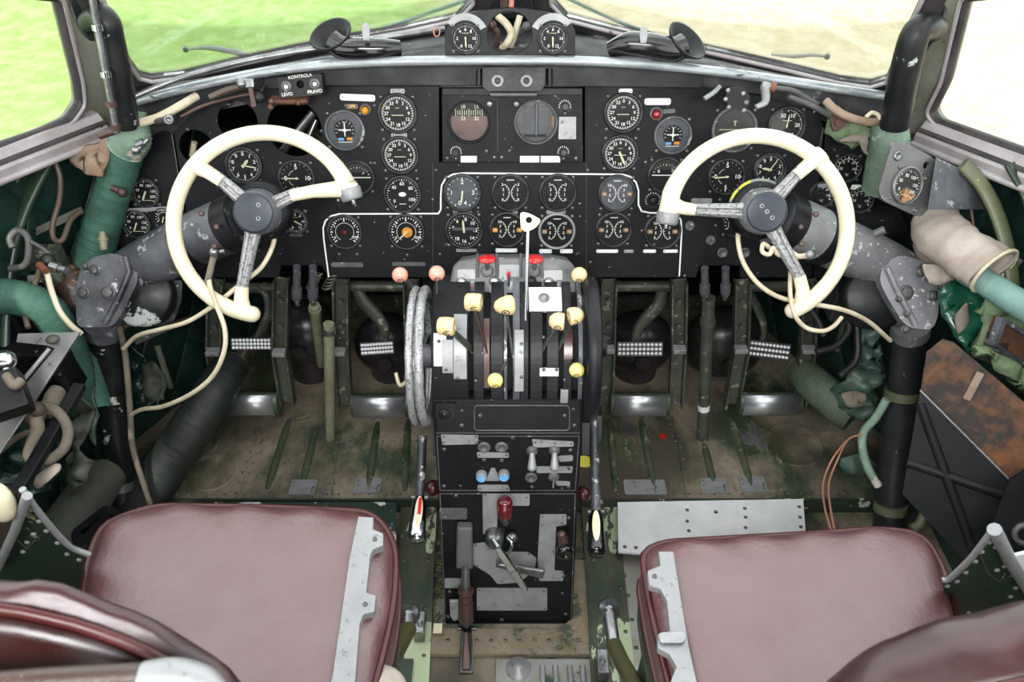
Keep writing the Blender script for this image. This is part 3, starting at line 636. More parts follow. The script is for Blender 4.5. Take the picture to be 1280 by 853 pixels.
def gauge(name, label, px, py, dpx, kind, rot=0, group=None, face='dial', nd=(), cat='gauge', plane=None, h=0.0, bez='bezel', flange=False):
    PL = plane or PN; M = PL.fr(px, py, h, rot); k = depth(PL.at(px, py, h)); R = dpx / 2 / FPX * k
    t = thing(name, label, cat, M, group)
    I = Matrix.Identity(4)
    b = MB().lathe([(R * 1.0, -.0), (R * 1.0, .0035), (R * .97, .006), (R * .90, .0068), (R * .865, .0055), (R * .85, .0012)], 36, I)
    if 1:
        if flange: b.plate(rounded([(R * 1.05 * x, R * 1.05 * y) for x, y in ((-1, -.62), (-.62, -1), (.62, -1), (1, -.62), (1, .62), (.62, 1), (-.62, 1), (-1, .62))], R * .1, 2), -.0005, .0018, I)
        for sx in (-1, 1):
            for sy in (-1, 1): screw(b, T(sx * R * .80, sy * R * .80, .0004) @ Matrix.Rotation(random.random() * 3, 4, 'Z'), .0036, 1)
    build(b, 'bezel', [bez, 'screw'], t, local=True)
    z = .0014; f = MB().disc(R * .87, z, 32); z2 = z + .0003; ex = ['white', 'amber', 'lume', 'brown_tab', 'dial_grey', 'blue', 'black_clean', 'dial_glassy']   # 1..8
    W = 1
    if kind == 'heading':
        ticks(f, I, R, 72, 0, 360, .06, .11, .016, z2, 2); nums(f, I, R, [(i * 30, str(i * 3)) for i in range(12)], .56, .17, z2)
        f.box((0, -.08 * R, z2), (.6 * R, .035 * R, .0002), None, 3); f.box((0, .27 * R, z2), (.2 * R, .02 * R, .0002), None, 3)
    elif kind == 'altimeter':
        ticks(f, I, R, 50, 0, 360, .05, .1, .014, z2, 5); nums(f, I, R, [(i * 36, str(i)) for i in range(10)], .60, .2, z2)
    elif kind == 'climb':
        ticks(f, I, R, 20, 0, 360, .05, .12, .015, z2, 5); nums(f, I, R, [(0, '5'), (90, '10'), (180, '5'), (270, '0')], .58, .24, z2)
        for s_ in (1, -1): f.arc(R * .42, R * .44, 290 if s_ > 0 else 210, 340 if s_ > 0 else 250, z2, I, 1)
    elif kind == 'speed':
        ticks(f, I, R, 32, -150, 150, .06, .12, .018, z2, 4); nums(f, I, R, [(-130, '0'), (-50, '40'), (0, '60'), (55, '80'), (120, '100')], .55, .18, z2)
        f.ball((0, 0, z2), .2 * R, None, 1, (1, .6, .03)); f.box((0, -.5 * R, z2), (.34 * R, .03 * R, .0002), None, 1)
    elif kind == 'clock_five':
        ticks(f, I, R, 16, -150, 150, .07, .12, .02, z2, 4); nums(f, I, R, [(0, '2'), (-90, '1'), (90, '3'), (165, '4'), (195, '0')], .56, .24, z2)
    elif kind == 'eighteen':
        ticks(f, I, R, 36, 0, 360, .05, .1, .016, z2, 4); nums(f, I, R, [(-75, '4'), (-35, '6'), (10, '8'), (50, '10'), (90, '12'), (135, '14'), (180, '16'), (220, '18')], .58, .19, z2)
        f.box((0, .08 * R, z2), (1.2 * R, .16 * R, .0001), None, 5)
    elif kind in ('dual', 'dual_ten'):
        for s_ in (-1, 1):
            Q = T(s_ * R * .56, 0, 0)
            a0, a1 = (30, 150) if s_ < 0 else (-150, -30)
            f.arc(R * .50, R * .525, a0, a1, z2, Q, 1)
            for i in range(7):
                a = a0 + (a1 - a0) * i / 6; f.box((0, R * .47, z2), (.02 * R, .07 * R, .0002), Q @ Matrix.Rotation(R_(-a), 4, 'Z'), 1)
            for i, tx in enumerate(('3', '2', '1', '0') if kind == 'dual' else ('10', '7', '5', '3')):
                yy = (.42 - .26 * i) * R; f.text(tx, .21 * R, T(s_ * (R * (.34 + .18 * abs(yy / R))), yy, z2), 1)
        f.box((0, .66 * R, z2), (.4 * R, .04 * R, .0002), None, 1)
        if kind == 'dual_ten':
            for s_ in (-1, 1): f.plate(rrect(R * .30, R * .24, R * .06, 3, s_ * R * .66, -.02 * R), z2, z2 + .0004, None, 2 if face == 'dial_orange' else 4); f.text('16', R * .17, T(s_ * R * .66, -.02 * R, z2 + .0005), 1)
    elif kind == 'percent':
        ticks(f, I, R, 24, -135, 135, .08, .15, .03, z2, 4); f.arc(R * .50, R * .52, -150, 150, z2, I, 1, 24)
        nums(f, I, R, [(-120, '0'), (-60, '3'), (0, '6'), (60, '9'), (118, '1500')], .64, .15, z2)
        if name == 'amber_centred_gauge': f.cyl(R * .28, z2, z2 + .0012, 20, T(R * .05, -.02 * R, 0), 2)
    elif kind == 'temperature':
        f.arc(R * .62, R * .65, -120, 120, z2, I, 1, 24); ticks(f, I, R, 12, -120, 120, .07, .15, .03, z2, 3); nums(f, I, R, [(-95, '-20'), (-40, '0'), (0, '5'), (45, '10'), (100, '150')], .47, .17, z2); f.text('°C', R * .24, T(.0, -.48 * R, z2), 1)
    elif kind == 'suction':
        ticks(f, I, R, 30, 0, 200, .05, .1, .015, z2, 5); nums(f, I, R, [(-25, '50'), (28, '10'), (88, '20'), (150, '30')], .55, .2, z2); f.box((0, .25 * R, z2), (.5 * R, .03 * R, .0002), None, 3)
        f.arc(R * .1, R * .86, 200, 340, z2 - .0001, I, 8, 20)
    elif kind == 'turn':
        f.plate([(R * .84 * math.cos(R_(a)), R * .84 * math.sin(R_(a))) for a in range(20, 161, 10)], z2 - .0002, z2, None, 8)
        f.box((0, 0, z2), (1.5 * R, .05 * R, .0002), None, 1); ticks(f, T(0, -.2 * R, 0), R, 10, -60, 60, .05, .1, .018, z2, 5)
        nums(f, I, R, [(-60, '6'), (50, '3')], .45, .2, z2)
    elif kind == 'cross':
        f.arc(R * .52, R * .87, 0, 360, z2 - .0001, I, 5, 36)
        f.box((0, .02 * R, z2), (.62 * R, .05 * R, .0004), None, 1); f.box((0, .05 * R, z2), (.05 * R, .7 * R, .0004), None, 1)
        f.plate([(0, .16 * R), (.05 * R, .05 * R), (.16 * R, 0), (.05 * R, -.05 * R), (0, -.16 * R), (-.05 * R, -.05 * R), (-.16 * R, 0), (-.05 * R, .05 * R)], z2, z2 + .0006, None, 1)
        f.box((-.2 * R, -.42 * R, z2 + .0003), (.28 * R, .12 * R, .0004), None, 6); f.box((.22 * R, -.40 * R, z2 + .0003), (.3 * R, .14 * R, .0004), None, 2)
        for i in range(10): f.box((0, R * .42, z2), (.018 * R, .1 * R, .0002), Matrix.Rotation(R_(i * 24 - 110), 4, 'Z'), 1)
        f.box((0, -.56 * R, z2), (.7 * R, .03 * R, .0003), None, 1)
    elif kind == 'horizon':
        f.plate([(R * .8 * math.cos(R_(a)), R * .8 * math.sin(R_(a))) for a in range(0, 181, 10)], z2 - .0002, z2, None, 8)
        f.box((0, 0, z2), (1.3 * R, .03 * R, .0002), None, 3); f.box((0, .35 * R, z2), (.16 * R, .03 * R, .0002), None, 3); f.box((0, .25 * R, z2), (.04 * R, .2 * R, .0002), None, 3); f.box((0, -.55 * R, z2), (.8 * R, .2 * R, .0002), None, 4)
    elif kind == 'pressure':
        ticks(f, I, R, 24, -140, 140, .06, .13, .022, z2, 4); nums(f, I, R, [(-120, '0'), (-70, '50'), (-20, '80'), (30, '100'), (80, '150'), (120, '200')], .52, .18, z2); f.box((.1 * R, -.5 * R, z2), (.6 * R, .03 * R, .0002), None, 3)
    elif kind == 'six':
        ticks(f, I, R, 40, 0, 360, .06, .1, .018, z2, 4); nums(f, I, R, [(-150, '0'), (-90, '2'), (-40, '4'), (0, '6'), (40, '8'), (90, '10'), (150, '12')], .55, .2, z2); f.box((0, .33 * R, z2), (.45 * R, .03 * R, .0002), None, 3)
    elif kind == 'small':
        ticks(f, I, R, 12, -120, 120, .12, .2, .04, z2, 3); f.arc(R * .5, R * .54, -120, 120, z2, I, 1, 16)
    df = build(f, 'dial_face', [face if face != 'dial_orange' else 'dial'] + ex, t, local=True)
    for q in nd: needle(df, R, *q)
    build(MB().disc(R * .868, .0048, 28), 'glass', 'dial_glass', t, local=True)
    return t
GR = {}
def G(*a, **k): return gauge(*a, **k)
hg = 'compass repeater dials'; fq = 'round gauges inside the white line'
G('compass_repeater', 'upper compass repeater dial between amber lamp and centre gyro box', 497, 142, 50, 'heading', group=hg)
G('compass_repeater', 'second compass repeater dial down, left of the centre gyro box', 500, 194, 48, 'heading', group=hg)
G('compass_repeater', 'upper compass repeater dial just right of the centre gyro box', 779, 141, 50, 'heading', group=hg)
G('compass_repeater', 'lower compass repeater dial with white needle, right of the gyro box', 775, 192, 47, 'heading', group=hg, nd=[(155, .7, .1)])
G('cross_pointer_indicator', 'grey ringed cross pointer dial with blue and orange tabs below amber lamp', 431, 163, 51, 'cross', bez='plate_dark')
G('cross_pointer_indicator', 'grey ringed cross pointer dial with orange tab below the red lamp', 841, 169, 48, 'cross', bez='plate_dark')
G('tachometer', 'black dial reading to 100 just above the horizontal white line, left half', 503, 243, 48, 'speed')
G('turn_indicator', 'turn indicator dial half hidden behind the left wheel horn', 447, 222, 44, 'turn', face='dial')
G('turn_indicator', 'turn indicator dial beside the rim of the right control wheel', 832, 219, 46, 'turn')
G('clock', 'black clock dial with white hands seen inside the left wheel', 305, 207, 47, 'altimeter', nd=[(40, .42, .13), (100, .7, .06)], cat='clock')
G('climb_indicator', 'climb indicator reading zero, seen inside the left wheel', 371, 223, 47, 'climb', nd=[(270, .66, .05)])
G('climb_indicator', 'climb indicator reading zero, seen inside the right wheel', 908, 221, 47, 'climb', nd=[(265, .66, .06)])
G('altimeter', 'ten numeral altimeter dial above the right wheel hub', 962, 212, 42, 'altimeter', nd=[(35, .66, .05), (280, .5, .12)])
G('artificial_horizon', 'large brownish artificial horizon dial cut by the top of the right wheel', 918, 162, 58, 'horizon', face='dial_glassy', bez='plate_dark')
G('suction_gauge', 'dial numbered 50, 10 and 20 at the upper right of the panel', 983, 157, 48, 'suction', nd=[(8, .6, .06)])
G('small_slip_gauge', 'small dark dial with upright green needle below the right wheel spoke', 919, 280, 34, 'small', nd=[(0, .6, .07)])
G('oil_pressure_gauge', 'small brass toned dial topmost beside the green wrapped hose', 182, 241, 38, 'pressure', nd=[(205, .6, .1)], h=-.004)
G('fuel_pressure_gauge', 'small dial below the long silver strip at the far left', 171, 280, 37, 'pressure', nd=[(205, .6, .08)], h=-.004)
G('small_round_gauge', 'little dial peeping out beside the left edge of the left wheel', 205, 272, 26, 'small', nd=[(200, .6, .1)], h=-.004)
G('vacuum_gauge', 'small dial showing below the left wheel hub', 370, 277, 32, 'six', nd=[(120, .6, .08)])
G('percent_gauge', 'red centred dial left of the yellow centred one under the white line', 431, 290, 45, 'percent', nd=[(0, .1, .16, .003, .1, 'lamp_red')])
G('amber_centred_gauge', 'round dial with a bright amber disc in the middle', 508, 290, 47, 'percent', nd=[(225, .6, .06)])
G('manifold_gauge', 'single needle dial numbered 1 2 3 4, upper left inside the white line', 578, 241, 48, 'clock_five', group=fq, nd=[(187, .6, .08)], face='dial_grey')
G('dual_arc_gauge', 'twin arc dial in the upper row, second from the left inside white line', 638, 241, 48, 'dual', group=fq)
G('dual_arc_gauge', 'twin arc dial directly above the pale rimmed one', 697, 241, 48, 'dual', group=fq)
G('dual_arc_gauge', 'greyish twin arc dial with two brown tabs at the right end of the top row', 771, 242, 48, 'dual_ten', group=fq, face='dial_grey')
G('mixture_gauge', 'dial numbered to 18 directly below the 1 2 3 4 dial', 580, 288, 48, 'eighteen', group=fq, nd=[(355, .6, .09)])
G('dual_arc_gauge', 'twin arc dial with bright orange tabs partly behind the tall cream handle', 634, 287, 46, 'dual_ten', group=fq, face='dial_orange')
G('dual_arc_gauge', 'pale rimmed twin arc dial right of the tall cream handle', 696, 289, 47, 'dual_ten', group=fq, bez='plate')
G('dual_arc_gauge', 'dark twin arc dial below the greyish one with brown tabs', 767, 287, 46, 'dual_ten', group=fq)
G('dual_arc_gauge', 'twin arc dial half hidden by the horn of the right wheel', 828, 289, 47, 'dual_ten', group=fq)
tg = 'temperature gauges on the right side'
G('temperature_gauge', 'topmost temperature dial beside the right wheel rim', 1059, 210, 36, 'temperature', group=tg, h=-.004)
G('temperature_gauge', 'temperature dial seen through the right wheel above the grey column', 1027, 243, 34, 'temperature', group=tg, h=-.004)
G('temperature_gauge', 'temperature dial just below the red warning lamp at the right', 1075, 250, 34, 'temperature', group=tg, h=-.004)
# lamps and small controls
def lamp(name, label, px, py, d, lens, h=0.0, cat='indicator lamp'):
    M = PN.fr(px, py, h); R = d / 2 / FPX * depth(PN.at(px, py)); t = thing(name, label, cat, M)
    build(MB().lathe([(R * 1.15, 0), (R * 1.15, .004), (R, .007), (R * .8, .007), (R * .75, .003)], 20), 'collar', 'plate_dark', t, local=True)
    build(MB().ball((0, -.001, .008), R * .74, None, 0, (1, 1, .8)), 'lens', lens, t, local=True)
lamp('amber_lamp', 'amber indicator lamp in black collar above the left cross pointer dial', 457, 137, 13, 'amber')
lamp('red_lamp', 'red indicator lamp in ringed collar above the right cross pointer dial', 820, 142, 15, 'lamp_red')
lamp('red_lamp', 'red indicator lamp between the temperature dials at the far right', 1091, 231, 13, 'lamp_red', -.004)
def knob(name, label, px, py, d, plane=None, h=0.0, ring=True, L=.014, mt='black_clean', group=None, cat='knob'):
    PL = plane or PN; M = PL.fr(px, py, h); R = d / 2 / FPX * depth(PL.at(px, py, h)); t = thing(name, label, cat, M, group)
    f = MB().cyl(R, 0, .0015, 24, None, 0)
    if ring: ticks(f, Matrix.Identity(4), R * 1.1, 12, -120, 120, .12, .12, .05, .0017)
    build(f, 'dial_plate', ['black_clean', 'white'], t, local=True)
    build(MB().lathe([(R * .5, .001), (R * .48, L), (R * .38, L + .002), (0, L + .002)], 16), 'grip', mt, t, local=True)
knob('selector_knob', 'small black selector knob low between right wheel horn and turn dial', 816, 250, 22)
for (x, y, lb) in [(903, 316, 'left one of two small round sockets under the right wheel hub'), (931, 316, 'right one of two small round sockets under the right wheel hub')]:
    M = PN.fr(x, y); mb = MB().lathe([(.011, 0), (.011, .003), (.008, .004), (.007, .001), (0, .001)], 20, M); tag(build(mb, 'panel_socket', 'plate_dark'), lb, 'socket', 'panel sockets')
for (x, y, lb) in [(425, 252, 'black toggle switch just left of the left wheel horn cap'), (862, 282, 'tiny toggle switch right of the right wheel horn'), (888, 300, 'tiny toggle switch above the two small sockets')]:
    M = PN.fr(x, y); t = thing('toggle_switch', lb, 'switch', M)
    build(MB().cyl(.010, 0, .003, 12).cyl(.006, .003, .006, 12), 'nut', 'black_clean' if x < 500 else 'plate_dark', t, local=True); build(MB().rod((0, 0, .004), (0, .006, .016), .002, 8, 0, .003), 'lever', 'steel', t, local=True)
# ------------------------------------------------------------------ centre gyro box
gy = thing('autopilot_box', 'black box with two big round windows set in the middle of the panel', 'autopilot unit', PN.fr(640, 200))
outl = PN.poly([(553, 111), (727, 111), (729, 202), (554, 202)], .004)
h1 = PN.loc(586, 153, .012); h2 = PN.loc(670, 153, .012); k_ = depth(PN.at(640, 153, .012)) / FPX
build(MB().plate(PN.poly([(552, 111), (728, 111), (729, 203), (553, 203)], .012), -.05, .012, PN.M, 0, [circ(*h1, 25 * k_), circ(*h2, 26 * k_)]), 'case', 'black', gy, .001)
build(MB().plate(PN.poly([(553, 110), (728, 110), (728, 119), (553, 119)], .012), .012, .016, PN.M), 'top_flange', 'black_clean', gy, .001)
build(MB().box((0, 0, 0), (.0012, .10, .001), PN.fr(622, 158, .0125)), 'seam', 'deck', gy)
for (x, y, r) in ((586, 153, 26.5), (670, 153, 27.5)):
    M = PN.fr(x, y, .012); R = r * k_
    build(MB().lathe([(R, 0), (R, .003), (R * .95, .005), (R * .91, .004), (R * .90, -.02)], 40, M), 'window_ring', 'black_clean' if x < 600 else 'plate_dark', gy)
    f = MB().disc(R * .92, -.02, 36, M)
    if x < 600:
        vs = [(R * .86 * math.cos(R_(a)), R * .86 * math.sin(R_(a))) for a in range(18, 163, 8)]; f.plate(vs, -.0198, -.012, M, 1)
        for i in range(13): f.box(((i - 6) * R * .105, R * .42, -.0118), (.03 * R, (.22 if i % 3 else .34) * R, .0002), M, 2)
        for dx, a, b in ((-.28, '18', '33'), (.35, '15', '30')): f.text(a, R * .24, M @ T(dx * R, R * .68, -.0117), 2); f.text(b, R * .24, M @ T(dx * R, R * .14, -.0117), 2)
        build(f, 'card_window', ['brown_metal', 'dial', 'lume'], gy)
    else:
        f.box((-.28 * R, 0, -.016), (.5 * R, 1.3 * R, .008), M, 1); f.box((.34 * R, 0, -.016), (.44 * R, 1.3 * R, .008), M, 1); f.tube([M @ Vector((.0 * R + .03 * R, y_ * R / 10, -.010)) for y_ in range(-6, 9)], .0035, 8, 3)
        f.box((0, -.62 * R, -.012), (1.0 * R, .12 * R, .004), M, 2); f.box((.78 * R, 0, -.014), (.14 * R, .5 * R, .004), M, 4)
        build(f, 'gyro_window', ['dial_glassy', 'dial_grey', 'hole_dark', 'plate_dark', 'brown_tab'], gy)
    build(MB().disc(R * .9, .001, 32, M), 'glass', 'dial_glass', gy)
for (x, y, d) in ((570, 190, 16), (706, 133, 17), (704, 190, 16)):
    M = PN.fr(x, y, .012); R = d / 2 * k_; f = MB().cyl(R, 0, .0015, 20, M, 0); ticks(f, M, R * 1.15, 9, -100, 100, .16, .16, .07, .0017)
    f.cyl(R * .5, .0015, .016, 14, M, 3, R * .42); f.rod(M @ Vector((0, 0, .008)), M @ Vector((0, -R * .9, .012)), .003, 10); f.ball(M @ Vector((0, -R * .9, .012)), .0035, None, 2)
    build(f, 'adjusting_knob', ['black_clean', 'white', 'screw', 'bezel'], gy)
build(MB().plate(PN.poly([(699, 146), (720, 146), (720, 174), (698, 174)], .012), .012, .0135, PN.M), 'data_card', 'plate', gy)['label'] = 'pale grey blank card'
for (a, b, c, d_) in ((576, 195, 596, 203), (650, 195, 674, 203), (676, 195, 700, 203)): build(MB().plate(PN.poly([(a, b), (c, b), (c, d_), (a, d_)], .012), .012, .0135, PN.M), 'label_strip', 'plate_white', gy)
m = MB()
for (x, y, r) in ((612, 130, .007), (645, 130, .007)): m.lathe([(r, 0), (r, .004), (r * .6, .005), (0, .005)], 14, PN.fr(x, y, .012), 1)
for (x, y) in ((559, 198), (618, 197), (627, 197), (720, 198), (608, 189), (637, 189)): screw(m, PN.fr(x, y, .012), .004)
build(m, 'screw', ['black_clean', 'screw'], gy)
# placard box above it with two ringed sockets
t = thing('placard_box', 'black hinged box with two silver ringed sockets under the glareshield lip', 'switch box', PN.fr(643, 112, .03))
o = rounded(PN.poly([(603, 84), (682, 84), (681, 108), (675, 114), (609, 114), (603, 108)], .056), .006)
build(MB().plate(o, .038, .056, PN.M), 'case', 'black_worn', t, .002)
build(MB().rod(PN.at(613, 118, .045), PN.at(671, 118, .045), .0045, 12), 'hinge', 'plate_dark', t)
for x in (622, 658): build(MB().lathe([(.012, 0), (.012, .003), (.010, .0045), (.0065, .0045), (.006, 0), (0, 0)], 24, PN.fr(x, 101, .056)), 'ring_socket', 'plate', t)
for x in (599, 687): build(MB().rod(PN.at(x, 86, .044), PN.at(x, 106, .044), .006, 10), 'side_hinge', 'black_worn', t)
# toggle box on the left with writing
LP = Plane(PN.at(375, 108, .06), (1, .02, .12), (-.08, .30, .95))
t = thing('control_box', 'small dark box lettered LEVO and PRAVO with two toggles under the glareshield', 'switch box', LP.fr(375, 120))
o = rounded(LP.poly([(347, 97), (402, 92), (404, 117), (399, 118.5), (353, 123), (350, 122)]), .004)
hc = LP.loc(375.5, 105.5)
build(MB().plate(o, -.022, 0, LP.M, 0, [circ(*hc, .0075, 20)]), 'case', 'black_worn', t, .001); build(MB().disc(.0075, -.02, 16, LP.fr(375.5, 105.5)), 'hole', 'hole_dark', t)
for (tx, x, y, s_, r_) in (('KONTROLA', 375, 95.5, .0085, 0), ('LEVO', 359, 118, .009, 0), ('PRAVO', 393.5, 114.5, .009, 0)): build(MB().text(tx, s_, LP.fr(x, y, .0006, r_)), 'lettering', 'white', t)
for (x, y) in ((358, 108), (393.5, 104.5)):
    M = LP.fr(x, y); build(MB().lathe([(.0105, 0), (.0105, .002), (.0085, .003), (.006, .002), (.005, .005), (0, .005)], 20, M).rod(M @ Vector((0, 0, .004)), M @ Vector((.004, 0, .018)), .0022, 8, 1, .0035), 'toggle', ['plate_dark', 'chrome'], t)
# ------------------------------------------------------------------ standby gauge box on the glareshield
YS = 1.475
SB = Plane(AY(640, 69, YS), (1, 0, 0), (0, .22, 1))
sb = thing('standby_gauge_housing', 'black arched housing with two small gauges standing on the glareshield', 'gauge housing', SB.fr(637, 69))
o = SB.poly([(556, 69), (556, 42), (560, 30), (572, 21), (590, 15), (620, 11), (637, 9.5), (660, 11), (690, 17), (706, 23), (715, 31), (719, 40), (719, 69)])
hx = [SB.loc(*p) for p in [(609, 40), (611, 32), (617, 22), (627, 16), (637, 14), (648, 16), (657, 22), (663, 32), (665, 42), (664, 52), (658, 60), (648, 66), (637, 68), (625, 66), (615, 60), (610, 52)]]
build(MB().plate(o, -.012, 0, SB.M, 0, [hx]), 'face_plate', 'black_clean', sb, .0015)
for x in (582, 691):
    M = SB.fr(x, 48, .0); R = 19 * depth(SB.at(x, 48)) / FPX
    build(MB().arc(R * 1.12, R * 1.55, -50 if x < 600 else -62, 62 if x < 600 else 50, .002, M, 0, 18).arc(R * 1.12, R * 1.55, -50 if x < 600 else -62, 62 if x < 600 else 50, .0005, M, 0, 18), 'arched_plate', 'plate', sb)
G('flap_gauge', 'small ten numeral gauge at the left end of the arched housing', 582, 48, 38, 'six', plane=SB, nd=[(178, .6, .08)], group='twin gauges in the arched housing')
G('flap_gauge', 'small ten numeral gauge at the right end of the arched housing', 691, 48, 38, 'six', plane=SB, nd=[(178, .6, .08)], group='twin gauges in the arched housing')
m = MB()
m.tube(spl([AY(622, 20, 1.53), AY(633, 30, 1.52), AY(639, 42, 1.52), AY(634, 54, 1.52), AY(628, 60, 1.53)]), .007, 10)
tag(build(m, 'hose', 'cable_cream'), 'cream bent hose seen through the hole in the arched housing', 'hose')
m = MB().tube(spl([AY(650, 20, 1.55), AY(646, 34, 1.54), AY(642, 48, 1.54), AY(637, 60, 1.54)]), .006, 10)
tag(build(m, 'hose', 'cable_cream'), 'thinner straight cream hose just right of the bent one in the housing', 'hose')
m = MB().tube(spl([AY(616, 33, 1.54), AY(622, 42, 1.54), AY(620, 58, 1.54)]), .006, 10).ball(AY(615, 31, 1.54), .009)
tag(build(m, 'hose', 'brown_metal'), 'brown fitting and hose at the left of the housing hole', 'hose')
m = MB().tube(spl([AY(657, 33, 1.55), AY(650, 40, 1.56), AY(640, 46, 1.57)]), .006, 10).ball(AY(658, 33, 1.54), .009)
tag(build(m, 'hose_fitting', 'plate_dark'), 'grey fitting at the right of the housing hole', 'hose fitting')
# dark centre post of the windshield with brown fittings
m = MB().loft([[AY(x, y, 1.70) for x, y in ((600, 26), (680, 26), (668, -2), (612, -2))], [AY(x, y, 1.78) for x, y in ((604, 22), (676, 22), (664, -2), (616, -2))]], 0, False)
m.loft([[AY(x, y, 1.66) for x, y in ((615, 24), (672, 24), (655, -40), (628, -40))], [AY(x, y, 1.76) for x, y in ((615, 24), (672, 24), (655, -40), (628, -40))]], 0, False)
struct(m, 'trim_3', 'black_clean', .003)
m = MB().rod(AY(633, 14, 1.6), AY(633, -6, 1.6), .012, 14, 0).rod(AY(639, 10, 1.58), AY(640, -4, 1.58), .005, 10, 1)
tag(build(m, 'post_fitting', ['brown_metal', 'cable_red']), 'brown bottle shaped fitting at the foot of the windshield centre post', 'fitting')
# defroster nozzles
def nozzle(pts, rr, fun, label):
    t = thing('defroster_nozzle', label, 'nozzle', pts[0], 'defroster nozzles')
    build(MB().tube(spl(pts, 6), rr, 16), 'pipe', 'black_gloss', t)
    p, d, r = fun; build(MB().lathe([(.022, -.02), (r, .0), (r * 1.04, .004), (r * .95, .004), (.018, -.014)], 28, axis_frame(p, d)), 'funnel', 'black_clean', t)
nozzle([AY(500, 60, 1.50), AY(480, 61, 1.49), AY(455, 61, 1.485), AY(430, 60, 1.49), AY(416, 52, 1.50)], [.014, .019, .021, .022, .022], (AY(414, 44, 1.505), (-.25, -.35, .9), .040), 'black flared defroster nozzle on the left half of the glareshield')
nozzle([AY(762, 62, 1.50), AY(785, 55, 1.49), AY(812, 57, 1.485), AY(838, 62, 1.49), AY(852, 58, 1.50)], [.014, .022, .023, .024, .024], (AY(858, 52, 1.505), (.5, -.3, .8), .042), 'black flared defroster nozzle on the right half of the glareshield')
for (x, y, lb) in ((458, 42, 'thin upright silver tab on the nozzle left of the housing'), (804, 46, 'shiny upright blade tab on the nozzle right of the housing')):
    tag(build(MB().plate([(-.005, 0), (.005, 0), (.007, .012), (.006, .026), (0, .03), (-.006, .026), (-.007, .012)], 0, .002, axis_frame(AY(x, y + 8, 1.455), (0, -1, .5))), 'valve_tab', 'plate'), lb, 'tab')
# ------------------------------------------------------------------ control pedestal
F1 = Plane((-.007, 1.0, .438), (1, 0, 0), (0, .016, .074)); F2 = Plane((-.007, .98, .304), (1, 0, 0), (0, .02, .134)); F3 = Plane((-.007, .911, -.045), (1, 0, 0), (0, .069, .349))
U = Plane((-.007, 1.172, .632), (1, 0, 0), (0, .5, .866))
QC = Vector((-.007, 1.18, .49)); QR = .165; PW = .1335
ped = thing('control_pedestal', 'tall black centre pedestal with lever quadrant on top and stained lower panels', 'control pedestal', (-.007, 1.1, -.045))
def prof(mb, pts, x0, x1, mi=0, sm=False):
    mb.loft([[Vector((x, y, z)) for y, z in pts] for x in (x0, x1)], mi, sm); return mb
body = [(1.014, .512), (.999, .438), (.979, .304), (.910, -.045), (1.36, -.045), (1.40, .50), (1.18, .52)]
build(prof(MB(), body, -.007 - PW, -.007 + PW), 'body', 'black', ped, .003)
for (pl, a, b, nm) in ((F1, 502, 541, 'upper_panel'), (F2, 545, 614, 'switch_panel'), (F3, 617, 779, 'lower_panel')):
    w0 = {502: (545, 725, 726, 545), 545: (546, 724, 719, 550), 617: (550, 719, 714, 557)}[a]
    build(MB().plate(pl.poly([(w0[0], a), (w0[1], a), (w0[2], b), (w0[3], b)], .002), 0, .002, pl.M), nm, 'black' if a != 502 else 'black_clean', ped, .0008)
def qarc(R, a0=-8, a1=136, n=22): return [(QC.y - R * math.cos(R_(a0 + (a1 - a0) * i / n)), QC.z + R * math.sin(R_(a0 + (a1 - a0) * i / n))) for i in range(n + 1)]
def qx(px): return (px - 640) * 1.375 / 1000
m = MB(); ip = qarc(QR - .022) + [(1.28, .45), (1.05, .45)]; prof(m, ip, qx(541), qx(728)); build(m, 'inner_drum', 'hole_dark', ped)
def cover(x0, x1, mt, R=QR, a0=-8, a1=88, nm='quadrant_cover', lab=None):
    pts = qarc(R, a0, a1) + qarc(R - .007, a0, a1)[::-1]; m = prof(MB(), pts, qx(x0), qx(x1)); o = build(m, nm, mt, ped, .001)
    if lab: o['label'] = lab
for (x0, x1, mt) in [(538, 585, 'black'), (591, 604, 'black_clean'), (613, 629, 'black_clean'), (629.5, 634, 'cast'), (641, 650, 'cast'), (650.5, 661, 'black_clean'), (663, 679, 'black_clean'), (684, 699, 'black_clean'), (705, 716, 'black_clean'), (724, 730, 'cast')]: cover(x0, x1, mt)
cover(566, 583, 'plate', QR + .0025, 22, 62, 'scale_plate', 'pale worn metal strip on the left of the quadrant')
cover(541, 557, 'plate_white', QR + .0025, 30, 50, 'scale_plate'); cover(552, 566, 'plate', QR + .004, 26, 46, 'scale_plate')
cover(643, 655, 'plate', QR + .003, 14, 52, 'scale_plate', 'long grey metal strip with a screw at each end')
cover(675, 699, 'plate_white', QR + .003, 24, 29, 'scale_plate'); cover(702, 712, 'plate', QR + .003, -2, 15, 'scale_plate'); cover(662, 704, 'plate_white', QR + .002, 64, 82, 'scale_plate', 'broad bright bare metal plate with one bolt')
cover(600, 612, 'brown_metal', QR - .004, 15, 60, 'slot_edge'); cover(705, 717, 'maroon_knob', QR + .001, 34, 52, 'slot_edge')
m = MB()
for (x, y) in [(571, 463), (557, 448), (652, 404), (652, 461), (680, 448), (696, 448), (680, 393), (707, 466), (548, 400), (594, 468), (603, 420)]:
    v = ray(x, y); a = R_(38 - (y - 420) * .35); c = Vector((qx(x), QC.y - (QR + .003) * math.cos(a), QC.z + (QR + .003) * math.sin(a))); screw(m, axis_frame(c, (0, -math.cos(a), math.sin(a))), .0032)
build(m, 'screw', ['black_clean', 'screw'], ped)
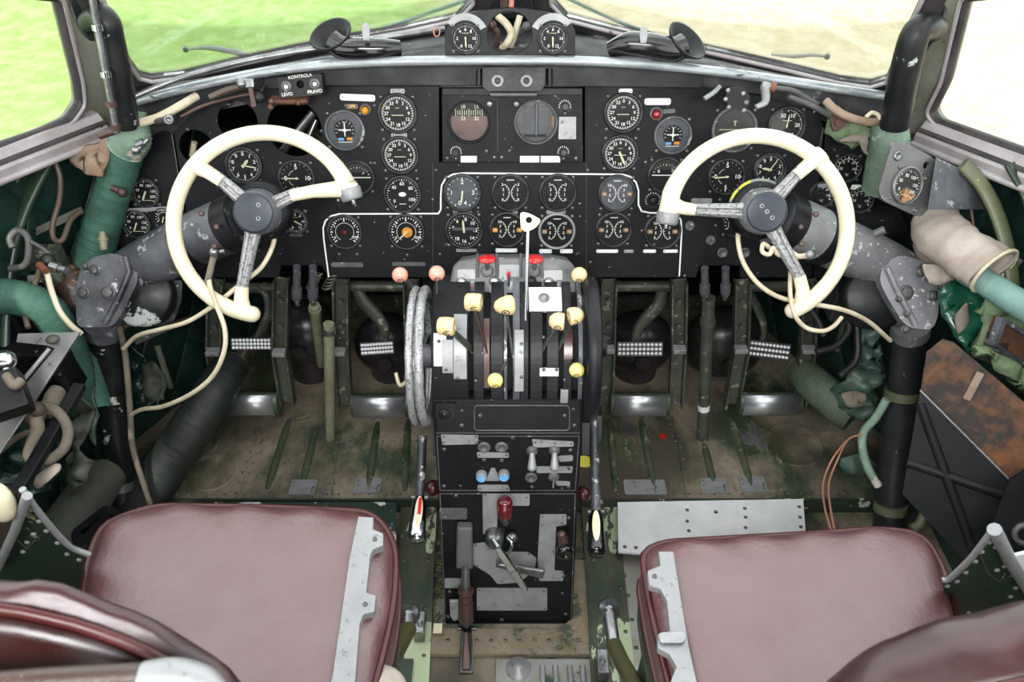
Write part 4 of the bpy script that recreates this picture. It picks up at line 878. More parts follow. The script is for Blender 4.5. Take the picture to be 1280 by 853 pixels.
# raised control box on top of the quadrant
o = U.poly([(566, 333), (574, 326), (600, 322), (690, 322), (712, 326), (719, 334), (722, 366), (560, 366)])
build(MB().plate(o, -.10, 0, U.M), 'top_box', 'plate_dark', ped, .004)
for (x0, y0, x1, y1) in ((572, 337, 594, 349), (624, 331, 650, 346), (680, 338, 703, 350), (612, 352, 655, 366)): build(MB().plate(rounded(U.poly([(x0, y0), (x1, y0), (x1, y1), (x0, y1)]), .002), 0, .0015, U.M), 'placard', 'plate', ped)
for (x0, y0, x1, y1) in ((562, 358, 590, 362), (682, 360, 712, 363)): build(MB().plate(U.poly([(x0, y0), (x1, y0), (x1 - 4, y1), (x0 + 6, y1)]), 0, .001, U.M), 'red_marking', 'red', ped)
for x in (597, 621, 651, 677): build(MB().rod(U.at(x, 347, .004), U.at(x, 317, .012), .0025, 8), 'guide_bar', 'plate_dark', ped)
for (x, y) in ((609, 324), (668, 324)):
    c = U.at(x, y, .022); kn = build(MB().lathe([(0, -.004), (.010, -.004), (.0145, -.002), (.016, .0005), (.013, .003), (0, .004)], 24, axis_frame(c, Vector((0, .12, 1)))), 'fire_handle_knob', 'red', ped); kn['label'] = 'flat bright red knob'
    build(MB().rod(c, U.at(x, y + 12, 0), .004, 10, 0).lathe([(.012, 0), (.010, .003), (.007, .003)], 14, U.fr(x, 339, 0)), 'handle_stem', 'plate_dark', ped)
build(MB().rod(U.at(636, 358, 0), U.at(636, 344, .016), .002, 8), 'button_stem', 'steel', ped); build(MB().cyl(.0035, 0, .006, 12, axis_frame(U.at(636, 344, .014), (0, -.3, .9))), 'button', 'red', ped)
for (x, y, z) in ((577, 353, 0), (686, 353, 0), (618, 352, 0), (664, 352, 0)): build(MB().lathe([(.010, 0), (.008, .006), (.006, .007), (0, .007)], 16, U.fr(x, y)), 'fitting', 'steel' if x != 664 else 'black_clean', ped)
build(MB().lathe([(.010, 0), (.010, .002), (.006, .003), (.0055, .006), (0, .0065)], 16, axis_frame(Vector((qx(681), QC.y - (QR + .002) * math.cos(R_(73)), QC.z + (QR + .002) * math.sin(R_(73)))), (0, -math.cos(R_(73)), math.sin(R_(73))))), 'plate_bolt', 'plate', ped)
# levers with knobs
def lever(b, t, mt, knobmt, shape, r, wd=.009, kk=(1.45, 1.40), lab=None, tiltx=0):
    p0, p1 = K(*b, kk[0]), K(*t, kk[1]); mb = MB().bar(p0, p1, (1, 0, 0) if shape != 'flat' else (0, -1, 1), .004, .004, .004)
    mb = MB(); d = (p1 - p0).normalized(); mb.bar(p0 - d * .03, p1, (1, 0, .0), wd, wd * .8, .0035); L = build(mb, 'lever', mt, ped, .0006); k = MB()
    if shape == 'ball': k.ball(p1, r, None, 0, n=24, k=16)
    elif shape == 'cyl':
        M = axis_frame(p1, Vector((1, -.15 - tiltx, .05))); k.lathe([(0, -r * .9), (r * .78, -r * .9), (r * .95, -r * .7), (r, 0), (r * .95, r * .7), (r * .85, r * .85), (r * .3, r * .88), (r * .28, r * .6), (0, r * .6)], 28, M)
    elif shape == 'egg':
        M = axis_frame(p1, (-1, 0, -.12)); k.lathe([(0, -r * .95), (r * .55, -r * .95), (r * .95, -r * .7), (r * 1.0, -r * .2), (r * .8, r * .5), (r * .5, r * 1.0), (0, r * 1.2)], 28, M)
    elif shape == 'dome':
        M = axis_frame(p1, (1, -.1, .0)); k.lathe([(0, -r), (r * .5, -r * .9), (r * .9, -r * .45), (r, 0), (r, r * .55), (r * .9, r * .75), (0, r * .75)], 28, M)
    elif shape == 'domel':
        M = axis_frame(p1, (-1, -.2, .0)); k.lathe([(0, -r), (r * .5, -r * .9), (r * .9, -r * .45), (r, 0), (r, r * .55), (r * .9, r * .75), (r * .3, r * .75), (r * .28, r * .6), (0, r * .6)], 28, M)
    kn = build(k, 'knob', [knobmt, 'screw'], L)
    if lab: kn['label'] = lab
    if shape != 'ballc':
        c = p1 + (CAM - p1).normalized() * (r * .84) - Vector((0, 0, r * .62)); n_ = (c - p1).normalized(); M = axis_frame(p1 + n_ * r * 1.0, n_)
        q = MB().lathe([(r * .30, .0004), (r * .40, .0004)], 16, M); q.text('K', r * .5, M @ T(0, 0, .0005)); build(q, 'knob_mark', 'black_gloss', L)
lever((536, 378), (500, 344), 'cast', 'knob_pink', 'ball', .0142, .012, lab='pink ball knob')
lever((547, 388), (546, 342), 'steel', 'knob_pink', 'ball', .0142, .013, lab='pink ball knob')
lever((722, 386), (724, 344), 'steel', 'knob_cream', 'ball', .0142, .012, lab='cream ball knob')
lever((607, 432), (592, 378), 'brown_metal', 'knob_cream', 'cyl', .0155, .015, (1.39, 1.33), 'cream drum knob')
lever((586, 433), (558, 408), 'dark_frame', 'knob_cream', 'cyl', .0158, .015, (1.39, 1.32), 'cream drum knob')
lever((640, 437), (632, 382), 'steel', 'knob_cream', 'egg', .0170, .012, (1.39, 1.33), 'large cream egg shaped knob')
lever((679, 435), (697, 402), 'steel', 'knob_cream', 'dome', .0150, .012, (1.39, 1.33), 'round cream knob')
lever((700, 432), (719, 395), 'dark_frame', 'knob_cream', 'domel', .0150, .010, (1.39, 1.335), 'round cream knob')
lever((630, 457), (619, 476), 'steel', 'knob_yellow', 'ball', .0130, .004, (1.38, 1.33), 'pale yellow ball knob')
lever((722, 452), (721, 463), 'steel', 'knob_yellow', 'ball', .0130, .004, (1.38, 1.34), 'pale yellow ball knob')
p0, p1 = K(657, 402, 1.40), K(660, 284, 1.36); L = build(MB().tube([p0, p1], .0035, 10), 'lever', 'chrome', ped); L['label'] = 'tall thin polished rod lever'
TP = Plane(K(660, 278, 1.36), (1, 0, 0), (0, .5, .86)); o = rounded(TP.poly([(650, 265), (660, 266), (675, 274), (675, 278), (668, 286), (657, 290), (651, 286)]), .008); hc = TP.loc(661, 275)
build(MB().plate(o, -.009, .009, TP.M, 0, [circ(*hc, .0055, 16)]), 'knob', 'knob_cream', L, .004)['label'] = 'cream triangular knob with a hole'
# trim wheel (left) and black covered wheel (right)
c = K(527, 445, 1.416); M = axis_frame(c, (-1, 0, 0)); R = .117
m = MB(); m.tube([M @ Vector((R * math.cos(i * math.pi / 36), R * math.sin(i * math.pi / 36), -.008)) for i in range(72)], .0075, 10, closed=True, ridge=lambda i: 1.08 if i % 4 < 2 else .95)
m.tube([M @ Vector((R * math.cos(i * math.pi / 36), R * math.sin(i * math.pi / 36), .008)) for i in range(72)], .0065, 10, closed=True, ridge=lambda i: 1.08 if i % 4 < 2 else .95)
m.lathe([(R * .97, -.012), (R * .97, .010)], 40, M).lathe([(R * .88, .006), (R * .97, .006)], 40, M).lathe([(R * .88, -.008), (R * .97, -.008)], 40, M)
tw = build(m, 'trim_wheel', 'spoke', ped); tw['label'] = 'ribbed cast metal trim wheel standing on edge'
m = MB().cyl(.022, -.02, .014, 20, M)
for i in range(4): m.bar(M @ Vector((0, 0, 0)), M @ Vector((R * .92 * math.cos(i * math.pi / 2 + .4), R * .92 * math.sin(i * math.pi / 2 + .4), 0)), (1, 0, 0), .024, .018, .008)
build(m, 'wheel_spider', 'cast', tw)
c = K(737, 436, 1.43); M = axis_frame(c, (1, 0, 0)); R = .128
build(MB().lathe([(0, -.014), (R * .96, -.014), (R, -.010), (R, .006), (R * .95, .010), (R * .5, .012), (0, .012)], 48, M), 'wheel_cover', 'black_clean', ped)['label'] = 'black round side cover'
build(MB().cyl(.022, .010, .03, 20, M @ T(.01, -.0, 0)), 'cover_boss', 'black_clean', ped, .002)
build(MB().plate([(-.03, -.16), (.03, -.16), (.035, -.05), (-.035, -.05)], -.012, .008, M @ Matrix.Rotation(R_(90), 4, 'Z') @ Matrix.Rotation(R_(-90), 4, 'Z')), 'side_plate', 'black_clean', ped, .002)
# upper panel
build(MB().plate(rounded(F1.poly([(545, 503), (570, 503), (569, 522), (564, 528), (549, 528), (545, 522)], .004), .006), .002, .008, F1.M).lathe([(.0105, .008), (.0105, .011), (.008, .013), (.006, .011), (.005, .014), (0, .014)], 20, F1.fr(556, 515)), 'jack_socket', 'black_worn', ped)
q = rounded(F1.poly([(593, 507), (712, 507), (712, 538), (593, 538)], .002), .008)
m = MB().tube([F1.M @ Vector((x, y, .0025)) for x, y in q], .0014, 6, 0, closed=True); build(m, 'recess_rim', 'plate_dark', ped)
m = MB()
for pl, L in ((F1, [(577, 514), (577, 532), (600, 520), (706, 520), (717, 512), (718, 532)]), (F2, [(555, 562), (555, 608), (641, 547), (713, 563), (711, 609), (605, 575), (627, 576), (665, 609)]), (F3, [(570, 620), (711, 648), (708, 672), (703, 742), (704, 720), (562, 740), (707, 768), (627, 775)])):
    for x, y in L: screw(m, pl.fr(x, y, .002, x * 7 % 90), .0042)
build(m, 'screw', ['black_clean', 'screw'], ped)
def pplate(pl, pts, mt='plate', nm='placard', r=.003, h=.002, th=.0014, scr=()):
    m = MB().plate(rounded(pl.poly(pts, h), r), h, h + th, pl.M)
    for x, y in scr: m.lathe([(.0022, 0), (.002, .001), (0, .0013)], 8, pl.fr(x, y, h + th), 1)
    return build(m, nm, [mt, 'screw'], ped)
pplate(F2, [(551, 543), (598, 544), (597, 555), (553, 556)], scr=[(555, 546), (595, 546), (555, 553), (595, 554)])
pplate(F2, [(596, 565), (636, 566), (636, 572), (597, 572)], 'plate', scr=[(599, 569), (633, 569)]); pplate(F2, [(614, 585), (619, 585), (625, 601), (607, 601)], 'plate'); pplate(F2, [(597, 606), (635, 606), (638, 614), (597, 614)], 'plate', scr=[(600, 611), (634, 611)])
pplate(F2, [(665, 549), (717, 552), (717, 558), (667, 559)], 'plate', scr=[(669, 553), (694, 554), (714, 555)]); pplate(F2, [(697, 570), (716, 569), (716, 576), (699, 577)], 'plate'); pplate(F2, [(670, 583), (716, 583), (715, 591), (671, 591)], 'plate', scr=[(690, 587), (712, 587)]); pplate(F2, [(694, 601), (713, 602), (712, 607), (696, 607)], 'plate')
for (x, y) in ((605, 559), (627, 559), (664, 597)): build(MB().lathe([(.012, 0), (.012, .002), (.009, .004), (.007, .0035), (.0065, .0005), (0, .0005)], 20, F2.fr(x, y, .002)), 'ring_socket', 'plate_dark', ped)
for (x, y) in ((602, 593), (630, 592)):
    M = F2.fr(x, y, .002); sk = build(MB().lathe([(.0105, 0), (.0105, .010), (.0085, .013)], 20, M), 'capped_socket', 'plate', ped); build(MB().cyl(.0085, .009, .0135, 18, M), 'blue_cap', 'blue', sk)['label'] = 'sky blue cap'
for (x, y) in ((665, 563), (693, 563)):
    M = F2.fr(x, y, .002); sk = build(MB().lathe([(.0105, 0), (.0105, .003), (.0075, .004), (.006, .008), (0, .008)], 18, M), 'switch_nut', 'plate_dark', ped)
    p = M @ Vector((0, 0, .006)); e = M @ Vector((0, -.024, .020)); d = e - p; build(MB().lathe([(.0045, 0), (.0055, .008), (.0085, d.length), (.0085, d.length + .003), (.005, d.length + .0065), (0, d.length + .0075)], 18, axis_frame(p, d)), 'bat_handle', 'alu', sk)['label'] = 'silver cone shaped switch bat'
M = F2.fr(692, 596, .002); sk = build(MB().lathe([(.0105, 0), (.0105, .003), (.007, .005), (0, .005)], 16, M), 'switch_nut', 'plate_dark', ped); build(MB().rod(M @ Vector((0, 0, .004)), M @ Vector((-.001, -.016, .014)), .0028, 10), 'bat_handle', 'chrome', sk)
for pl, a, b in ((F1, (545, 541.5), (725, 541.5)), (F2, (546, 545.5), (724, 545.5)), (F2, (550, 613.5), (719, 613.5)), (F3, (550, 617.5), (719, 617.5)), (F2, (546, 546), (550, 613)), (F2, (724, 546), (719, 613)), (F3, (719, 618), (714, 778)), (F3, (550, 618), (557, 778))): build(MB().bar(pl.at(*a, .0025), pl.at(*b, .0025), pl.n, .0016, .0016, .001), 'worn_edge', 'plate_dark', ped)
# lower panel plates
pplate(F3, [(603, 617), (662, 617), (662, 632), (640, 632), (622, 634), (621, 668), (604, 668)], 'plate', r=.004, scr=[(607, 619), (658, 622)])
pplate(F3, [(675, 643), (708, 643), (708, 656), (695, 658), (693, 713), (704, 714), (704, 726), (674, 726), (672, 700)], 'plate', r=.003, scr=[(678, 646), (704, 646), (702, 654), (676, 722), (702, 716)])
pplate(F3, [(590, 680), (612, 677), (630, 690), (660, 690), (671, 698), (668, 712), (650, 728), (622, 730), (612, 718), (592, 706)], 'plate', r=.006, scr=[(595, 682), (661, 693), (597, 708), (627, 727)])
pplate(F3, [(596, 735), (684, 735), (684, 763), (596, 763)], 'plate', r=.004, scr=[(599, 738), (680, 739), (598, 760), (681, 761)])
pplate(F3, [(549, 635), (584, 635), (584, 649), (550, 649)], 'plate_dark', r=.005, h=.003, scr=[(553, 642), (580, 642)]); pplate(F3, [(556, 723), (578, 723), (578, 735), (556, 735)], 'plate')
# slots
m = MB()
for pts in ([(572, 654), (589, 651), (591, 660), (590, 716), (573, 718)], [(624, 640), (640, 640), (641, 652), (633, 657), (624, 652)], [(696, 670), (705, 672), (706, 690), (697, 704), (695, 690)]): m.plate(rounded(F3.poly(pts, .0022), .004), .0022, .003, F3.M)
build(m, 'slot', 'hole_dark', ped)
# dark red knob
c = F3.at(631, 636, .03); L = build(MB().rod(c, F3.at(632, 655, .0), .0055, 10), 'lever', 'dark_frame', ped)
build(MB().lathe([(0, -.024), (.010, -.023), (.0145, -.017), (.0155, 0), (.0145, .017), (.010, .023), (0, .024)], 24, axis_frame(c, (F3.v)), 0), 'knob', 'knob_dark_red', L)['label'] = 'dark red fluted knob'
# chrome crank handle and flat grey lever
b0 = F3.at(618, 677, .02); L = build(MB().lathe([(0, .014), (.012, .012), (.018, .004), (.020, -.02)], 20, F3.fr(618, 676, .02)).ball(F3.at(640, 672, .012), .011), 'crank_hub', 'steel', ped)
h0, h1 = F3.at(622, 684, .04), F3.at(658, 740, .055)
build(MB().bar(h0, h0.lerp(h1, .55), F3.n, .012, .017, .008).bar(h0.lerp(h1, .5), h1, F3.n, .017, .009, .008).tube([F3.at(616, 675, .03), h0], .006, 10), 'crank_handle', 'chrome', L, .002)['label'] = 'long polished handle'
L2 = build(MB().tube(spl([F3.at(634, 672, .02), F3.at(640, 682, .03), F3.at(630, 700, .016), F3.at(622, 706, .014)]), .0035, 8), 'linkage', 'chrome', L)
g0, g1 = F3.at(620, 706, .012), F3.at(680, 718, .022); build(MB().bar(g0, g1, F3.n, .012, .024, .007), 'flat_lever', 'steel', ped, .003)['label'] = 'flat grey lever with a broad tip'
# black round knob on the right
p, e = F3.at(703, 670, .004), F3.at(706, 690, .045); L = build(MB().rod(p, e, .009, 14, 0, .010).ball(F3.at(702, 669, .008), .010), 'knob_stem', 'brown_metal', ped); build(MB().lathe([(0, -.008), (.012, -.008), (.0165, -.004), (.0165, .004), (.014, .008), (.007, .009), (.006, .007), (0, .007)], 24, axis_frame(e, e - p)), 'knob', 'black_gloss', L)
# hydraulic hand lever hanging down in front
hl = thing('hydraulic_lever', 'long straight lever with brown collars and black hand grip, low in front of the pedestal', 'lever', F3.at(582, 700, .03))
A = [F3.at(582, 654, .020), F3.at(582, 706, .030), F3.at(582, 740, .038)]
build(MB().bar(F3.at(581, 656, .014), F3.at(581, 708, .026), F3.n, .030, .034, .022), 'channel', 'plate_dark', hl, .004)
build(MB().tube([A[1], A[2]], .009, 14), 'rod', 'steel', hl); q0, q1, q2, q3 = A[2], F3.at(582, 752, .043), F3.at(583, 776, .05), F3.at(583, 842, .035)
build(MB().rod(F3.at(582, 737, .037), F3.at(582, 741, .038), .016, 18).rod(F3.at(582, 743, .04), F3.at(582, 751, .042), .013, 18), 'collar', 'brown_metal', hl); build(MB().rod(q1, q2, .0150, 20), 'grip_sleeve', 'brown_metal', hl); build(MB().rod(q2, F3.at(583, 784, .05), .006, 12, 0), 'neck', 'steel', hl)
build(MB().plate(F3.poly([(562, 751), (573, 751), (573, 774), (567, 776), (563, 770)], .04), .036, .042, F3.M), 'catch_plate', 'plate', hl, .001)
a0, a1 = F3.at(583, 786, .052), AZ(583, 843, .0)
build(MB().bar(a0, a1, (0, -1, .6), .022, .028, .010).rod(F3.at(572, 786, .05), F3.at(595, 786, .05), .005, 10), 'grip_frame', 'black_gloss', hl, .004); build(MB().bar(a0.lerp(a1, .06) + Vector((0, -.006, .006)), a0.lerp(a1, .88) + Vector((0, -.006, .006)), (0, -1, .6), .009, .017, .008), 'grip_inlay', 'brown_metal', hl, .003)
# side levers with cream striped grips
def side_lever(label, px, mats, kk):
    t = thing('side_lever', label, 'lever', K(*px[0], kk[0]), 'long side levers beside the pedestal')
    P = [K(x, y, k) for (x, y), k in zip(px, kk)]
    build(MB().tube([P[0], P[1]], .0095, 12), 'rod', mats[0], t); g = P[2] - P[1]; nn = (CAM - P[1]).normalized()
    prof_ = [(0, 0), (.011, .001), (.0145, .012), (.0155, g.length * .5), (.0175, g.length * .9), (.014, g.length), (0, g.length + .001)]
    gr = build(MB().lathe(prof_, 24, axis_frame(P[1], g)), 'grip', mats[1], t)
    m = MB(); c = P[1].lerp(P[2], .42); sd = g.normalized().cross(nn).normalized(); fn = sd.cross(g.normalized()).normalized()
    if fn.dot(nn) < 0: fn = -fn
    m.plate([(.0075 * math.cos(R_(a)), g.length * .36 * math.sin(R_(a))) for a in range(0, 360, 20)], .010, .0168, Matrix(((sd.x, g.normalized().x, fn.x, c.x), (sd.y, g.normalized().y, fn.y, c.y), (sd.z, g.normalized().z, fn.z, c.z), (0, 0, 0, 1))))
    build(m, 'stripe', 'cream' if mats[1] != 'black_gloss' else 'cream', gr)['label'] = 'pale cream inlay stripe'
    build(MB().rod(P[1] - Vector((.016, 0, 0)), P[1] + Vector((.016, 0, 0)), .005, 10), 'pivot', 'screw', t)
    if mats[1] != 'black_gloss':
        build(MB().box((0, 0, 0), (.006, .035, .004), axis_frame(P[1].lerp(P[2], .3) + fn * .017 + sd * -.001, fn, g)), 'red_flake', 'red', gr)
side_lever('silver grip lever with cream and red flaked stripe, left of the pedestal', [(528, 545), (525, 622), (520, 677)], ['cast', 'chrome'], (1.60, 1.58, 1.52))
side_lever('black grip lever with clean cream stripe, right of the pedestal', [(742, 525), (745, 640), (746, 694)], ['cast', 'black_gloss'], (1.60, 1.56, 1.50))
for (x, y, lb) in ((541, 610, 'dark maroon ball knob left of the pedestal above the silver grip'), (729, 618, 'dark maroon ball knob right of the pedestal above the black grip')):
    c = K(x, y, 1.66); t = thing('ball_knob', lb, 'knob', c); build(MB().ball(c, .017), 'ball', 'maroon_knob', t); build(MB().rod(c + Vector((0, .0, .0)), c + Vector((0, .03, -.02)), .005), 'stem', 'steel', t)
tag(build(MB().plate([(.020 * math.cos(R_(a)), .012 * math.sin(R_(a))) for a in range(0, 360, 15)], 0, .002, axis_frame(K(730, 577, 1.66), (-.1, -1, .8))), 'yellow_tag', 'yellow'), 'small yellow oval tag at the right side of the pedestal', 'tag')
# hanging black brackets either side of the pedestal foot
for (pts, k, lb) in (([(541, 520), (546, 520), (548, 570), (541, 571)], 1.56, 'narrow black bracket at the left flank of the pedestal'), ([(727, 520), (738, 520), (737, 568), (727, 570)], 1.56, 'narrow black bracket at the right flank of the pedestal'), ([(745, 520), (753, 520), (752, 548), (748, 560)], 1.60, 'black angle piece between pedestal and right floor')):
    P = [K(x, y, k) for x, y in pts]; m = MB().loft([P, [p + Vector((0, .03, -.002)) for p in P]], 0, False); tag(build(m, 'bracket', 'black_clean', bevel=.001), lb, 'bracket', 'black pedestal brackets')
# ------------------------------------------------------------------ control columns
def yoke(name, label, c, hub, rng, horn, spokes, arm, post, elbow, bolts, disc, bands, lt):
    W = Plane(K(c[0], c[1], 1.46), (1, 0, 0), (0, math.sin(R_(27)), math.cos(R_(27)))); s = 1.46 / 1000
    t = thing(name, label, 'control column', K(post[-1][0], post[-1][1], 1.82))
    a0, a1 = rng; n = 56
    pts = [W.at(c[0] + 114 * math.cos(R_(a0 + (a1 - a0) * i / n)), c[1] - 114 * math.sin(R_(a0 + (a1 - a0) * i / n)), 0) for i in range(n + 1)]
    hp = [W.at(*p, .0) for p in horn]
    pts = spl([hp[0], hp[1]], 4)[:-1] + pts; N = len(pts)
    rs = [.0185 - .0045 * min(1, i / 9) for i in range(N)]
    for i in range(N - 7, N): rs[i] = .0145 + .0012 * (i - N + 8) / 7
    rim = build(MB().tube(pts, rs, 18).ball(pts[-1], rs[-1] * .99, None, 0, n=20), 'wheel_rim', 'cream', t); rim['label'] = 'open cream plastic wheel rim'
    d = (pts[0] - pts[2]).normalized(); M = axis_frame(pts[0], d)
    build(MB().lathe([(0, -.004), (.0198, -.004), (.0205, 0), (.0198, .014), (.0180, .018), (0, .018)], 24, M), 'horn_cap', 'alu', rim); build(MB().cyl(.004, .016, .026, 10, M).ball(M @ Vector((0, 0, .024)), .0045), 'horn_button', 'steel', rim)
    H = W.at(*hub, .018); Hm = W.M.copy(); Hm.translation = H
    for (mx_, my_, rx, ry) in spokes:
        j = W.at(mx_, my_, .003); e = W.at(rx, ry, 0)
        s0 = H + (j - H).normalized() * .022 - W.n * .012; dd = (j - s0).normalized(); sd = dd.cross(W.n).normalized()
        m = MB(); L = []
        for tt, ww, th in ((0, .034, .016), (.25, .027, .014), (1, .021, .012)):
            p = s0.lerp(j, tt); L.append([p + sd * ww * a + W.n * th * b for a, b in ((-.5, -.3), (-.5, .1), (-.3, .5), (-.14, .5), (-.08, .25), (.08, .25), (.14, .5), (.3, .5), (.5, .1), (.5, -.3))])
        m.loft(L, 0, False); build(m, 'wheel_spoke', 'spoke', t, .0015)
        build(MB().tube([j - dd * .012, j.lerp(e, .35), j.lerp(e, .8), e], [.0125, .0135, .0165, .0185], 16, flat=.85), 'rim_gusset', 'cream', rim)
    hb = build(MB().lathe([(.036, -.060), (.0425, -.045), (.0425, -.018), (.040, -.010), (.0385, .002), (.036, .006)], 40, Hm), 'hub', 'cast_light' if lt else 'cast', t)
    cap = build(MB().lathe([(.036, .003), (.0350, .008), (.032, .0085), (0, .0085)], 40, Hm), 'hub_cap', 'hub', hb)
    m = MB()
    for (dx, dy) in (((.011, .014), (.009, -.010)) if lt == 0 else ((-.010, .011), (.010, -.010), (0, .001))): m.lathe([(.0045, .0083), (.004, .0098), (.0022, .0098), (.002, .0085), (0, .0085)], 12, Hm @ T(dx, dy, 0))
    build(m, 'cap_screw', 'plate', cap)
    m = MB().lathe([(.044, -.075), (.052, -.070), (.056, -.050), (.052, -.034), (.044, -.03)], 40, Hm); build(m, 'dark_collar', 'black_clean', hb)
    if lt: build(MB().arc(.050, .058, -75, 30, -.040, Hm, 0, 14).arc(.050, .058, -75, 30, -.042, Hm, 0, 14), 'paint_ring', 'yellow_chip', hb)['label'] = 'yellow flaked edge ring'
    # arm
    mc = 'cast_light' if lt else 'cast'
    P = [K(x, y, k) for x, y, k in arm]; pp = spl(P, 8); build(MB().tube(pp, [.053, .053, .052, .050, .048], 28), 'arm', mc, t)
    for (f0, f1, mt) in bands:
        i0, i1 = int(f0 * (len(pp) - 1)), int(f1 * (len(pp) - 1)); build(MB().tube(pp[i0:i1 + 1], .0545, 28), 'arm_band', mt, t)
    m = MB()
    for (x, y) in bolts[1]:
        o = K(x, y, 1.40); m.lathe([(.0055, 0), (.0055, .003), (.003, .004), (0, .004)], 10, axis_frame(o + ray(x, y).normalized() * bolts[2](x), -ray(x, y)))
    build(m, 'rivet', 'brown_metal', t)
    # elbow casting
    EP = Plane(K(*elbow[0], 1.585), (1, 0, 0), (0, sp * .9, cp)); o = rounded(EP.poly(elbow[1]), .02, 5)
    el = build(MB().plate(o, -.050, .018, EP.M), 'elbow_casting', mc, t, .010)
    rb = EP.poly(elbow[2]); m = MB().tube([EP.M @ Vector((x, y, .020)) for x, y in rb], .006, 8); build(m, 'rib', mc, el)
    m = MB()
    for (x, y, r) in bolts[0]: M = EP.fr(x, y, .017); m.lathe([(r * 1.4, 0), (r * 1.4, .002), (r, .003)], 16, M).lathe([(r, .002), (r, .008), (r * .8, .009), (0, .009)], 6, M)
    build(m, 'bolt', 'plate_dark', el)
    build(MB().lathe([(0, -.045), (.062, -.045), (.066, -.04), (.066, -.012), (.06, -.006), (0, -.004)], 36, EP.fr(*disc, 0)), 'pulley_cover', 'black_worn', t)
    # post
    P = [K(x, y, k) for (x, y), k in zip(post, (1.68, 1.74, 1.82, 1.87))]
    mt = 'black_post' if lt == 0 else 'black_post_b'
    build(MB().tube(P, .0345, 28), 'post', mt, t)
    for (x, y, k, mm) in elbow[3]:
        i = P[0]; ax = (P[2] - P[1]).normalized(); c_ = K(x, y, k); build(MB().tube([c_ - ax * .010, c_ + ax * .010], .0362, 28), 'post_band', mm, t)
    build(MB().tube([P[0] - (P[1] - P[0]).normalized() * .02, P[0] + (P[1] - P[0]).normalized() * .012], .039, 24), 'post_collar', mc, t)
    return t
yoke('control_yoke', 'left control column with cream wheel on a dark scuffed arm and chipped black post', (331, 280), (318, 266), (22, 262), [(437, 238), (433, 226)],
     [(271, 221, 240, 205), (372, 241, 428, 236), (301, 366, 303, 388)], [(306, 274, 1.52), (255, 295, 1.56), (200, 322, 1.60), (158, 346, 1.64), (140, 362, 1.665)],
     [(129, 410), (133, 440), (151, 590), (158, 660)],
     ((135, 370), [(101, 395), (101, 360), (107, 336), (122, 322), (150, 316), (176, 330), (178, 352), (158, 392), (146, 409), (104, 409)], [(163, 322), (168, 340), (155, 372), (138, 404)], [(140, 495, 1.765, 'black_post'), (151, 604, 1.825, 'plate_dark')]),
     ([(108, 333, .006), (119, 338, .008), (105, 366, .009), (136, 366, .011)], [(252, 267), (271, 284), (268, 308)], lambda x: .075), (172, 368), [(.30, .36, 'black_clean'), (.0, .10, 'black_clean')], 0)
yoke('control_yoke', 'right control column with cream wheel on a light grey speckled arm and smooth post', (945, 284), (957, 265), (158, -66), [(835, 268), (838, 250)],
     [(860, 262, 842, 257), (1001, 213, 1028, 193), (1003, 352, 1003, 378)], [(969, 272, 1.52), (1020, 293, 1.56), (1075, 318, 1.60), (1117, 338, 1.64), (1134, 352, 1.665)],
     [(1138, 412), (1136, 440), (1117, 590), (1111, 660)],
     ((1133, 368), [(1167, 395), (1168, 360), (1162, 342), (1150, 328), (1120, 318), (1098, 332), (1094, 352), (1108, 380), (1128, 410), (1160, 412)], [(1103, 335), (1110, 352), (1122, 376), (1138, 406)], [(1127, 493, 1.765, 'olive_frame'), (1113, 634, 1.84, 'olive_frame')]),
     ([(1149, 340, .008), (1132, 366, .011), (1165, 370, .008), (1123, 374, .005), (1133, 392, .006), (1131, 412, .006)], [(1020, 268), (1001, 284), (1002, 305)], lambda x: .075), (1100, 372), [(.26, .33, 'black_clean'), (.0, .12, 'black_clean')], 1)
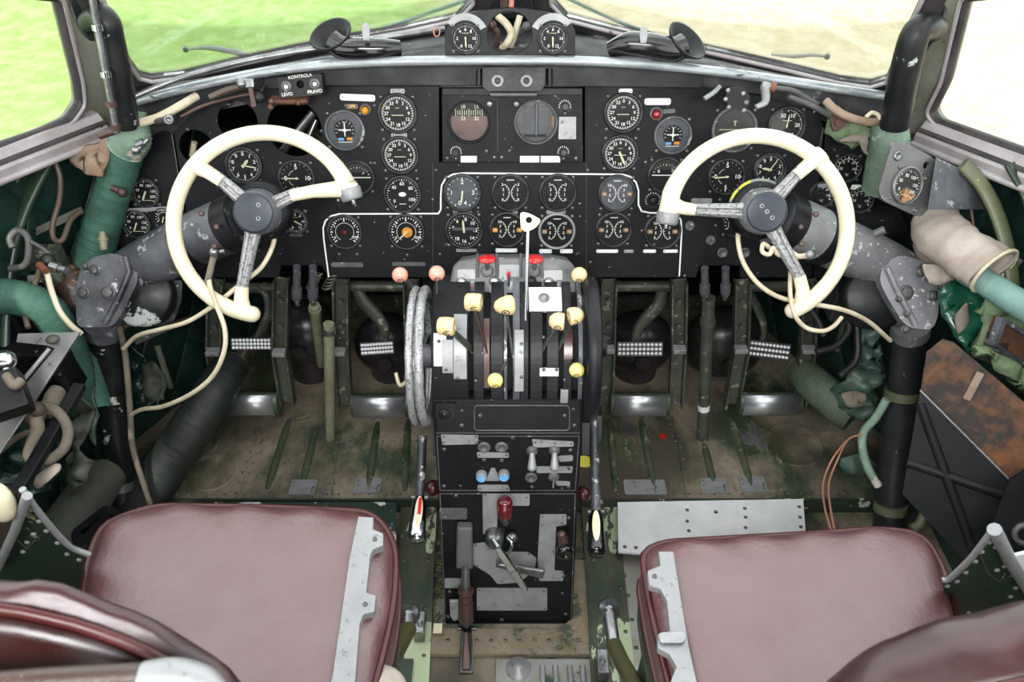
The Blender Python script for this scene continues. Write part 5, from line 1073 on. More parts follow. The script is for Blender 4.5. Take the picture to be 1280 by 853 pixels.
# ------------------------------------------------------------------ rudder pedals
def pedal(label, roll, armL, armR, clips, pad, tilt, curve, bar, yy=1.42):
    x0, x1, y0, y1 = roll; t = thing('rudder_pedal', label, 'pedal', AY((x0 + x1) / 2, y1, yy), 'rudder pedals')
    a, b = AY(x0, (y0 + y1) / 2, yy), AY(x1, (y0 + y1) / 2, yy); d = b - a; R = .034
    M = axis_frame(a, d, (0, 0, 1)); m = MB()
    def half(mb, r, off, s0, s1, y_=0, mi=0):
        loops = []
        for s_ in (s0, s1):
            c = a + d * s_; loops.append([c + Vector((0, -math.cos(R_(q)) * r * .8 + y_, math.sin(R_(q)) * r)) for q in range(-88, 89, 11)] + [c + Vector((0, .012 + y_, r * .8)), c + Vector((0, .012 + y_, -r * .8))])
        return mb.loft(loops, mi, True)
    build(half(m, R, 0, .0, 1.0), 'cradle', 'green_pedal', t, .002)
    mt = MB(); loops = []
    for s_ in (.05, .93):
        c = a + d * s_; loops.append([c + Vector((0, -math.cos(R_(q)) * (R + .002) * .8, math.sin(R_(q)) * (R + .002))) for q in range(-30, 76, 7)])
    vs = [p for l in loops for p in l]; n = len(loops[0]); mt.add(vs, [(i, i + 1, n + i + 1, n + i) for i in range(n - 1)], 0, True)
    o = build(mt, 'foot_bar', 'foot_chrome', t); so = o.modifiers.new('s', 'SOLIDIFY'); so.thickness = .002; o['label'] = 'polished foot bar'
    for pl in (armL, armR):
        P = [AY(x, y, Y) for (x, y), Y in zip(pl, (1.47, 1.455, yy + .01))]
        m = MB()
        for i in (0, 1): m.bar(P[i], P[i + 1], (1, 0, 0), .022, .026, .004)
        m2 = MB()
        for dx in (-.016, .016):
            Q = [p + Vector((dx, 0, 0)) for p in P]; m2.bar(Q[0], Q[1], (0, -1, 0), .005, .005, .03); m2.bar(Q[1], Q[2], (0, -1, 0), .005, .005, .03)
        m2.bar(P[0] + Vector((0, .01, 0)), P[1] + Vector((0, .01, 0)), (0, -1, 0), .032, .032, .004); m2.bar(P[1] + Vector((0, .01, 0)), P[2] + Vector((0, .01, 0)), (0, -1, 0), .032, .030, .004)
        for f in (.25, .6): m2.cyl(.006, 0, .008, 10, axis_frame(P[0].lerp(P[1], f) + Vector((0, -.002, 0)), (0, -1, .2)))
        build(m2, 'hanger_arm', 'dark_frame' if pl is armL else 'dark_frame', t, .001)
    for (x, y) in clips: build(MB().box((0, 0, 0), (.030, .022, .012), T(*AY(x, y, 1.425))), 'clip', 'plate', t, .002)
    px0, px1, py0, py1 = pad; c = AY((px0 + px1) / 2, (py0 + py1) / 2, 1.455); k = depth(c) / 1000; wd, ht = (px1 - px0) * k, (py1 - py0) * k
    M = Plane(c, (1, 0, math.tan(R_(-tilt))), (0, .5, .85)).M
    m = MB().box((0, 0, 0), (wd, ht, .014), M)
    for i in range(11):
        for j in range(3): m.lathe([(.0042, .0065), (.003, .0105), (0, .011)], 6, M @ T((i - 5) * wd / 11.3, (j - 1) * ht / 3.2, 0), 1)
    build(m, 'brake_pad', ['cast_dark', 'plate_white'], t)['label'] = 'knurled metal toe brake pad'
    P = spl([AY(x, y, 1.52 - .04 * i / (len(curve) - 1)) for i, (x, y) in enumerate(curve)], 6); build(MB().tube(P, [.014, .017, .017, .014, .013], 10, flat=.6), 'brake_arm', 'dark_frame', t)
    build(MB().rod(AY(bar[0], bar[2], 1.52), AY(bar[1], bar[2], 1.52), .013, 14), 'cross_tube', 'dark_frame', t)
pedal('chrome foot bar pedal under the bottom spoke of the left wheel', (281, 350, 487, 520), [(270, 352), (268, 440), (281, 508)], [(352, 350), (350, 440), (360, 505)], [(266, 440), (349, 441)], (290, 340, 422, 437), 0, [(322, 358), (335, 368), (337, 390), (328, 410), (321, 426)], (262, 350, 360))
pedal('chrome foot bar pedal between the pale green rods and the trim wheel', (440, 513, 489, 524), [(426, 352), (427, 440), (432, 510)], [(514, 352), (516, 440), (521, 505)], [(424, 440)], (451, 493, 427, 443), -5, [(446, 358), (452, 374), (470, 394), (480, 410), (478, 430)], (428, 520, 358))
pedal('chrome foot bar pedal just right of the black pedestal cover', (762, 836, 487, 522), [(761, 352), (759, 440), (757, 508)], [(849, 352), (848, 440), (844, 508)], [(760, 437), (849, 437)], (771, 828, 427, 445), 0, [(828, 358), (824, 380), (806, 400), (797, 414), (795, 432)], (755, 850, 358))
pedal('chrome foot bar pedal under the bottom spoke of the right wheel', (922, 1000, 487, 520), [(928, 352), (926, 440), (914, 508)], [(1012, 352), (1009, 440), (997, 505)], [(926, 437), (1011, 437)], (934, 987, 427, 448), 9, [(930, 352), (940, 372), (950, 392), (955, 410), (953, 430)], (928, 1020, 358))
sg_ = 'spring struts under the panel'
for (x, y0, y1, lb) in ((371, 333, 376, 'left one of two grey spring struts under the panel before the left wheel'), (391, 333, 376, 'right one of two grey spring struts, above the pale green rods'), (881, 335, 369, 'left one of two dark spring struts, above the dark rod'), (907, 335, 369, 'right one of two dark spring struts, beside the cream cable')):
    a, b = AY(x, y0, 1.40), AY(x, y1, 1.40); t = thing('spring_strut', lb, 'strut', b, sg_); L = (b - a)
    build(MB().tube([a, b], .0085, 14), 'barrel', 'cast', t); build(MB().tube([a + L * .62, a + L * .9], .0115, 14), 'lower_sleeve', 'cast', t); build(MB().tube([b, b + Vector((0, 0, -.012))], .006, 6), 'nut', 'screw', t)
    if x in (371, 391): build(MB().tube([a.lerp(b, .6) + Vector((.022 + .010 * math.cos(i * .8), .02, -.02 + i * .0011)) + Vector((i * .0006, .010 * math.sin(i * .8), 0)) for i in range(40)], .0025, 6), 'coil_spring', 'dark_frame', t)
def rodt(name, pts, r, mt, lb, cat='rod', ks=None, extra=None, group=None):
    t = thing(name, lb, cat, pts[-1], group); build(MB().tube(pts, r, 16), 'tube', mt, t)
    if extra:
        for (p, rr, m_) in extra: build(MB().tube([pts[0].lerp(pts[-1], p - .02), pts[0].lerp(pts[-1], p + .02)], rr, 16), 'clamp', m_, t)
rodt('push_rod', [AY(393, 382, 1.45), AZ(402, 455, .12)], .0125, 'olive_rod', 'pale green rod slanting behind the other, left of the pedestal', extra=[(.06, .015, 'olive_rod')], group='pale green push rods')
rodt('push_rod', [AY(411, 405, 1.40), AZ(413, 548, .0)], .0125, 'olive_rod', 'pale green rod running down into a hole in the floor', extra=[(.05, .016, 'steel')], group='pale green push rods')
rodt('push_rod', [AY(886, 372, 1.42), AZ(878, 548, .0)], .0145, 'dark_frame', 'single dark rod running down to the right floor', extra=[(.15, .0175, 'dark_frame'), (.75, .015, 'plate_white')])
for (x, y, lb) in ((414, 548, 'dark slot in the floor around the pale green rod'), (880, 548, 'dark slot in the floor around the dark rod')):
    pass
for (x, y, r, Y, lb) in ((382, 415, .095, 1.66, 'black dome housing behind the pale green rods'), (486, 430, .092, 1.66, 'black dome housing with toe brake in front, left of the trim wheel'), (798, 428, .095, 1.66, 'black dome housing behind the pedal right of the pedestal'), (905, 428, .11, 1.68, 'black dome housing behind the dark rod, with flaked paint below')):
    c = AY(x, y, Y); t = thing('dome_housing', lb, 'housing', Vector((c.x, c.y, 0)), 'black dome housings'); build(MB().ball(c, r, None, 0, (1, .8, 1), 32, 20), 'dome', 'dome', t)
    z = c.z - r * .8; build(MB().cyl(r * .62, 0, max(.03, z + .06), 24, T(c.x, c.y, 0)), 'foot', 'dome' if x != 905 else 'plate_dark', t)
    build(MB().cyl(r * .2, 0, .02, 16, axis_frame(c + Vector((0, -r * .74, 0)), (0, -1, .1))), 'boss', 'dome', t, .003)
# ------------------------------------------------------------------ pilot seats
def resample(P, n):
    P = [Vector(p) for p in P]; L = [0]
    for i in range(len(P)): L.append(L[-1] + (P[(i + 1) % len(P)] - P[i]).length)
    out = []
    for j in range(n):
        t = L[-1] * j / n; i = max(k for k in range(len(P)) if L[k] <= t); a, b = P[i], P[(i + 1) % len(P)]; out.append(a.lerp(b, (t - L[i]) / max(1e-9, L[i + 1] - L[i])))
    return out
def seat(label, out, z, bx, btop, brk, brk_lug, bw=.205, bxx=None, rt=.3):
    sx = 1 if bx > 0 else -1
    t = thing('pilot_seat', label, 'seat', (bx, .6, -.045), 'pilot seats')
    P = [AZ(x, y, z) for x, y in out]; P2 = rounded([(p.x, p.y) for p in P], .05, 5); P = resample([Vector((x, y, 0)) for x, y in P2], 96)
    c = sum(P, Vector()) / len(P); loops = []
    for s_, dz in ((.93, -.10), (.985, -.09), (1.0, -.06), (1.0, -.016), (.995, -.002), (.978, .004), (.955, .012), (.90, .021), (.80, .026), (.6, .029), (.35, .030), (.08, .030)):
        loops.append([Vector((c.x + (p.x - c.x) * s_, c.y + (p.y - c.y) * s_, z + dz - .003 * math.sin(i * .9) * (1 if .8 < s_ < .97 else 0))) for i, p in enumerate(P)])
    cu = build(MB().loft(loops), 'cushion', 'leather', t)
    build(MB().tube([Vector((p.x, p.y, z - .001)) for p in P], .0055, 8, closed=True).tube([Vector((c.x + (p.x - c.x) * .995, c.y + (p.y - c.y) * .995, z - .07)) for p in P], .005, 8, closed=True), 'piping', 'piping', cu)
    # seat pan and frame down to the floor rails
    m = MB().loft([[Vector((c.x + (p.x - c.x) * .99, c.y + (p.y - c.y) * .99, z - .10)) for p in P], [Vector((c.x + (p.x - c.x) * .97, c.y + (p.y - c.y) * .97, z - .16)) for p in P]]); build(m, 'seat_pan', 'green_seat', t)
    for ax in (-.17, .17):
        for y in (c.y - .13, c.y + .10): build(MB().tube([(c.x + ax, y, z - .15), (c.x + ax, y + .03, -.045)], .014, 12), 'leg', 'green_paint', t)
    for ax in (-.17, .17): build(MB().box((c.x + ax, c.y, -.027), (.04, .42, .032)), 'floor_runner', 'green_paint', t)
    # aluminium ratchet bracket lying on the cushion edge
    BPn = Plane((0, .7, z + .034), (1, 0, 0), (0, 1, 0)); b = build(MB().plate(BPn.poly(brk), -.012, .002, BPn.M), 'side_bracket', 'alu', t, .002); b['label'] = 'bare aluminium notched bracket'
    m = MB()
    for (x, y) in brk_lug: m.lathe([(.0035, .002), (.003, .004), (0, .004)], 10, BPn.fr(x, y))
    build(m, 'rivet', 'plate_dark', b)
    if sx > 0: build(MB().plate(rounded(BPn.poly([(823, 795), (852, 793), (857, 800), (853, 808), (824, 808)]), .004), .002, .008, BPn.M), 'lug', 'steel', b, .002)
    # backrest
    B = Plane((bxx if bxx else bx, .165, .5), (1, 0, 0), (0, .25, 1))
    def bo(w_, h_, r, n=10):
        o = [(-w_, -.02)]
        for i in range(n + 1): a = R_(180 - 90 * i / n); o.append((-w_ + r + r * math.cos(a), h_ - r * .8 + r * .8 * math.sin(a)))
        for i in range(n + 1): a = R_(90 - 90 * i / n); o.append((w_ - r + r * math.cos(a), h_ - r * .8 + r * .8 * math.sin(a)))
        return o + [(w_, -.02)]
    hh = btop; base = resample([Vector((x, y, 0)) for x, y in bo(bw, hh, .19)], 110); cc = Vector((0, hh * .5, 0))
    def lp(s_, d, pk=0): return [B.M @ Vector(((p.x - cc.x) * s_ + cc.x, (p.y - cc.y) * s_ + cc.y, d)) + B.v * (pk * math.sin(i * 1.15) * math.sin(i * .37)) for i, p in enumerate(base)]
    q_ = lambda x: 1 + (x - 1) * rt
    br = build(MB().loft([lp(.985, .004), lp(1.0, -.004), lp(q_(1.025), -.016 * rt, .003), lp(q_(1.04), -.030 * rt, .006), lp(q_(1.035), -.048 * rt, .006), lp(q_(.99), -.062 * rt, .003), lp(.85, -.072 * rt), lp(.4, -.075 * rt), lp(.05, -.075 * rt)]), 'backrest', 'leather_roll', t)
    build(MB().loft([lp(.965, .000), lp(.96, .008), lp(.93, .014), lp(.7, .019), lp(.3, .022), lp(.05, .022)]), 'back_panel', 'leather_back', br)['label'] = 'dark glossy red rear panel'
    build(MB().tube(lp(.985, .005), .0042, 10, closed=True), 'piping', 'piping', br)
    return t
seat('left maroon leather seat with high backrest cutting across the lower corner', [(112, 690), (128, 655), (190, 632), (330, 634), (468, 640), (495, 680), (494, 745), (480, 815), (455, 900), (445, 950), (70, 950), (95, 790)], .50, -.395, .548,
     [(448, 647), (467, 648), (466, 663), (479, 668), (479, 683), (467, 688), (463, 695), (458, 742), (470, 746), (468, 766), (455, 769), (450, 780), (444, 853), (442, 900), (405, 900), (416, 845), (427, 770), (437, 700)], [(469, 676), (457, 757)])
seat('right maroon leather seat, set slightly lower and further aft than its twin', [(802, 690), (830, 678), (900, 674), (1010, 668), (1100, 661), (1155, 668), (1180, 712), (1195, 770), (1212, 860), (1218, 950), (860, 960), (838, 860), (815, 770)], .50, .395, .485,
     [(823, 690), (842, 690), (854, 766), (861, 808), (871, 853), (880, 900), (845, 900), (838, 853), (845, 834), (836, 819), (822, 811), (822, 793), (837, 790), (833, 752), (825, 737), (811, 733), (809, 714), (825, 708)], [(818, 722), (826, 801), (850, 800)], .195, .43, 1.0)
# armrest tube behind the left seat, pale pad beside it
t = thing('handhold', 'brown bound tube with a blurred silver end across the bottom of the left backrest', 'handhold', K(130, 850, .56))
build(MB().tube(spl([K(-60, 862, .50), K(60, 852, .50), (K(182, 846, .50))]), .0085, 16), 'bound_tube', 'leather_brown', t)
build(MB().tube(spl([K(180, 850, .50), K(215, 848, .50), K(250, 858, .50), K(275, 880, .50)]), [.011, .0125, .0125, .010], 18), 'silver_end', 'alu', t)
tag(build(MB().ball(K(472, 866, 1.05), .036, None, 0, (1.1, 1, .8), 24, 16), 'pad', 'canvas'), 'pale cloth covered pad end at the bottom beside the left bracket', 'pad')
# green riveted outboard side shields of the seats
def shield(label, poly, edge, Y, riv, extra=None, lines=None):
    Pn = Plane((0, Y, .5), (1, 0, 0), (0, -.15, 1)); t = thing('seat_side_shield', label, 'seat shield', Pn.at(*poly[0]), 'seat side shields')
    build(MB().plate(Pn.poly(poly), -.003, 0, Pn.M), 'shield_plate', 'green_seat', t); e = spl([Pn.at(*p) for p in edge], 6)
    build(MB().tube(e, .0042, 10), 'edge_tube', 'alu', t); m = MB()
    for x, y in riv: m.lathe([(.004, 0), (.003, .002), (0, .003)], 10, Pn.fr(x, y))
    build(m, 'rivet', 'plate', t)
    if lines: build(MB().tube([Pn.at(*p, .001) for p in lines], .0012, 6), 'lap_seam', 'plate_dark', t)
    if extra: extra(t, Pn)
def exl(t, Pn):
    build(MB().tube([Pn.at(34, 620, .01), Pn.at(18, 665, .012), Pn.at(-4, 712, .014)], .006, 10), 'front_tube', 'alu', t)
    build(MB().loft([[Pn.at(*p, .0) for p in ((-30, 612), (10, 610), (30, 622), (8, 690), (-40, 760))], [Pn.at(*p, -.04) for p in ((-30, 612), (10, 610), (30, 622), (8, 690), (-40, 760))]], 0, False), 'leather_side', 'leather_brown', t)
    build(MB().ball(Pn.at(-2, 628, .012), .03, None, 0, (.6, .6, 1.1)), 'arm_pad', 'cream', t)
shield('green riveted shield with chipped bright edge beside the left seat', [(35, 622), (48, 640), (75, 672), (104, 692), (104, 860), (-40, 860), (-12, 730), (15, 668)], [(28, 612), (48, 640), (75, 672), (92, 686), (112, 694)], .67, [(38, 638), (49, 652), (58, 664), (42, 668), (34, 678), (20, 667), (29, 690), (72, 679), (84, 693), (99, 700), (8, 694), (3, 735)], exl, [(22, 676), (34, 686), (44, 676)])
def exr(t, Pn):
    build(MB().tube([Pn.at(1243, 662, .003), Pn.at(1262, 700, .003), Pn.at(1300, 760, .003)], .0085, 10), 'front_tube', 'alu', t)
    build(MB().plate(Pn.poly([(1258, 698), (1300, 688), (1300, 770), (1284, 745)], .005), .001, .005, Pn.M), 'arm_plate', 'plate_white', t)
    build(MB().plate(rounded(Pn.poly([(1215, 800), (1222, 790), (1246, 800), (1236, 815), (1220, 812)], .001), .004), .0005, .0015, Pn.M), 'lightening_hole', 'olive_frame', t)
shield('green riveted shield with polished bent tube edge beside the right seat', [(1178, 726), (1188, 722), (1212, 700), (1240, 662), (1270, 720), (1300, 760), (1300, 880), (1200, 880), (1190, 790)], [(1178, 726), (1188, 723), (1212, 700), (1228, 680), (1242, 661)], .63, [(1237, 678), (1227, 690), (1219, 702), (1245, 684), (1196, 727), (1184, 733), (1207, 716), (1246, 713), (1263, 746), (1256, 708), (1270, 735), (1278, 780), (1210, 766), (1228, 778), (1247, 791)], exr, [(1224, 692), (1235, 718), (1250, 728), (1256, 718)])
# ------------------------------------------------------------------ floor fittings between the seats
Z0 = Plane((0, .8, -.043), (1, 0, 0), (0, 1, 0))
def slab(name, pts, h0, h1, mt, label, cat, group=None, holes=(), riv=()):
    m = MB().plate(Z0.poly(pts, h1), h0, h1, Z0.M, 0, [circ(*Z0.loc(x, y, h1), r) for x, y, r in holes])
    for x, y in riv: m.lathe([(.0045, 0), (.0035, .002), (0, .003)], 10, Z0.fr(x, y, h1), 1)
    return tag(build(m, name, [mt, 'screw']), label, cat, group)
slab('floor_channel', [(501, 634), (546, 634), (534, 900), (470, 900), (497, 740)], 0, .022, 'green_chip', 'chipped green floor beam running aft left of the pedestal', 'floor beam', 'floor beams', riv=[(534, 700), (532, 760), (530, 820), (505, 700)])
slab('floor_channel', [(727, 634), (772, 634), (782, 730), (800, 900), (742, 900), (735, 760)], 0, .022, 'green_chip', 'chipped green floor beam running aft right of the pedestal', 'floor beam', 'floor beams', riv=[(742, 700), (748, 800), (776, 735), (782, 790), (788, 840)])
slab('floor_strip', [(775, 692), (800, 692), (828, 900), (802, 900)], 0, .014, 'plate_dirty', 'scratched bare metal floor strip beside the right seat', 'floor strip', riv=[(781, 720), (785, 745), (790, 775), (795, 810)])
slab('floor_plate', [(772, 628), (1004, 624), (1009, 690), (900, 700), (773, 690)], .043, .049, 'plate_white', 'large bright white metal plate with rivet rows before the right seat', 'floor plate', holes=[(895, 640, .0055)], riv=[(859, 638), (859, 652), (861, 664), (931, 636), (932, 647), (932, 660), (999, 634), (1000, 647), (1001, 659), (781, 684), (795, 685), (810, 685)])
slab('floor_plate', [(268, 628), (495, 628), (495, 720), (450, 720), (440, 660), (268, 645)], .043, .049, 'green_plate', 'green floor plate with peeling white edge before the left seat', 'floor plate', riv=[(489, 638), (490, 655), (491, 672)])
slab('floor_surround', [(540, 786), (700, 786), (716, 772), (716, 700), (738, 700), (744, 818), (532, 818)], 0, .012, 'dusty', 'dusty riveted surround strip at the foot of the pedestal', 'floor strip', riv=[(560 + i * 18, 801, ) for i in range(10)])
t = thing('tread_plate', 'bare metal tread plate with ribs and a round boss at the bottom centre', 'tread plate', Z0.at(680, 838))
build(MB().plate(Z0.poly([(620, 824), (742, 824), (748, 900), (618, 900)], .006), 0, .006, Z0.M), 'base_plate', 'plate_dirty', t, .001)
for x in (678, 694, 712, 728): build(MB().tube([Z0.at(x, 833, .008), Z0.at(x + (x - 640) * .06, 895, .008)], .006, 8), 'rib', 'plate', t)
build(MB().lathe([(.026, .006), (.024, .010), (.012, .011), (.010, .016), (0, .016)], 28, Z0.fr(648, 838)), 'boss', 'plate', t)
m = MB()
for i in range(260):
    x, y = random.choice([(random.uniform(540, 556), random.uniform(660, 800)), (random.uniform(718, 738), random.uniform(640, 790)), (random.uniform(560, 740), random.uniform(787, 818))]); c = Z0.at(x, y, .015 if y > 786 else .024 if 0 else .014); a = random.random() * 3.1; l = random.uniform(.004, .012)
    m.bar(c - Vector((math.cos(a), math.sin(a), 0)) * l, c + Vector((math.cos(a), math.sin(a), .1)) * l, (0, 0, 1), .0008, .0008, .0008)
tag(build(m, 'straw_litter', 'straw'), 'dry straw and dust littering the floor around the pedestal foot', 'litter', kind='stuff')
for (x0, y0, x1, y1, lb) in ((370, 524, 388, 519, 'longer straw stalk lying under the pale green rods'), (372, 528, 394, 525, 'shorter straw stalk lying under the pale green rods')):
    tag(build(MB().tube([AZ(x0, y0, .004), AZ(x1, y1, .006)], .0012, 6), 'straw_stalk', 'straw'), lb, 'straw')
tag(build(MB().box((0, 0, .022), (.018, .022, .002), T(*Z0.at(548, 793))), 'paper_scrap', 'cream'), 'small pale paper scrap on the dusty floor left of the hand lever', 'scrap')
def strut(name, label, J, pts, ks, r, mats):
    t = thing(name, label, 'strut', K(*J, ks[0]), 'seat adjustment struts'); P = [K(x, y, k) for (x, y), k in zip(pts, ks)]
    build(MB().tube(P[:2], r * .85, 16), 'sleeve', mats[0], t); build(MB().tube(P[1:], r, 16), 'tube', mats[1], t)
    M = axis_frame(P[0], (0, -.4, .9)); build(MB().lathe([(.020, -.012), (.022, .0), (.018, .008), (.009, .009), (.008, .013), (0, .013)], 20, M), 'joint', 'steel', t)
strut('seat_strut', 'green seat strut with steel joint left of the pedestal foot', (511, 764), [(511, 768), (511, 786), (494, 818), (474, 850)], (1.52, 1.50, 1.42, 1.36), .015, ('steel', 'olive_dark'))
strut('seat_strut', 'green seat strut with long steel sleeve right of the pedestal foot', (760, 758), [(761, 762), (767, 806), (776, 826), (800, 868)], (1.52, 1.48, 1.44, 1.36), .015, ('steel', 'olive_dark'))
for (x, y, lb) in ((526, 790, 'small steel clamp block beside the left seat strut'), (752, 838, 'small steel clamp block beside the right seat strut')):
    tag(build(MB().box((0, 0, .02), (.022, .05, .035), T(*Z0.at(x, y, .022))).cyl(.007, .03, .048, 10, T(*Z0.at(x, y, .022))), 'clamp_block', 'steel', bevel=.004), lb, 'clamp')
# ------------------------------------------------------------------ window posts: black tubes, green wrapped hoses
def hose(name, pts, ks, rs, mt, label, cat='hose', ridge=True, n=12, group=None, flat=1.0):
    P = spl([K(x, y, k) for (x, y), k in zip(pts, ks)], n * 2 if ridge else n)
    return tag(build(MB().tube(P, rs, 22, ridge=(lambda i: (1.06 if i % 2 == 0 else 1) + random.uniform(-.012, .02)) if ridge else None, flat=flat), name, mt), label, cat, group)
for s_ in (-1, 1):
    def q(x): return x if s_ < 0 else 1280 - x
    t = thing('defog_tube', 'chipped black tube with bent top on the left window pillar' if s_ < 0 else 'chipped black tube with hooked top on the right window pillar', 'tube', K(q(158), 152, 1.56), 'black pillar tubes')
    if s_ < 0: P = spl([K(156, 156, 1.52), K(148, 100, 1.46), (K(138, 50, 1.42)), K(133, 28, 1.40), K(124, 20, 1.41), K(112, 28, 1.44)], 8); rs = [.026, .025, .0245, .024, .022, .020]
    else: P = spl([K(1118, 158, 1.52), K(1129, 100, 1.46), K(1140, 55, 1.42), K(1148, 38, 1.41), K(1158, 34, 1.42), K(1168, 36, 1.44)], 8); rs = [.0265, .0265, .026, .025, .025, .023]
    build(MB().tube(P, rs, 20), 'bent_tube', 'black_worn', t)
    e = K(103, 22, 1.45) if s_ < 0 else K(1166, 36, 1.45)
    build(MB().plate([(.017 * math.cos(R_(a)), .042 * math.sin(R_(a))) for a in range(0, 360, 15)], 0, .012, axis_frame(e, (.7 * -s_, -.6, .3), (0, 0, 1))), 'saddle', 'black_worn', t, .004)
hose('wrapped_hose', [(161, 146), (160, 172), (152, 205), (136, 255), (120, 310), (108, 360), (104, 410), (110, 460), (118, 510)], [1.56, 1.57, 1.60, 1.64, 1.68, 1.70, 1.72, 1.73, 1.73], [.031, .033, .033, .034, .037, .040, .038, .036, .034], 'hose_green', 'long green cloth wrapped hose falling from the left window pillar', n=14)
hose('wrapped_sleeve', [(162, 140), (163, 158), (164, 172), (157, 186)], [1.555, 1.56, 1.565, 1.58], [.031, .034, .036, .034], 'hose_pale', 'pale crinkled wrapping at the top of the left green hose', 'wrapping', n=6)
hose('wrapped_hose', [(1112, 152), (1112, 178), (1106, 205), (1100, 235)], [1.555, 1.565, 1.60, 1.64], [.032, .035, .034, .033], 'hose_pale', 'crinkled pale green wrapped hose below the black tube at the right pillar', n=8)
t = thing('hose_clamp', 'rusty red hose clamp with bolt round the long green hose', 'clamp', K(145, 238, 1.60)); ax = (K(136, 255, 1.66) - K(152, 205, 1.60)).normalized(); c = K(143, 236, 1.637)
build(MB().tube([c - ax * .007, c + ax * .007], .038, 20, caps=False), 'band', 'brown_metal', t); build(MB().rod(K(140, 235, 1.58), K(154, 241, 1.58), .007, 12, 0).ball(K(153, 241, 1.58), .010), 'bolt', 'brown_metal', t)
tag(build(MB().rod(K(169, 190, 1.50), K(185, 174, 1.50), .0045, 10).rod(K(171, 182, 1.50), K(180, 178, 1.50), .008, 10).ball(K(170, 188, 1.50), .008), 'hose_clip', 'steel'), 'small steel worm clip with red tip beside the pale wrapping', 'clip')
hose('wrapped_hose', [(-30, 372), (20, 372), (58, 388), (82, 425), (96, 470), (104, 520)], [1.52, 1.54, 1.57, 1.62, 1.68, 1.74], [.033, .033, .033, .033, .032, .03], 'hose_green', 'shorter green hose arching in from the left edge of the cockpit', n=12)
hose('teal_hose', [(1206, 338), (1235, 355), (1265, 374), (1310, 402)], [1.50, 1.47, 1.44, 1.40], [.023, .023, .024, .024], 'hose_teal', 'pale teal taped hose coming out of the canvas sleeve at right', n=10)
hose('air_duct', [(168, 640), (205, 585), (240, 535), (268, 490), (290, 455)], [1.86, 1.86, 1.86, 1.88, 1.95], [.050, .050, .048, .045, .040], 'hose_dark', 'fat dark green air duct lying on the floor along the left wall', 'duct')
hose('air_duct', [(1000, 462), (1022, 484), (1048, 506), (1068, 520)], [1.98, 1.90, 1.86, 1.84], [.036, .040, .042, .040], 'hose_pale_dark', 'ribbed grey green duct end on the floor beyond the right wheel', 'duct')
# steel rod and conduits on the left
t = thing('slide_rod', 'slim steel rod with ringed joints down the left window pillar', 'rod', K(145, 168, 1.50)); a, b = K(114, -8, 1.34), K(146, 166, 1.47)
build(MB().tube([a, b], .0058, 12), 'rod', 'steel', t)
for f in (.23, .56, .78, .96): p = a.lerp(b, f); d = (b - a).normalized(); build(MB().tube([p - d * .006, p + d * .004], .0092, 14), 'joint_ring', 'brown_metal' if f > .7 else 'chrome', t)
build(MB().rod(K(146, 163, 1.50), K(124, 170, 1.50), .0068, 12), 'foot_socket', 'brown_metal', t)
cable('conduit', [K(144, 132, 1.49), K(165, 122, 1.49), K(220, 100, 1.50), K(290, 80, 1.50), K(360, 66, 1.51), K(430, 56, 1.53), K(500, 44, 1.55), K(556, 36, 1.57)], .0058, 'steel', 'long thin conduit following the glareshield from the left pillar', 'conduit')
tag(build(MB().tube([K(148 + 5 * math.cos(i * .7), 131 + 7 * math.sin(i * .7), 1.475) for i in range(10)], .002, 6), 'wire_loop', 'brown_metal'), 'little wire loop at the joint of rod and conduit', 'wire')
tag(build(MB().tube([K(546 + 4 * math.cos(i * .8), 40 + 6 * math.sin(i * .8), 1.54) for i in range(9)], .0016, 6), 'wire_tie', 'cable_red'), 'copper wire tie round the conduit left of the arched housing', 'wire')
cable('pipe', [K(174, 154, 1.54), K(200, 146, 1.54), K(226, 132, 1.54), K(246, 120, 1.56)], .0085, 'cable_cream', 'thick beige pipe under the left end of the glareshield', 'pipe')
cable('pipe', [K(226, 146, 1.55), K(255, 132, 1.55), K(290, 122, 1.55), K(320, 116, 1.55)], .004, 'brown_metal', 'thin brown pipe above the empty holes', 'pipe')
cable('pipe', [K(262, 122, 1.53), K(285, 112, 1.53), K(312, 106, 1.53)], .006, 'cable_brown', 'short rusty pipe with silver nut under the glareshield', 'pipe')
t = thing('pipe_fitting', 'silver round pipe end fitting above the empty instrument holes', 'fitting', K(209, 150, 1.52)); build(MB().lathe([(.005, -.03), (.009, -.028), (.009, -.002), (.010, 0), (.0085, .003), (.005, .003), (.0045, -.005), (0, -.005)], 18, axis_frame(K(211, 150, 1.52), (.2, -1, .3))), 'nut', 'steel', t); build(MB().rod(K(196, 152, 1.54), K(209, 150, 1.53), .007), 'tail', 'steel', t)
t = thing('bracket', 'rusty latch bracket hanging under the glareshield near the toggle box', 'bracket', K(314, 115, 1.50)); build(MB().bar(K(300, 104, 1.50), K(318, 104, 1.50), (0, -1, .4), .018, .016, .012).ball(K(302, 105, 1.495), .009), 'block', 'steel', t, .002); build(MB().bar(K(312, 104, 1.50), K(318, 134, 1.51), (0, -1, .4), .008, .010, .006), 'tongue', 'brown_metal', t, .001)
tag(build(MB().ball(K(322, 122, 1.52), .012, None, 0, (1.3, 1, 1)).rod(K(324, 120, 1.52), K(330, 108, 1.53), .005, 10), 'knuckle', 'black_worn'), 'black rounded knuckle below the rusty latch bracket', 'fitting')
tag(build(MB().box((0, 0, 0), (.075, .02, .009), axis_frame(K(362, 125, 1.545), (0, -.3, 1))).ball(K(338, 134, 1.53), .006).ball(K(339, 127, 1.53), .006).ball(K(372, 129, 1.53), .005), 'latch_strip', 'rust_box', bevel=.003), 'rusty strip with screws directly beneath the lettered toggle box', 'strip')
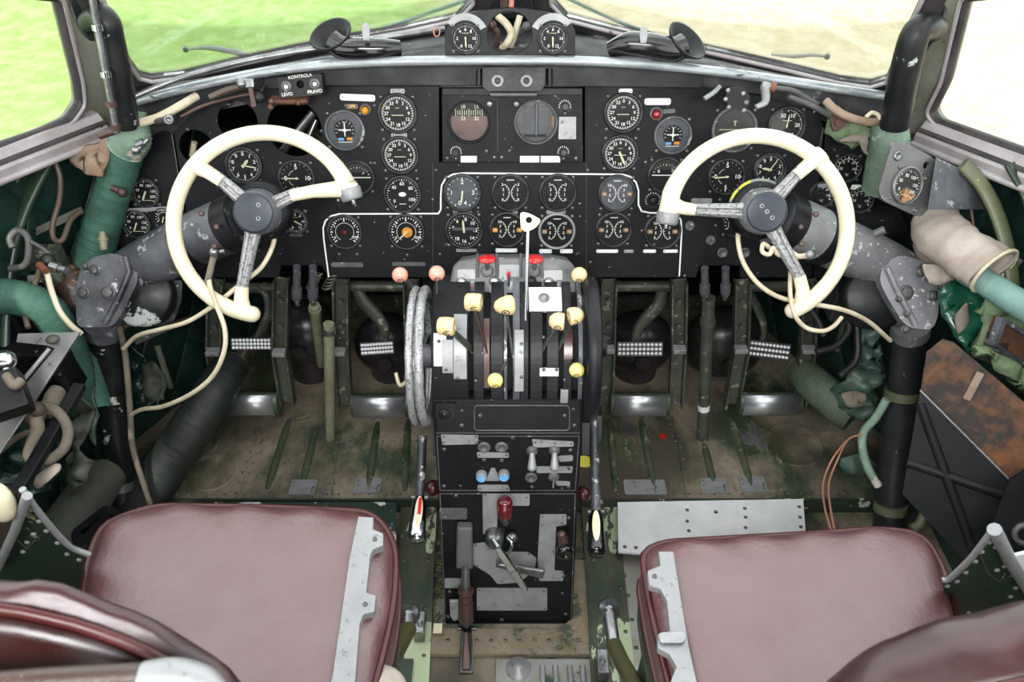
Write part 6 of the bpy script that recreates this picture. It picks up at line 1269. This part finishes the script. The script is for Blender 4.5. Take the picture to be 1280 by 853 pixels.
# right under-glareshield clutter
QP = Plane(K(915, 120, 1.50), (1, 0, 0), (0, .3, 1))
t = thing('junction_plate', 'black irregular plate with white screws above the artificial horizon', 'plate', K(915, 130, 1.50)); build(MB().plate(rounded(QP.poly([(909, 110), (920, 107), (933, 112), (938, 124), (934, 135), (928, 138), (912, 135), (906, 124)]), .004), -.012, .002, QP.M), 'plate', 'black_worn', t, .001)
m = MB()
for (x, y) in ((910, 113), (929, 117), (907, 124), (933, 128), (911, 134), (930, 138)): m.ball(QP.at(x, y, .003), .0042)
build(m, 'screw', 'plate', t)
cable('link_rod', [K(880, 124, 1.50), K(892, 116, 1.50), K(900, 108, 1.50)], .006, 'steel', 'short grey link rod left of the black irregular plate', 'rod')
t = thing('bracket', 'whitish hooked bracket with orange band under the right glareshield', 'bracket', K(955, 112, 1.50)); build(MB().tube(spl([K(945, 134, 1.50), K(956, 128, 1.50), K(957, 116, 1.50), K(955, 106, 1.50)]), [.006, .008, .009, .008], 10, flat=.7).tube([K(952, 107, 1.50), K(968, 110, 1.50)], .008, 10), 'hook', 'plate', t); build(MB().tube([K(962, 108, 1.50), K(969, 110, 1.50)], .0095, 12), 'orange_band', 'orange', t)
cable('cable', [K(969, 110, 1.51), K(990, 113, 1.52), K(1008, 122, 1.54), K(1022, 130, 1.55)], .005, 'cable_grey', 'grey cable running right from the orange banded bracket')
cable('cable', [K(985, 120, 1.53), K(1010, 130, 1.54), K(1030, 140, 1.55), K(1045, 150, 1.56)], .006, 'cable_grey', 'thicker grey cable behind the torn fabric at the right')
cable('pipe', [K(1032, 126, 1.53), K(1045, 138, 1.52), K(1065, 148, 1.52), K(1088, 153, 1.53), K(1102, 150, 1.54)], .008, 'canvas_rust', 'rusty beige pipe curving to the right pillar', 'pipe')
cable('pipe', [K(1082, 147, 1.53), K(1090, 141, 1.53), K(1098, 144, 1.53), K(1100, 150, 1.53)], .004, 'cable_cream', 'small pale loop of pipe by the right pillar', 'pipe')
TPn = Plane(K(1050, 155, 1.56), (1, 0, -.2), (0, .4, 1))
t = thing('grommet_plate', 'dull triangular plate with central nut among torn fabric at right', 'plate', K(1046, 158, 1.56)); build(MB().plate(rounded(TPn.poly([(1035, 142), (1045, 143), (1060, 150), (1056, 158), (1044, 165), (1040, 164)]), .008), 0, .005, TPn.M), 'plate', 'brown_metal', t, .002); build(MB().cyl(.006, .004, .010, 12, TPn.fr(1045, 153)), 'nut', 'rust_box', t)
def rag(name, pts, k, mt, label, cat, dz=.012, n=3, thick=.006, wob=.01, group=None):
    """crumpled sheet: a grid over a traced outline, pushed in and out, with thickness"""
    P = [K(x, y, k) for x, y in pts]; Pn = Plane(sum(P, Vector()) / len(P), (1, 0, 0), UP if 0 else (0, .64, .77)); o = [Pn.loc(x, y) for x, y in pts]
    m = MB(); bmm = bmesh.new(); vs = [bmm.verts.new((x, y, 0)) for x, y in rounded(o, .008, 3)]; f = bmm.faces.new(vs)
    bmesh.ops.triangulate(bmm, faces=bmm.faces[:]); 
    for _ in range(4):
        es = [e for e in bmm.edges if e.calc_length() > .018]
        if not es: break
        bmesh.ops.subdivide_edges(bmm, edges=es, cuts=1); bmesh.ops.triangulate(bmm, faces=bmm.faces[:])
    bmm.verts.index_update(); from mathutils import noise
    vv = [Vector((v.co.x, v.co.y, dz * (noise.noise(Vector((v.co.x * 18 + k * 7, v.co.y * 26, pts[0][0]))) + .6 * noise.noise(Vector((v.co.x * 50, v.co.y * 50, k)))))) for v in bmm.verts]
    m.add([Pn.M @ v for v in vv], [tuple(x.index for x in q.verts) for q in bmm.faces], 0, True); bmm.free()
    o = build(m, name, mt); so = o.modifiers.new('s', 'SOLIDIFY'); so.thickness = thick
    return tag(o, label, cat, group)
rag('torn_lining', [(1028, 135), (1040, 133), (1062, 148), (1088, 160), (1092, 172), (1068, 182), (1050, 178), (1034, 164)], 1.60, 'fuzzy_green', 'torn fuzzy green lining round the triangular plate', 'torn lining', .02)
rag('orange_rag', [(1034, 136), (1052, 140), (1060, 150), (1040, 152)], 1.585, 'orange', 'small orange rag above the triangular plate', 'rag', .01)
rag('torn_flap', [(1045, 177), (1062, 170), (1082, 168), (1084, 178), (1082, 188), (1087, 197), (1078, 190), (1073, 178), (1060, 179)], 1.54, 'wrap', 'torn pale fabric flap hanging left of the wrapped hose', 'torn flap', .008)
rag('canvas_patch', [(88, 196), (112, 182), (144, 172), (141, 192), (131, 218), (124, 224), (104, 214)], 1.57, 'canvas_rust', 'rust stained quilted canvas patch beside the left hose', 'canvas patch', .02, thick=.012)
# ------------------------------------------------------------------ left side wall fittings
def ribtube(pts, ks, w_, mt, name, label, cat='frame rib', flat=.45, group=None):
    P = spl([K(x, y, k) for (x, y), k in zip(pts, ks)], 8); return tag(build(MB().tube(P, w_, 14, flat=flat), name, mt), label, cat, group)
ribtube([(66, 188), (44, 225), (22, 275), (8, 330), (2, 400), (0, 480)], [1.58, 1.58, 1.58, 1.58, 1.58, 1.58], .028, 'green_seat', 'frame_rib', 'broad curved dark green frame rib at the left edge')
ribtube([(30, 205), (12, 238), (-6, 275)], [1.55, 1.55, 1.55], .010, 'olive_frame', 'frame_rib', 'narrow brassy rib edge outside the broad left rib')
ribtube([(1204, 205), (1228, 232), (1248, 272), (1262, 325), (1266, 390)], [1.50, 1.50, 1.50, 1.50, 1.50], .024, 'olive_frame', 'frame_rib', 'curved olive frame rib right of the canvas sleeve')
ribtube([(1262, 205), (1285, 250), (1300, 320)], [1.46, 1.46, 1.46], .016, 'green_seat', 'frame_rib', 'dark green rib at the extreme right edge')
cable('cable', [K(68, 200, 1.56), K(75, 222, 1.57), K(74, 250, 1.58), K(66, 280, 1.58), K(67, 298, 1.58), K(78, 300, 1.58), K(88, 276, 1.60), K(100, 265, 1.62)], .0055, 'cable_brown', 'brown cable looping down behind the left hose', seg=10)
cable('cable', [K(16, 310, 1.52), K(12, 298, 1.52), K(22, 288, 1.52), K(34, 296, 1.52), K(36, 318, 1.53), K(30, 332, 1.54), K(12, 336, 1.54)], .0065, 'cable_grey', 'grey cable coiled in a loop against the left wall', seg=10)
cable('cable', [K(38, 302, 1.52), K(52, 310, 1.52), K(64, 320, 1.52), K(70, 326, 1.52)], .004, 'cable_grey', 'thin grey wire running to the connector on the left wall')
cable('cable', [K(50, 331, 1.50), K(58, 340, 1.49), K(64, 362, 1.49), K(74, 388, 1.49), K(88, 406, 1.50), K(102, 418, 1.51)], .0055, 'cable_cream', 'cream cable with orange sleeve hanging on the left wall', seg=10)
tag(build(MB().tube([K(49, 331, 1.49), K(58, 339, 1.48)], .0068, 10), 'cable_sleeve', 'orange'), 'short orange sleeve at the top of the cream cable', 'sleeve')
t = thing('connector', 'silver threaded connector on the left wall beside the elbow', 'connector', K(74, 336, 1.5)); build(MB().rod(K(64, 333, 1.50), K(74, 336, 1.50), .011, 12).rod(K(74, 336, 1.50), K(83, 338, 1.50), .0075, 12), 'plug', 'steel', t); build(MB().ball(K(60, 326, 1.51), .014), 'gland', 'rubber', t)
cable('cable', [K(50, 336, 1.54), K(44, 355, 1.55), K(33, 372, 1.55), K(31, 392, 1.54), K(35, 410, 1.53)], .0055, 'cable_brown', 'dull cable ending in a round tip on the left wall')
tag(build(MB().box((0, 0, 0), (.11, .03, .05), T(*K(45, 322, 1.62)), ).box((.03, -.01, -.06), (.05, .03, .08), T(*K(45, 322, 1.62))), 'wall_bracket', 'dark_frame', bevel=.004), 'dark cast wall bracket behind the looped grey cable', 'bracket')
t = thing('fabric_boot', 'grey brown fabric boot between the left hose and the elbow', 'boot', K(92, 370, 1.62)); build(MB().tube(spl([K(78, 330, 1.68), K(90, 352, 1.66), K(98, 380, 1.66), K(103, 410, 1.68)]), [.024, .034, .034, .02], 14, ridge=lambda i: 1 + .05 * math.sin(i * 1.3)), 'boot', 'leather_brown', t)
tag(build(MB().tube([K(128, 290, 1.60), K(129, 300, 1.60), K(130, 313, 1.60)], [.0055, .009, .007], 12).tube([K(129, 298, 1.60), K(129, 301, 1.60)], .011, 12), 'brass_fitting', 'olive_rod'), 'small brass hose fitting above the left elbow', 'fitting')
# gauge on its bracket under the left arm
BG = Plane(K(203, 380, 1.62), (1, 0, .03), (0, .5, .86))
t = thing('gauge_bracket', 'dark rounded bracket plate hanging below the left column arm', 'bracket', BG.fr(203, 352)); build(MB().plate(rounded(BG.poly([(180, 352), (228, 350), (226, 378), (217, 402), (200, 410), (184, 402), (176, 388), (182, 366)]), .008), -.006, 0, BG.M), 'plate', 'bezel', t, .001)
m = MB(); [screw(m, BG.fr(x, y), .005) for x, y in ((221, 358), (201, 403))]; build(m, 'screw', ['black_clean', 'screw'], t)
tag(build(MB().plate(rounded(BG.poly([(179, 348), (213, 345), (214, 349), (180, 352)], .004), .002), .001, .004, BG.M), 'name_strip', 'plate'), 'thin blank silver strip above the bracket gauge at left', 'strip')
G('bracket_gauge', 'double needle gauge on the dark bracket below the left arm', 199, 377, 36, 'temperature', plane=BG, nd=[(205, .5, .1), (165, .5, .1)], cat='gauge')
t = thing('pipe_bundle', 'brown and brass pipes beside the bracket gauge', 'pipe', K(170, 408, 1.62))
for i in range(4): build(MB().tube([K(154, 410 - i * 3, 1.64), K(186, 392 + i * 3, 1.68)], .0055, 8), 'pipe', 'olive_rod' if i % 2 else 'brown_metal', t)
# slanted grey rail, strut and boxes at the left
RP = Plane(K(50, 480, 1.40), (1, 0, 0), (0, .8, .6))
t = thing('side_rail', 'slanted bare metal rail plate at the left wall with corner arm', 'rail', K(50, 480, 1.40)); build(MB().plate(RP.poly([(22, 417), (100, 415), (-30, 612), (-60, 612), (-60, 560), (22, 492), (68, 436), (58, 432), (20, 428)]), -.005, 0, RP.M), 'rail_plate', 'alu_dark', t, .001)
build(MB().ball(RP.at(66, 424, .001), .012, None, 0, (1, 1, .5)), 'dome_bolt', 'dark_frame', t); build(MB().tube([RP.at(62, 436, .004), RP.at(27, 478, .004)], .004, 8), 'bead', 'plate', t)
tag(build(MB().bar(K(100, 482, 1.52), K(18, 622, 1.36), (0, -.7, .7), .022, .022, .016), 'brace_bar', 'black_clean', bevel=.002), 'straight black brace bar crossing the lower left corner', 'brace')
t = thing('control_unit', 'black cornered control box with chrome dome on the left rail', 'control box', K(10, 500, 1.32)); build(MB().box((0, 0, 0), (.075, .07, .055), axis_frame(K(2, 496, 1.32), (0.3, -.5, .8))), 'box', 'black_clean', t, .004); build(MB().ball(K(4, 452, 1.36), .022, None, 0, (1, 1, .8)).rod(K(4, 452, 1.36), K(14, 480, 1.34), .008, 12), 'dome', 'chrome', t); build(MB().tube(spl([K(8, 470, 1.31), K(18, 482, 1.30), K(26, 476, 1.31)]), .008, 10), 'wire_stub', 'wrap', t)
tag(build(MB().box((0, 0, 0), (.12, .10, .12), T(*K(58, 452, 1.62))).ball(K(75, 469, 1.52), .006).ball(K(46, 440, 1.53), .005), 'junction_box', 'black_clean', bevel=.004), 'plain black junction box behind the slanted rail', 'box')
tag(build(MB().box((0, 0, 0), (.10, .10, .14), T(*K(5, 385, 1.62))), 'junction_box', 'black_clean', bevel=.006), 'dark box under the arching green hose at the left edge', 'box')
cable('cable_bundle', [K(2, 562, 1.46), K(20, 548, 1.46), K(38, 540, 1.45), K(50, 545, 1.45), K(60, 556, 1.45)], .006, 'wrap', 'thin cloth cable leaving the wrapped knot at lower left')
cable('cable_bundle', [K(44, 522, 1.44), K(47, 538, 1.44), K(40, 556, 1.44), K(38, 570, 1.44), K(48, 577, 1.44)], .012, 'wrap', 'thick tape wrapped cable hanging from the knot at lower left', seg=12)
tag(build(MB().ball(K(42, 518, 1.45), .022, None, 0, (1, 1, .9)).ball(K(46, 512, 1.44), .015), 'cable_knot', 'cable_brown'), 'grey tape knot where the cloth cables meet at lower left', 'cable knot')
cable('cable_bundle', [K(50, 508, 1.46), K(64, 510, 1.46), K(78, 522, 1.46), K(85, 540, 1.46), K(80, 560, 1.45), K(64, 574, 1.44), K(54, 577, 1.44)], .0095, 'wrap', 'ribbed grey cable curving in a half loop behind the brace bar', seg=12)
cable('cable_bundle', [K(58, 520, 1.47), K(64, 505, 1.48), K(68, 495, 1.49), K(72, 490, 1.5)], .016, 'wrap', 'frayed cloth bundle above the half loop', seg=12)
rag('fallen_lining', [(98, 488), (118, 505), (112, 540), (100, 560), (118, 575), (112, 600), (96, 612), (78, 590), (88, 556), (92, 520)], 1.62, 'lining_dark', 'dark rumpled lining cloth between brace bar and left post', 'lining cloth', .04)
rag('fallen_lining', [(0, 585), (28, 560), (60, 570), (80, 585), (60, 612), (30, 625), (0, 620)], 1.56, 'quilt', 'dark green quilted cloth bunched at the lower left edge', 'lining cloth', .03)
rag('fallen_lining', [(150, 440), (165, 425), (185, 450), (205, 490), (198, 515), (175, 515), (160, 480)], 1.93, 'quilt', 'green quilted lining sagging behind the left post', 'lining cloth', .03)
rag('pale_cloth', [(42, 600), (56, 588), (76, 578), (78, 588), (60, 604), (48, 612)], 1.52, 'canvas', 'pale scrap of cloth under the brace bar', 'cloth')
t = thing('slotted_handle', 'black slotted bracket lying beside the left seat corner', 'bracket', K(105, 660, 1.42)); SP = Plane(K(105, 660, 1.45), (1, 0, .5), (0, .8, .6)); build(MB().plate(rounded(SP.poly([(88, 668), (94, 660), (130, 632), (138, 640), (132, 655), (96, 684), (90, 680)]), .006), -.02, 0, SP.M, 0, [rounded(SP.poly([(98, 666), (124, 646), (128, 648), (101, 671)]), .002)]), 'plate', 'black_clean', t, .002)
hose('air_duct', [(40, 730), (84, 660), (112, 620), (135, 592)], [1.52, 1.62, 1.70, 1.76], [.05, .05, .048, .04], 'lining_dark', 'dusty green sleeve on the floor behind the left seat corner', 'duct', ridge=False)
# cables near the wheels
cr = .0045
cable('cable', [K(344, 290, 1.50), K(340, 310, 1.50), K(326, 335, 1.50), K(300, 356, 1.50), K(270, 380, 1.51), K(235, 402, 1.53), K(200, 412, 1.56), K(172, 420, 1.60), K(154, 436, 1.64)], cr, 'cable_cream', 'cream cable looping from the left hub to the left post', seg=10)
cable('cable', [K(270, 318, 1.50), K(263, 335, 1.49), K(262, 355, 1.48), K(272, 385, 1.46), K(281, 412, 1.46), K(280, 440, 1.47), K(266, 470, 1.50), K(240, 492, 1.54), K(205, 508, 1.60), K(178, 512, 1.66), K(165, 518, 1.70)], cr, 'cable_cream', 'cream cable hanging below the left wheel and sweeping back to the post', seg=10)
cable('cable', [K(148, 404, 1.63), K(156, 440, 1.69), K(160, 480, 1.70), K(163, 520, 1.73), K(166, 560, 1.76), K(178, 600, 1.78), K(188, 630, 1.80)], .0065, 'wrap', 'worn cloth cable strapped down the left post', seg=10)
cable('cable', [K(923, 286, 1.50), K(923, 305, 1.49), K(930, 330, 1.49), K(948, 355, 1.49), K(975, 372, 1.49), K(1015, 380, 1.49), K(1055, 388, 1.51), K(1085, 402, 1.55), K(1113, 426, 1.60)], cr, 'cable_cream', 'cream cable sweeping from the right hub under the wheel to the post', seg=10)
cable('cable', [K(988, 340, 1.50), K(988, 370, 1.48), K(994, 395, 1.48), K(1008, 410, 1.49), K(1028, 414, 1.49), K(1042, 408, 1.50), K(1052, 397, 1.51)], .0042, 'cable_cream', 'frayed cream cable dipping below the end of the right wheel', seg=10)
cable('cable', [K(962, 310, 1.47), K(954, 305, 1.46), K(953, 315, 1.46), K(962, 318, 1.46), K(966, 310, 1.46), K(972, 318, 1.47), K(985, 322, 1.48)], .0042, 'cable_cream', 'small cream cable coil beneath the right hub', seg=10)
cable('cable', [K(985, 312, 1.48), K(996, 320, 1.47), K(1006, 320, 1.47), K(1012, 318, 1.47)], .0052, 'cable_cream', 'doubled cream wire end clipped to the right arm', seg=10)
cable('cable', [K(269, 315, 1.49), K(266, 325, 1.485), K(262, 342, 1.48), K(258, 358, 1.49)], .006, 'wrap', 'frayed cloth wrapped cable under the left arm', seg=10)
cable('cable', [K(495, 466, 1.60), K(498, 478, 1.60), K(502, 482, 1.60), K(510, 475, 1.58), K(516, 466, 1.57)], .0038, 'cable_cream', 'short bent cream wire beside the trim wheel')
tag(build(MB().rod(K(275, 315, 1.47), K(281, 314, 1.47), .004, 10).ball(K(268, 315, 1.48), .010), 'cable_clip', 'steel'), 'brassy clip under the left column arm', 'clip'); tag(build(MB().ball(K(1012, 318, 1.455), .007), 'clip_ball', 'plate'), 'small silver ball stud under the right column arm', 'stud')
# ------------------------------------------------------------------ right side fittings
RG = Plane(K(1140, 225, 1.47), (1, .28, -.22), (.05, .45, .9))
t = thing('gauge_bracket', 'bare aluminium bracket with a round gauge at the right window sill', 'bracket', RG.fr(1140, 260))
build(MB().plate(rounded(RG.poly([(1116, 178), (1128, 176), (1165, 196), (1172, 204), (1166, 255), (1152, 271), (1145, 270), (1102, 250), (1098, 238)]), .010), -.006, 0, RG.M, 0, [circ(*RG.loc(1158, 207), .0075, 18)]), 'face_plate', 'alu_dark', t, .0015)
wp = [K(1170, 197, 1.462), K(1207, 214, 1.50), K(1236, 250, 1.53), K(1234, 262, 1.53), K(1222, 262, 1.52), K(1160, 262, 1.455)]; build(MB().loft([wp, [p + Vector((.002, .006, -.002)) for p in wp]], 0, False), 'wing_plate', 'cast', t, .001)
m = MB()
for (x, y, r) in ((1122, 195, .009), (1104, 247, .005), (1143, 263, .005), (1156, 223, .004)): m.lathe([(r, 0), (r, .002), (r * .6, .003), (r * .5, .0005), (0, .0005)], 14, RG.fr(x, y))
build(m, 'screw', 'steel', t)
G('aged_gauge', 'aged brown stained round gauge set in the aluminium bracket', 1133, 232, 48, 'pressure', rot=-8, plane=RG, face='rust_dial', bez='alu_dark', cat='gauge')
# canvas sleeve, open ended
t = thing('canvas_sleeve', 'quilted beige canvas sleeve round the hose below the aluminium bracket', 'sleeve', K(1200, 320, 1.46))
P = spl([K(1166, 268, 1.56), K(1176, 288, 1.54), K(1197, 308, 1.51), K(1224, 325, 1.48), K(1243, 339, 1.46)], 8)
rr = [.040, .050, .053, .050, .049]; m = MB(); m.tube(P, rr, 26, ridge=lambda i: 1 + .018 * math.sin(i * 1.3), flat=.85, caps=False)
o = roughen(build(m, 'sleeve_body', 'canvas', t), .010, 22); so = o.modifiers.new('s', 'SOLIDIFY'); so.thickness = .006
d = (P[-1] - P[-3]).normalized(); M = axis_frame(P[-1], d); pm = [M @ Vector((.052 * math.cos(i * .24), .046 * math.sin(i * .24), 0)) for i in range(26)]; build(MB().tube(pm, .0035, 8, closed=True), 'hem', 'cable_cream', t)
rag('sleeve_flap', [(1150, 330), (1180, 330), (1195, 345), (1186, 355), (1172, 357), (1160, 352)], 1.545, 'canvas', 'loose corner of beige canvas tucked behind the right elbow', 'canvas', .01)
hose('fabric_hose', [(1160, 300), (1172, 340), (1180, 370)], [1.62, 1.62, 1.62], [.03, .03, .03], 'canvas', 'dull fabric hose running down behind the right elbow', ridge=False)
cable('cable', [K(1214, 262, 1.54), K(1217, 285, 1.54), K(1221, 312, 1.54)], .004, 'brown_metal', 'rusty thin rod behind the canvas sleeve')
# quilted lining, fuzzy insulation, stained panel, ribbed black panel
rag('quilted_lining', [(1170, 360), (1190, 352), (1236, 362), (1240, 400), (1215, 446), (1196, 430), (1178, 395)], 1.53, 'quilt_bright', 'glossy green quilted lining piece below the canvas sleeve', 'lining', .015, thick=.01)
rag('pale_patch', [(1192, 396), (1208, 376), (1210, 404), (1196, 420)], 1.505, 'wrap', 'pale diamond of torn backing on the green quilted lining', 'patch', .004)
rag('insulation', [(1232, 365), (1290, 385), (1290, 500), (1262, 480), (1236, 455), (1212, 446), (1226, 400)], 1.51, 'fuzzy_green', 'fuzzy pale green insulation batt on the right wall', 'insulation', .03, thick=.02)
t = thing('rusty_box', 'rust coloured open metal box set in the fuzzy insulation', 'box', K(1262, 425, 1.44)); XP = Plane(K(1262, 425, 1.45), (1, .2, -.3), (0, .5, .85)); build(MB().plate(XP.poly([(1254, 397), (1300, 425), (1300, 470), (1242, 432)]), -.02, 0, XP.M, 0, [XP.poly([(1258, 404), (1296, 429), (1296, 462), (1248, 431)])]), 'rim', 'cast', t); build(MB().plate(XP.poly([(1254, 397), (1300, 425), (1300, 470), (1242, 432)]), -.022, -.014, XP.M), 'floor_sheet', 'rust_box', t)
SPn = Plane(K(1215, 500, 1.50), (.75, -.6, -.15), (.25, .35, .9))
t = thing('stained_panel', 'rust stained dark sheet metal panel on the right wall', 'panel', SPn.at(1200, 560)); build(MB().plate([SPn.loc(x, y) for x, y in ((1158, 440), (1178, 424), (1192, 428), (1300, 520), (1300, 632), (1262, 598), (1150, 492))], -.006, 0, SPn.M), 'sheet', 'rust', t, .001)
build(MB().bar(SPn.at(1226, 466, .004), SPn.at(1208, 500, .004), SPn.n, .014, .014, .006), 'tan_strap', 'canvas_rust', t, .002)
XPn = Plane(K(1195, 590, 1.52), (.80, -.55, -.2), (.2, .45, .87))
t = thing('ribbed_panel', 'black panel pressed with a diagonal cross beside the right post', 'panel', XPn.at(1200, 680)); build(MB().plate([XPn.loc(x, y) for x, y in ((1150, 490), (1263, 600), (1235, 665), (1205, 700), (1128, 618))], -.005, 0, XPn.M), 'sheet', 'black_clean2', t)
for a_, b_ in (((1150, 505), (1218, 692)), ((1134, 578), (1252, 618))): build(MB().tube([XPn.at(*a_, -.004), XPn.at(*[(p + q) / 2 for p, q in zip(a_, b_)], -.002), XPn.at(*b_, -.004)], .010, 10), 'pressed_rib', 'black_clean2', t)
build(MB().tube([XPn.at(1150, 488, .002), XPn.at(1264, 602, .002)], .002, 6), 'bright_edge', 'plate', t)
XQ = Plane(K(1262, 645, 1.40), (.85, -.45, -.2), (.2, .45, .87))
t = thing('corner_panel', 'black scratched corner panel at the right edge above the green shield', 'panel', XQ.at(1262, 690)); build(MB().plate([XQ.loc(x, y) for x, y in ((1262, 600), (1300, 575), (1300, 720), (1262, 712), (1235, 668))], -.006, 0, XQ.M), 'sheet', 'black_clean', t); build(MB().lathe([(.022, 0), (.022, .006), (.014, .008), (.012, .002)], 20, XQ.fr(1282, 668)), 'ring', 'plate_dark', t)
# cables and litter at the right floor
cable('cable', [K(1108, 500, 1.66), K(1095, 522, 1.68), K(1080, 540, 1.70), K(1078, 560, 1.70), K(1085, 585, 1.70), K(1098, 608, 1.70)], .0088, 'hose_pale', 'pale sheathed cable forking beside the right post', seg=10)
for i, (dx, lb) in enumerate(((0, 'left one of two thin reddish wires trailing over the right floor edge'), (7, 'right one of two thin reddish wires trailing over the right floor edge'))):
    cable('wire', [K(1078, 543, 1.68), K(1060, 550, 1.72), K(1040 + dx, 575, 1.76), K(1029 + dx, 605, 1.72), K(1031 + dx, 635, 1.62), K(1040 + dx * .6, 668, 1.5)], .0022, 'cable_red', lb, 'wire', 'reddish wires')
rag('crumpled_lining', [(1048, 490), (1062, 460), (1085, 440), (1100, 430), (1106, 470), (1100, 505), (1088, 522), (1066, 522), (1052, 508)], 1.80, 'lining_green', 'crumpled dark green lining behind the right post', 'lining cloth', .05)
rag('crumpled_lining', [(1082, 385), (1098, 368), (1112, 375), (1108, 400), (1090, 440), (1078, 455), (1074, 430)], 1.80, 'lining_green', 'strip of torn green lining under the right elbow', 'lining cloth', .04)
rag('pale_patch', [(1050, 492), (1068, 488), (1084, 494), (1078, 508), (1058, 510)], 1.765, 'wrap', 'pale torn backing patch on the crumpled lining', 'patch', .008)
rag('green_scrap', [(1048, 572), (1075, 566), (1096, 580), (1092, 594), (1060, 592), (1050, 584)], 1.80, 'lining_green', 'scrap of teal lining lying on the right floor', 'scrap', .01)
t = thing('switch_box', 'dark switch box with two levers below the right arm', 'switch box', K(1072, 380, 1.66)); build(MB().box((0, 0, 0), (.12, .05, .075), T(*K(1072, 376, 1.70))), 'case', 'cast_dark', t, .004); build(MB().rod(K(1056, 372, 1.66), K(1048, 384, 1.62), .0035, 8).ball(K(1056, 372, 1.66), .009), 'lever', 'steel', t); build(MB().rod(K(1088, 382, 1.66), K(1082, 392, 1.63), .003, 8), 'lever', 'steel', t)
for i, (pts, lb) in enumerate((([(1050, 390), (1062, 410), (1045, 432), (1020, 440)], 'dark cable under the switch box'), ([(1070, 400), (1072, 420), (1070, 450), (1050, 470)], 'dark rubber hose dropping behind the right pedal'), ([(985, 370), (1005, 378), (1022, 400), (1030, 420)], 'dark hose behind the right wheel end'))):
    cable('hose', [K(x, y, 1.78) for x, y in pts], .008, 'rubber', lb, 'hose', seg=10)
tag(build(MB().rod(K(1093, 293, 1.50), K(1106, 287, 1.49), .008, 14), 'fuse_knob', 'plate_dark'), 'small silver cylinder knob above the right arm', 'knob')
t = thing('floor_hose', 'pale green bent pipe beyond the right seat corner', 'pipe', K(1145, 650, 1.6)); build(MB().tube(spl([K(1140, 662, 1.60), K(1150, 655, 1.6), K(1156, 642, 1.6), K(1158, 630, 1.6)]), .010, 12), 'pipe', 'olive_frame', t)
# things seen outside through the windshield
for s_, pts, lb in ((-1, [(232, 62), (262, 60), (296, 66), (316, 70)], 'weathered wiper blade outside the left windshield'), (1, [(964, 68), (990, 71), (1015, 69), (1034, 71)], 'weathered wiper blade outside the right windshield')):
    t = thing('windshield_wiper', lb, 'wiper', K(*pts[0], 1.80), 'windshield wipers'); P = [K(x, y, 1.80) for x, y in pts]; build(MB().tube(spl(P), [.003, .009, .010, .007] if s_ < 0 else [.004, .006, .006, .004], 8, flat=.5), 'blade', 'alu', t); build(MB().ball(P[0] if s_ < 0 else P[-1], .007), 'pivot', 'steel', t)
for pts, lb in (([(466, 40), (520, 22), (590, -2)], 'thin pale strut outside the left windshield'), ([(832, 48), (770, 26), (705, -4)], 'thin pale strut outside the right windshield')):
    cable('wiper_strut', [K(x, y, 1.85) for x, y in pts], .0042, 'hose_teal', lb, 'strut')

# stringers, formers and small clutter on the two side walls
def stringer(label, pts, ks, w_, mt='dark_frame'):
    P = [K(x, y, k) for (x, y), k in zip(pts, ks)]; return tag(build(MB().bar(P[0], P[1], (.8 if P[0].x < 0 else -.8, -.4, .3), w_, w_, .012), 'wall_stringer', mt, bevel=.002), label, 'stringer', 'wall stringers')
stringer('thin metal stringer crossing the quilt above the coiled grey cable', [(4, 308), (104, 262)], (1.60, 1.66), .016)
stringer('metal stringer running below the silver connector on the left wall', [(0, 352), (96, 345)], (1.60, 1.66), .018)
stringer('dark stringer behind the left post near the hanging gauge', [(168, 428), (236, 398)], (1.86, 1.95), .014)
stringer('slanted thin stay behind the left post', [(196, 432), (214, 486)], (1.86, 1.90), .010)
stringer('dark stringer under the right window rib', [(1222, 300), (1276, 330)], (1.52, 1.50), .016)
stringer('short stay leaning behind the right pedal group', [(1046, 440), (1056, 400)], (1.90, 1.90), .012)
rag('fallen_lining', [(180, 455), (198, 450), (208, 480), (206, 498), (190, 504), (180, 490)], 1.90, 'lining_dark', 'grey puckered lining patch right of the left post', 'lining cloth', .02)
rag('fallen_lining', [(104, 420), (116, 470), (124, 520), (118, 560), (108, 530), (98, 480)], 1.70, 'lining_green', 'narrow torn teal lining strip hanging left of the left post', 'lining cloth', .02)
tag(build(MB().cyl(.008, 0, .0012, 14, T(*AZ(828, 546, .0005))), 'paint_dot', 'red'), 'tiny bright red paint dot on the floor right of the pedestal', 'paint dot')
for i, (x0, y0, x1, y1) in enumerate(((244, 450, 268, 470), (252, 446, 285, 468), (268, 448, 300, 466))):
    pass
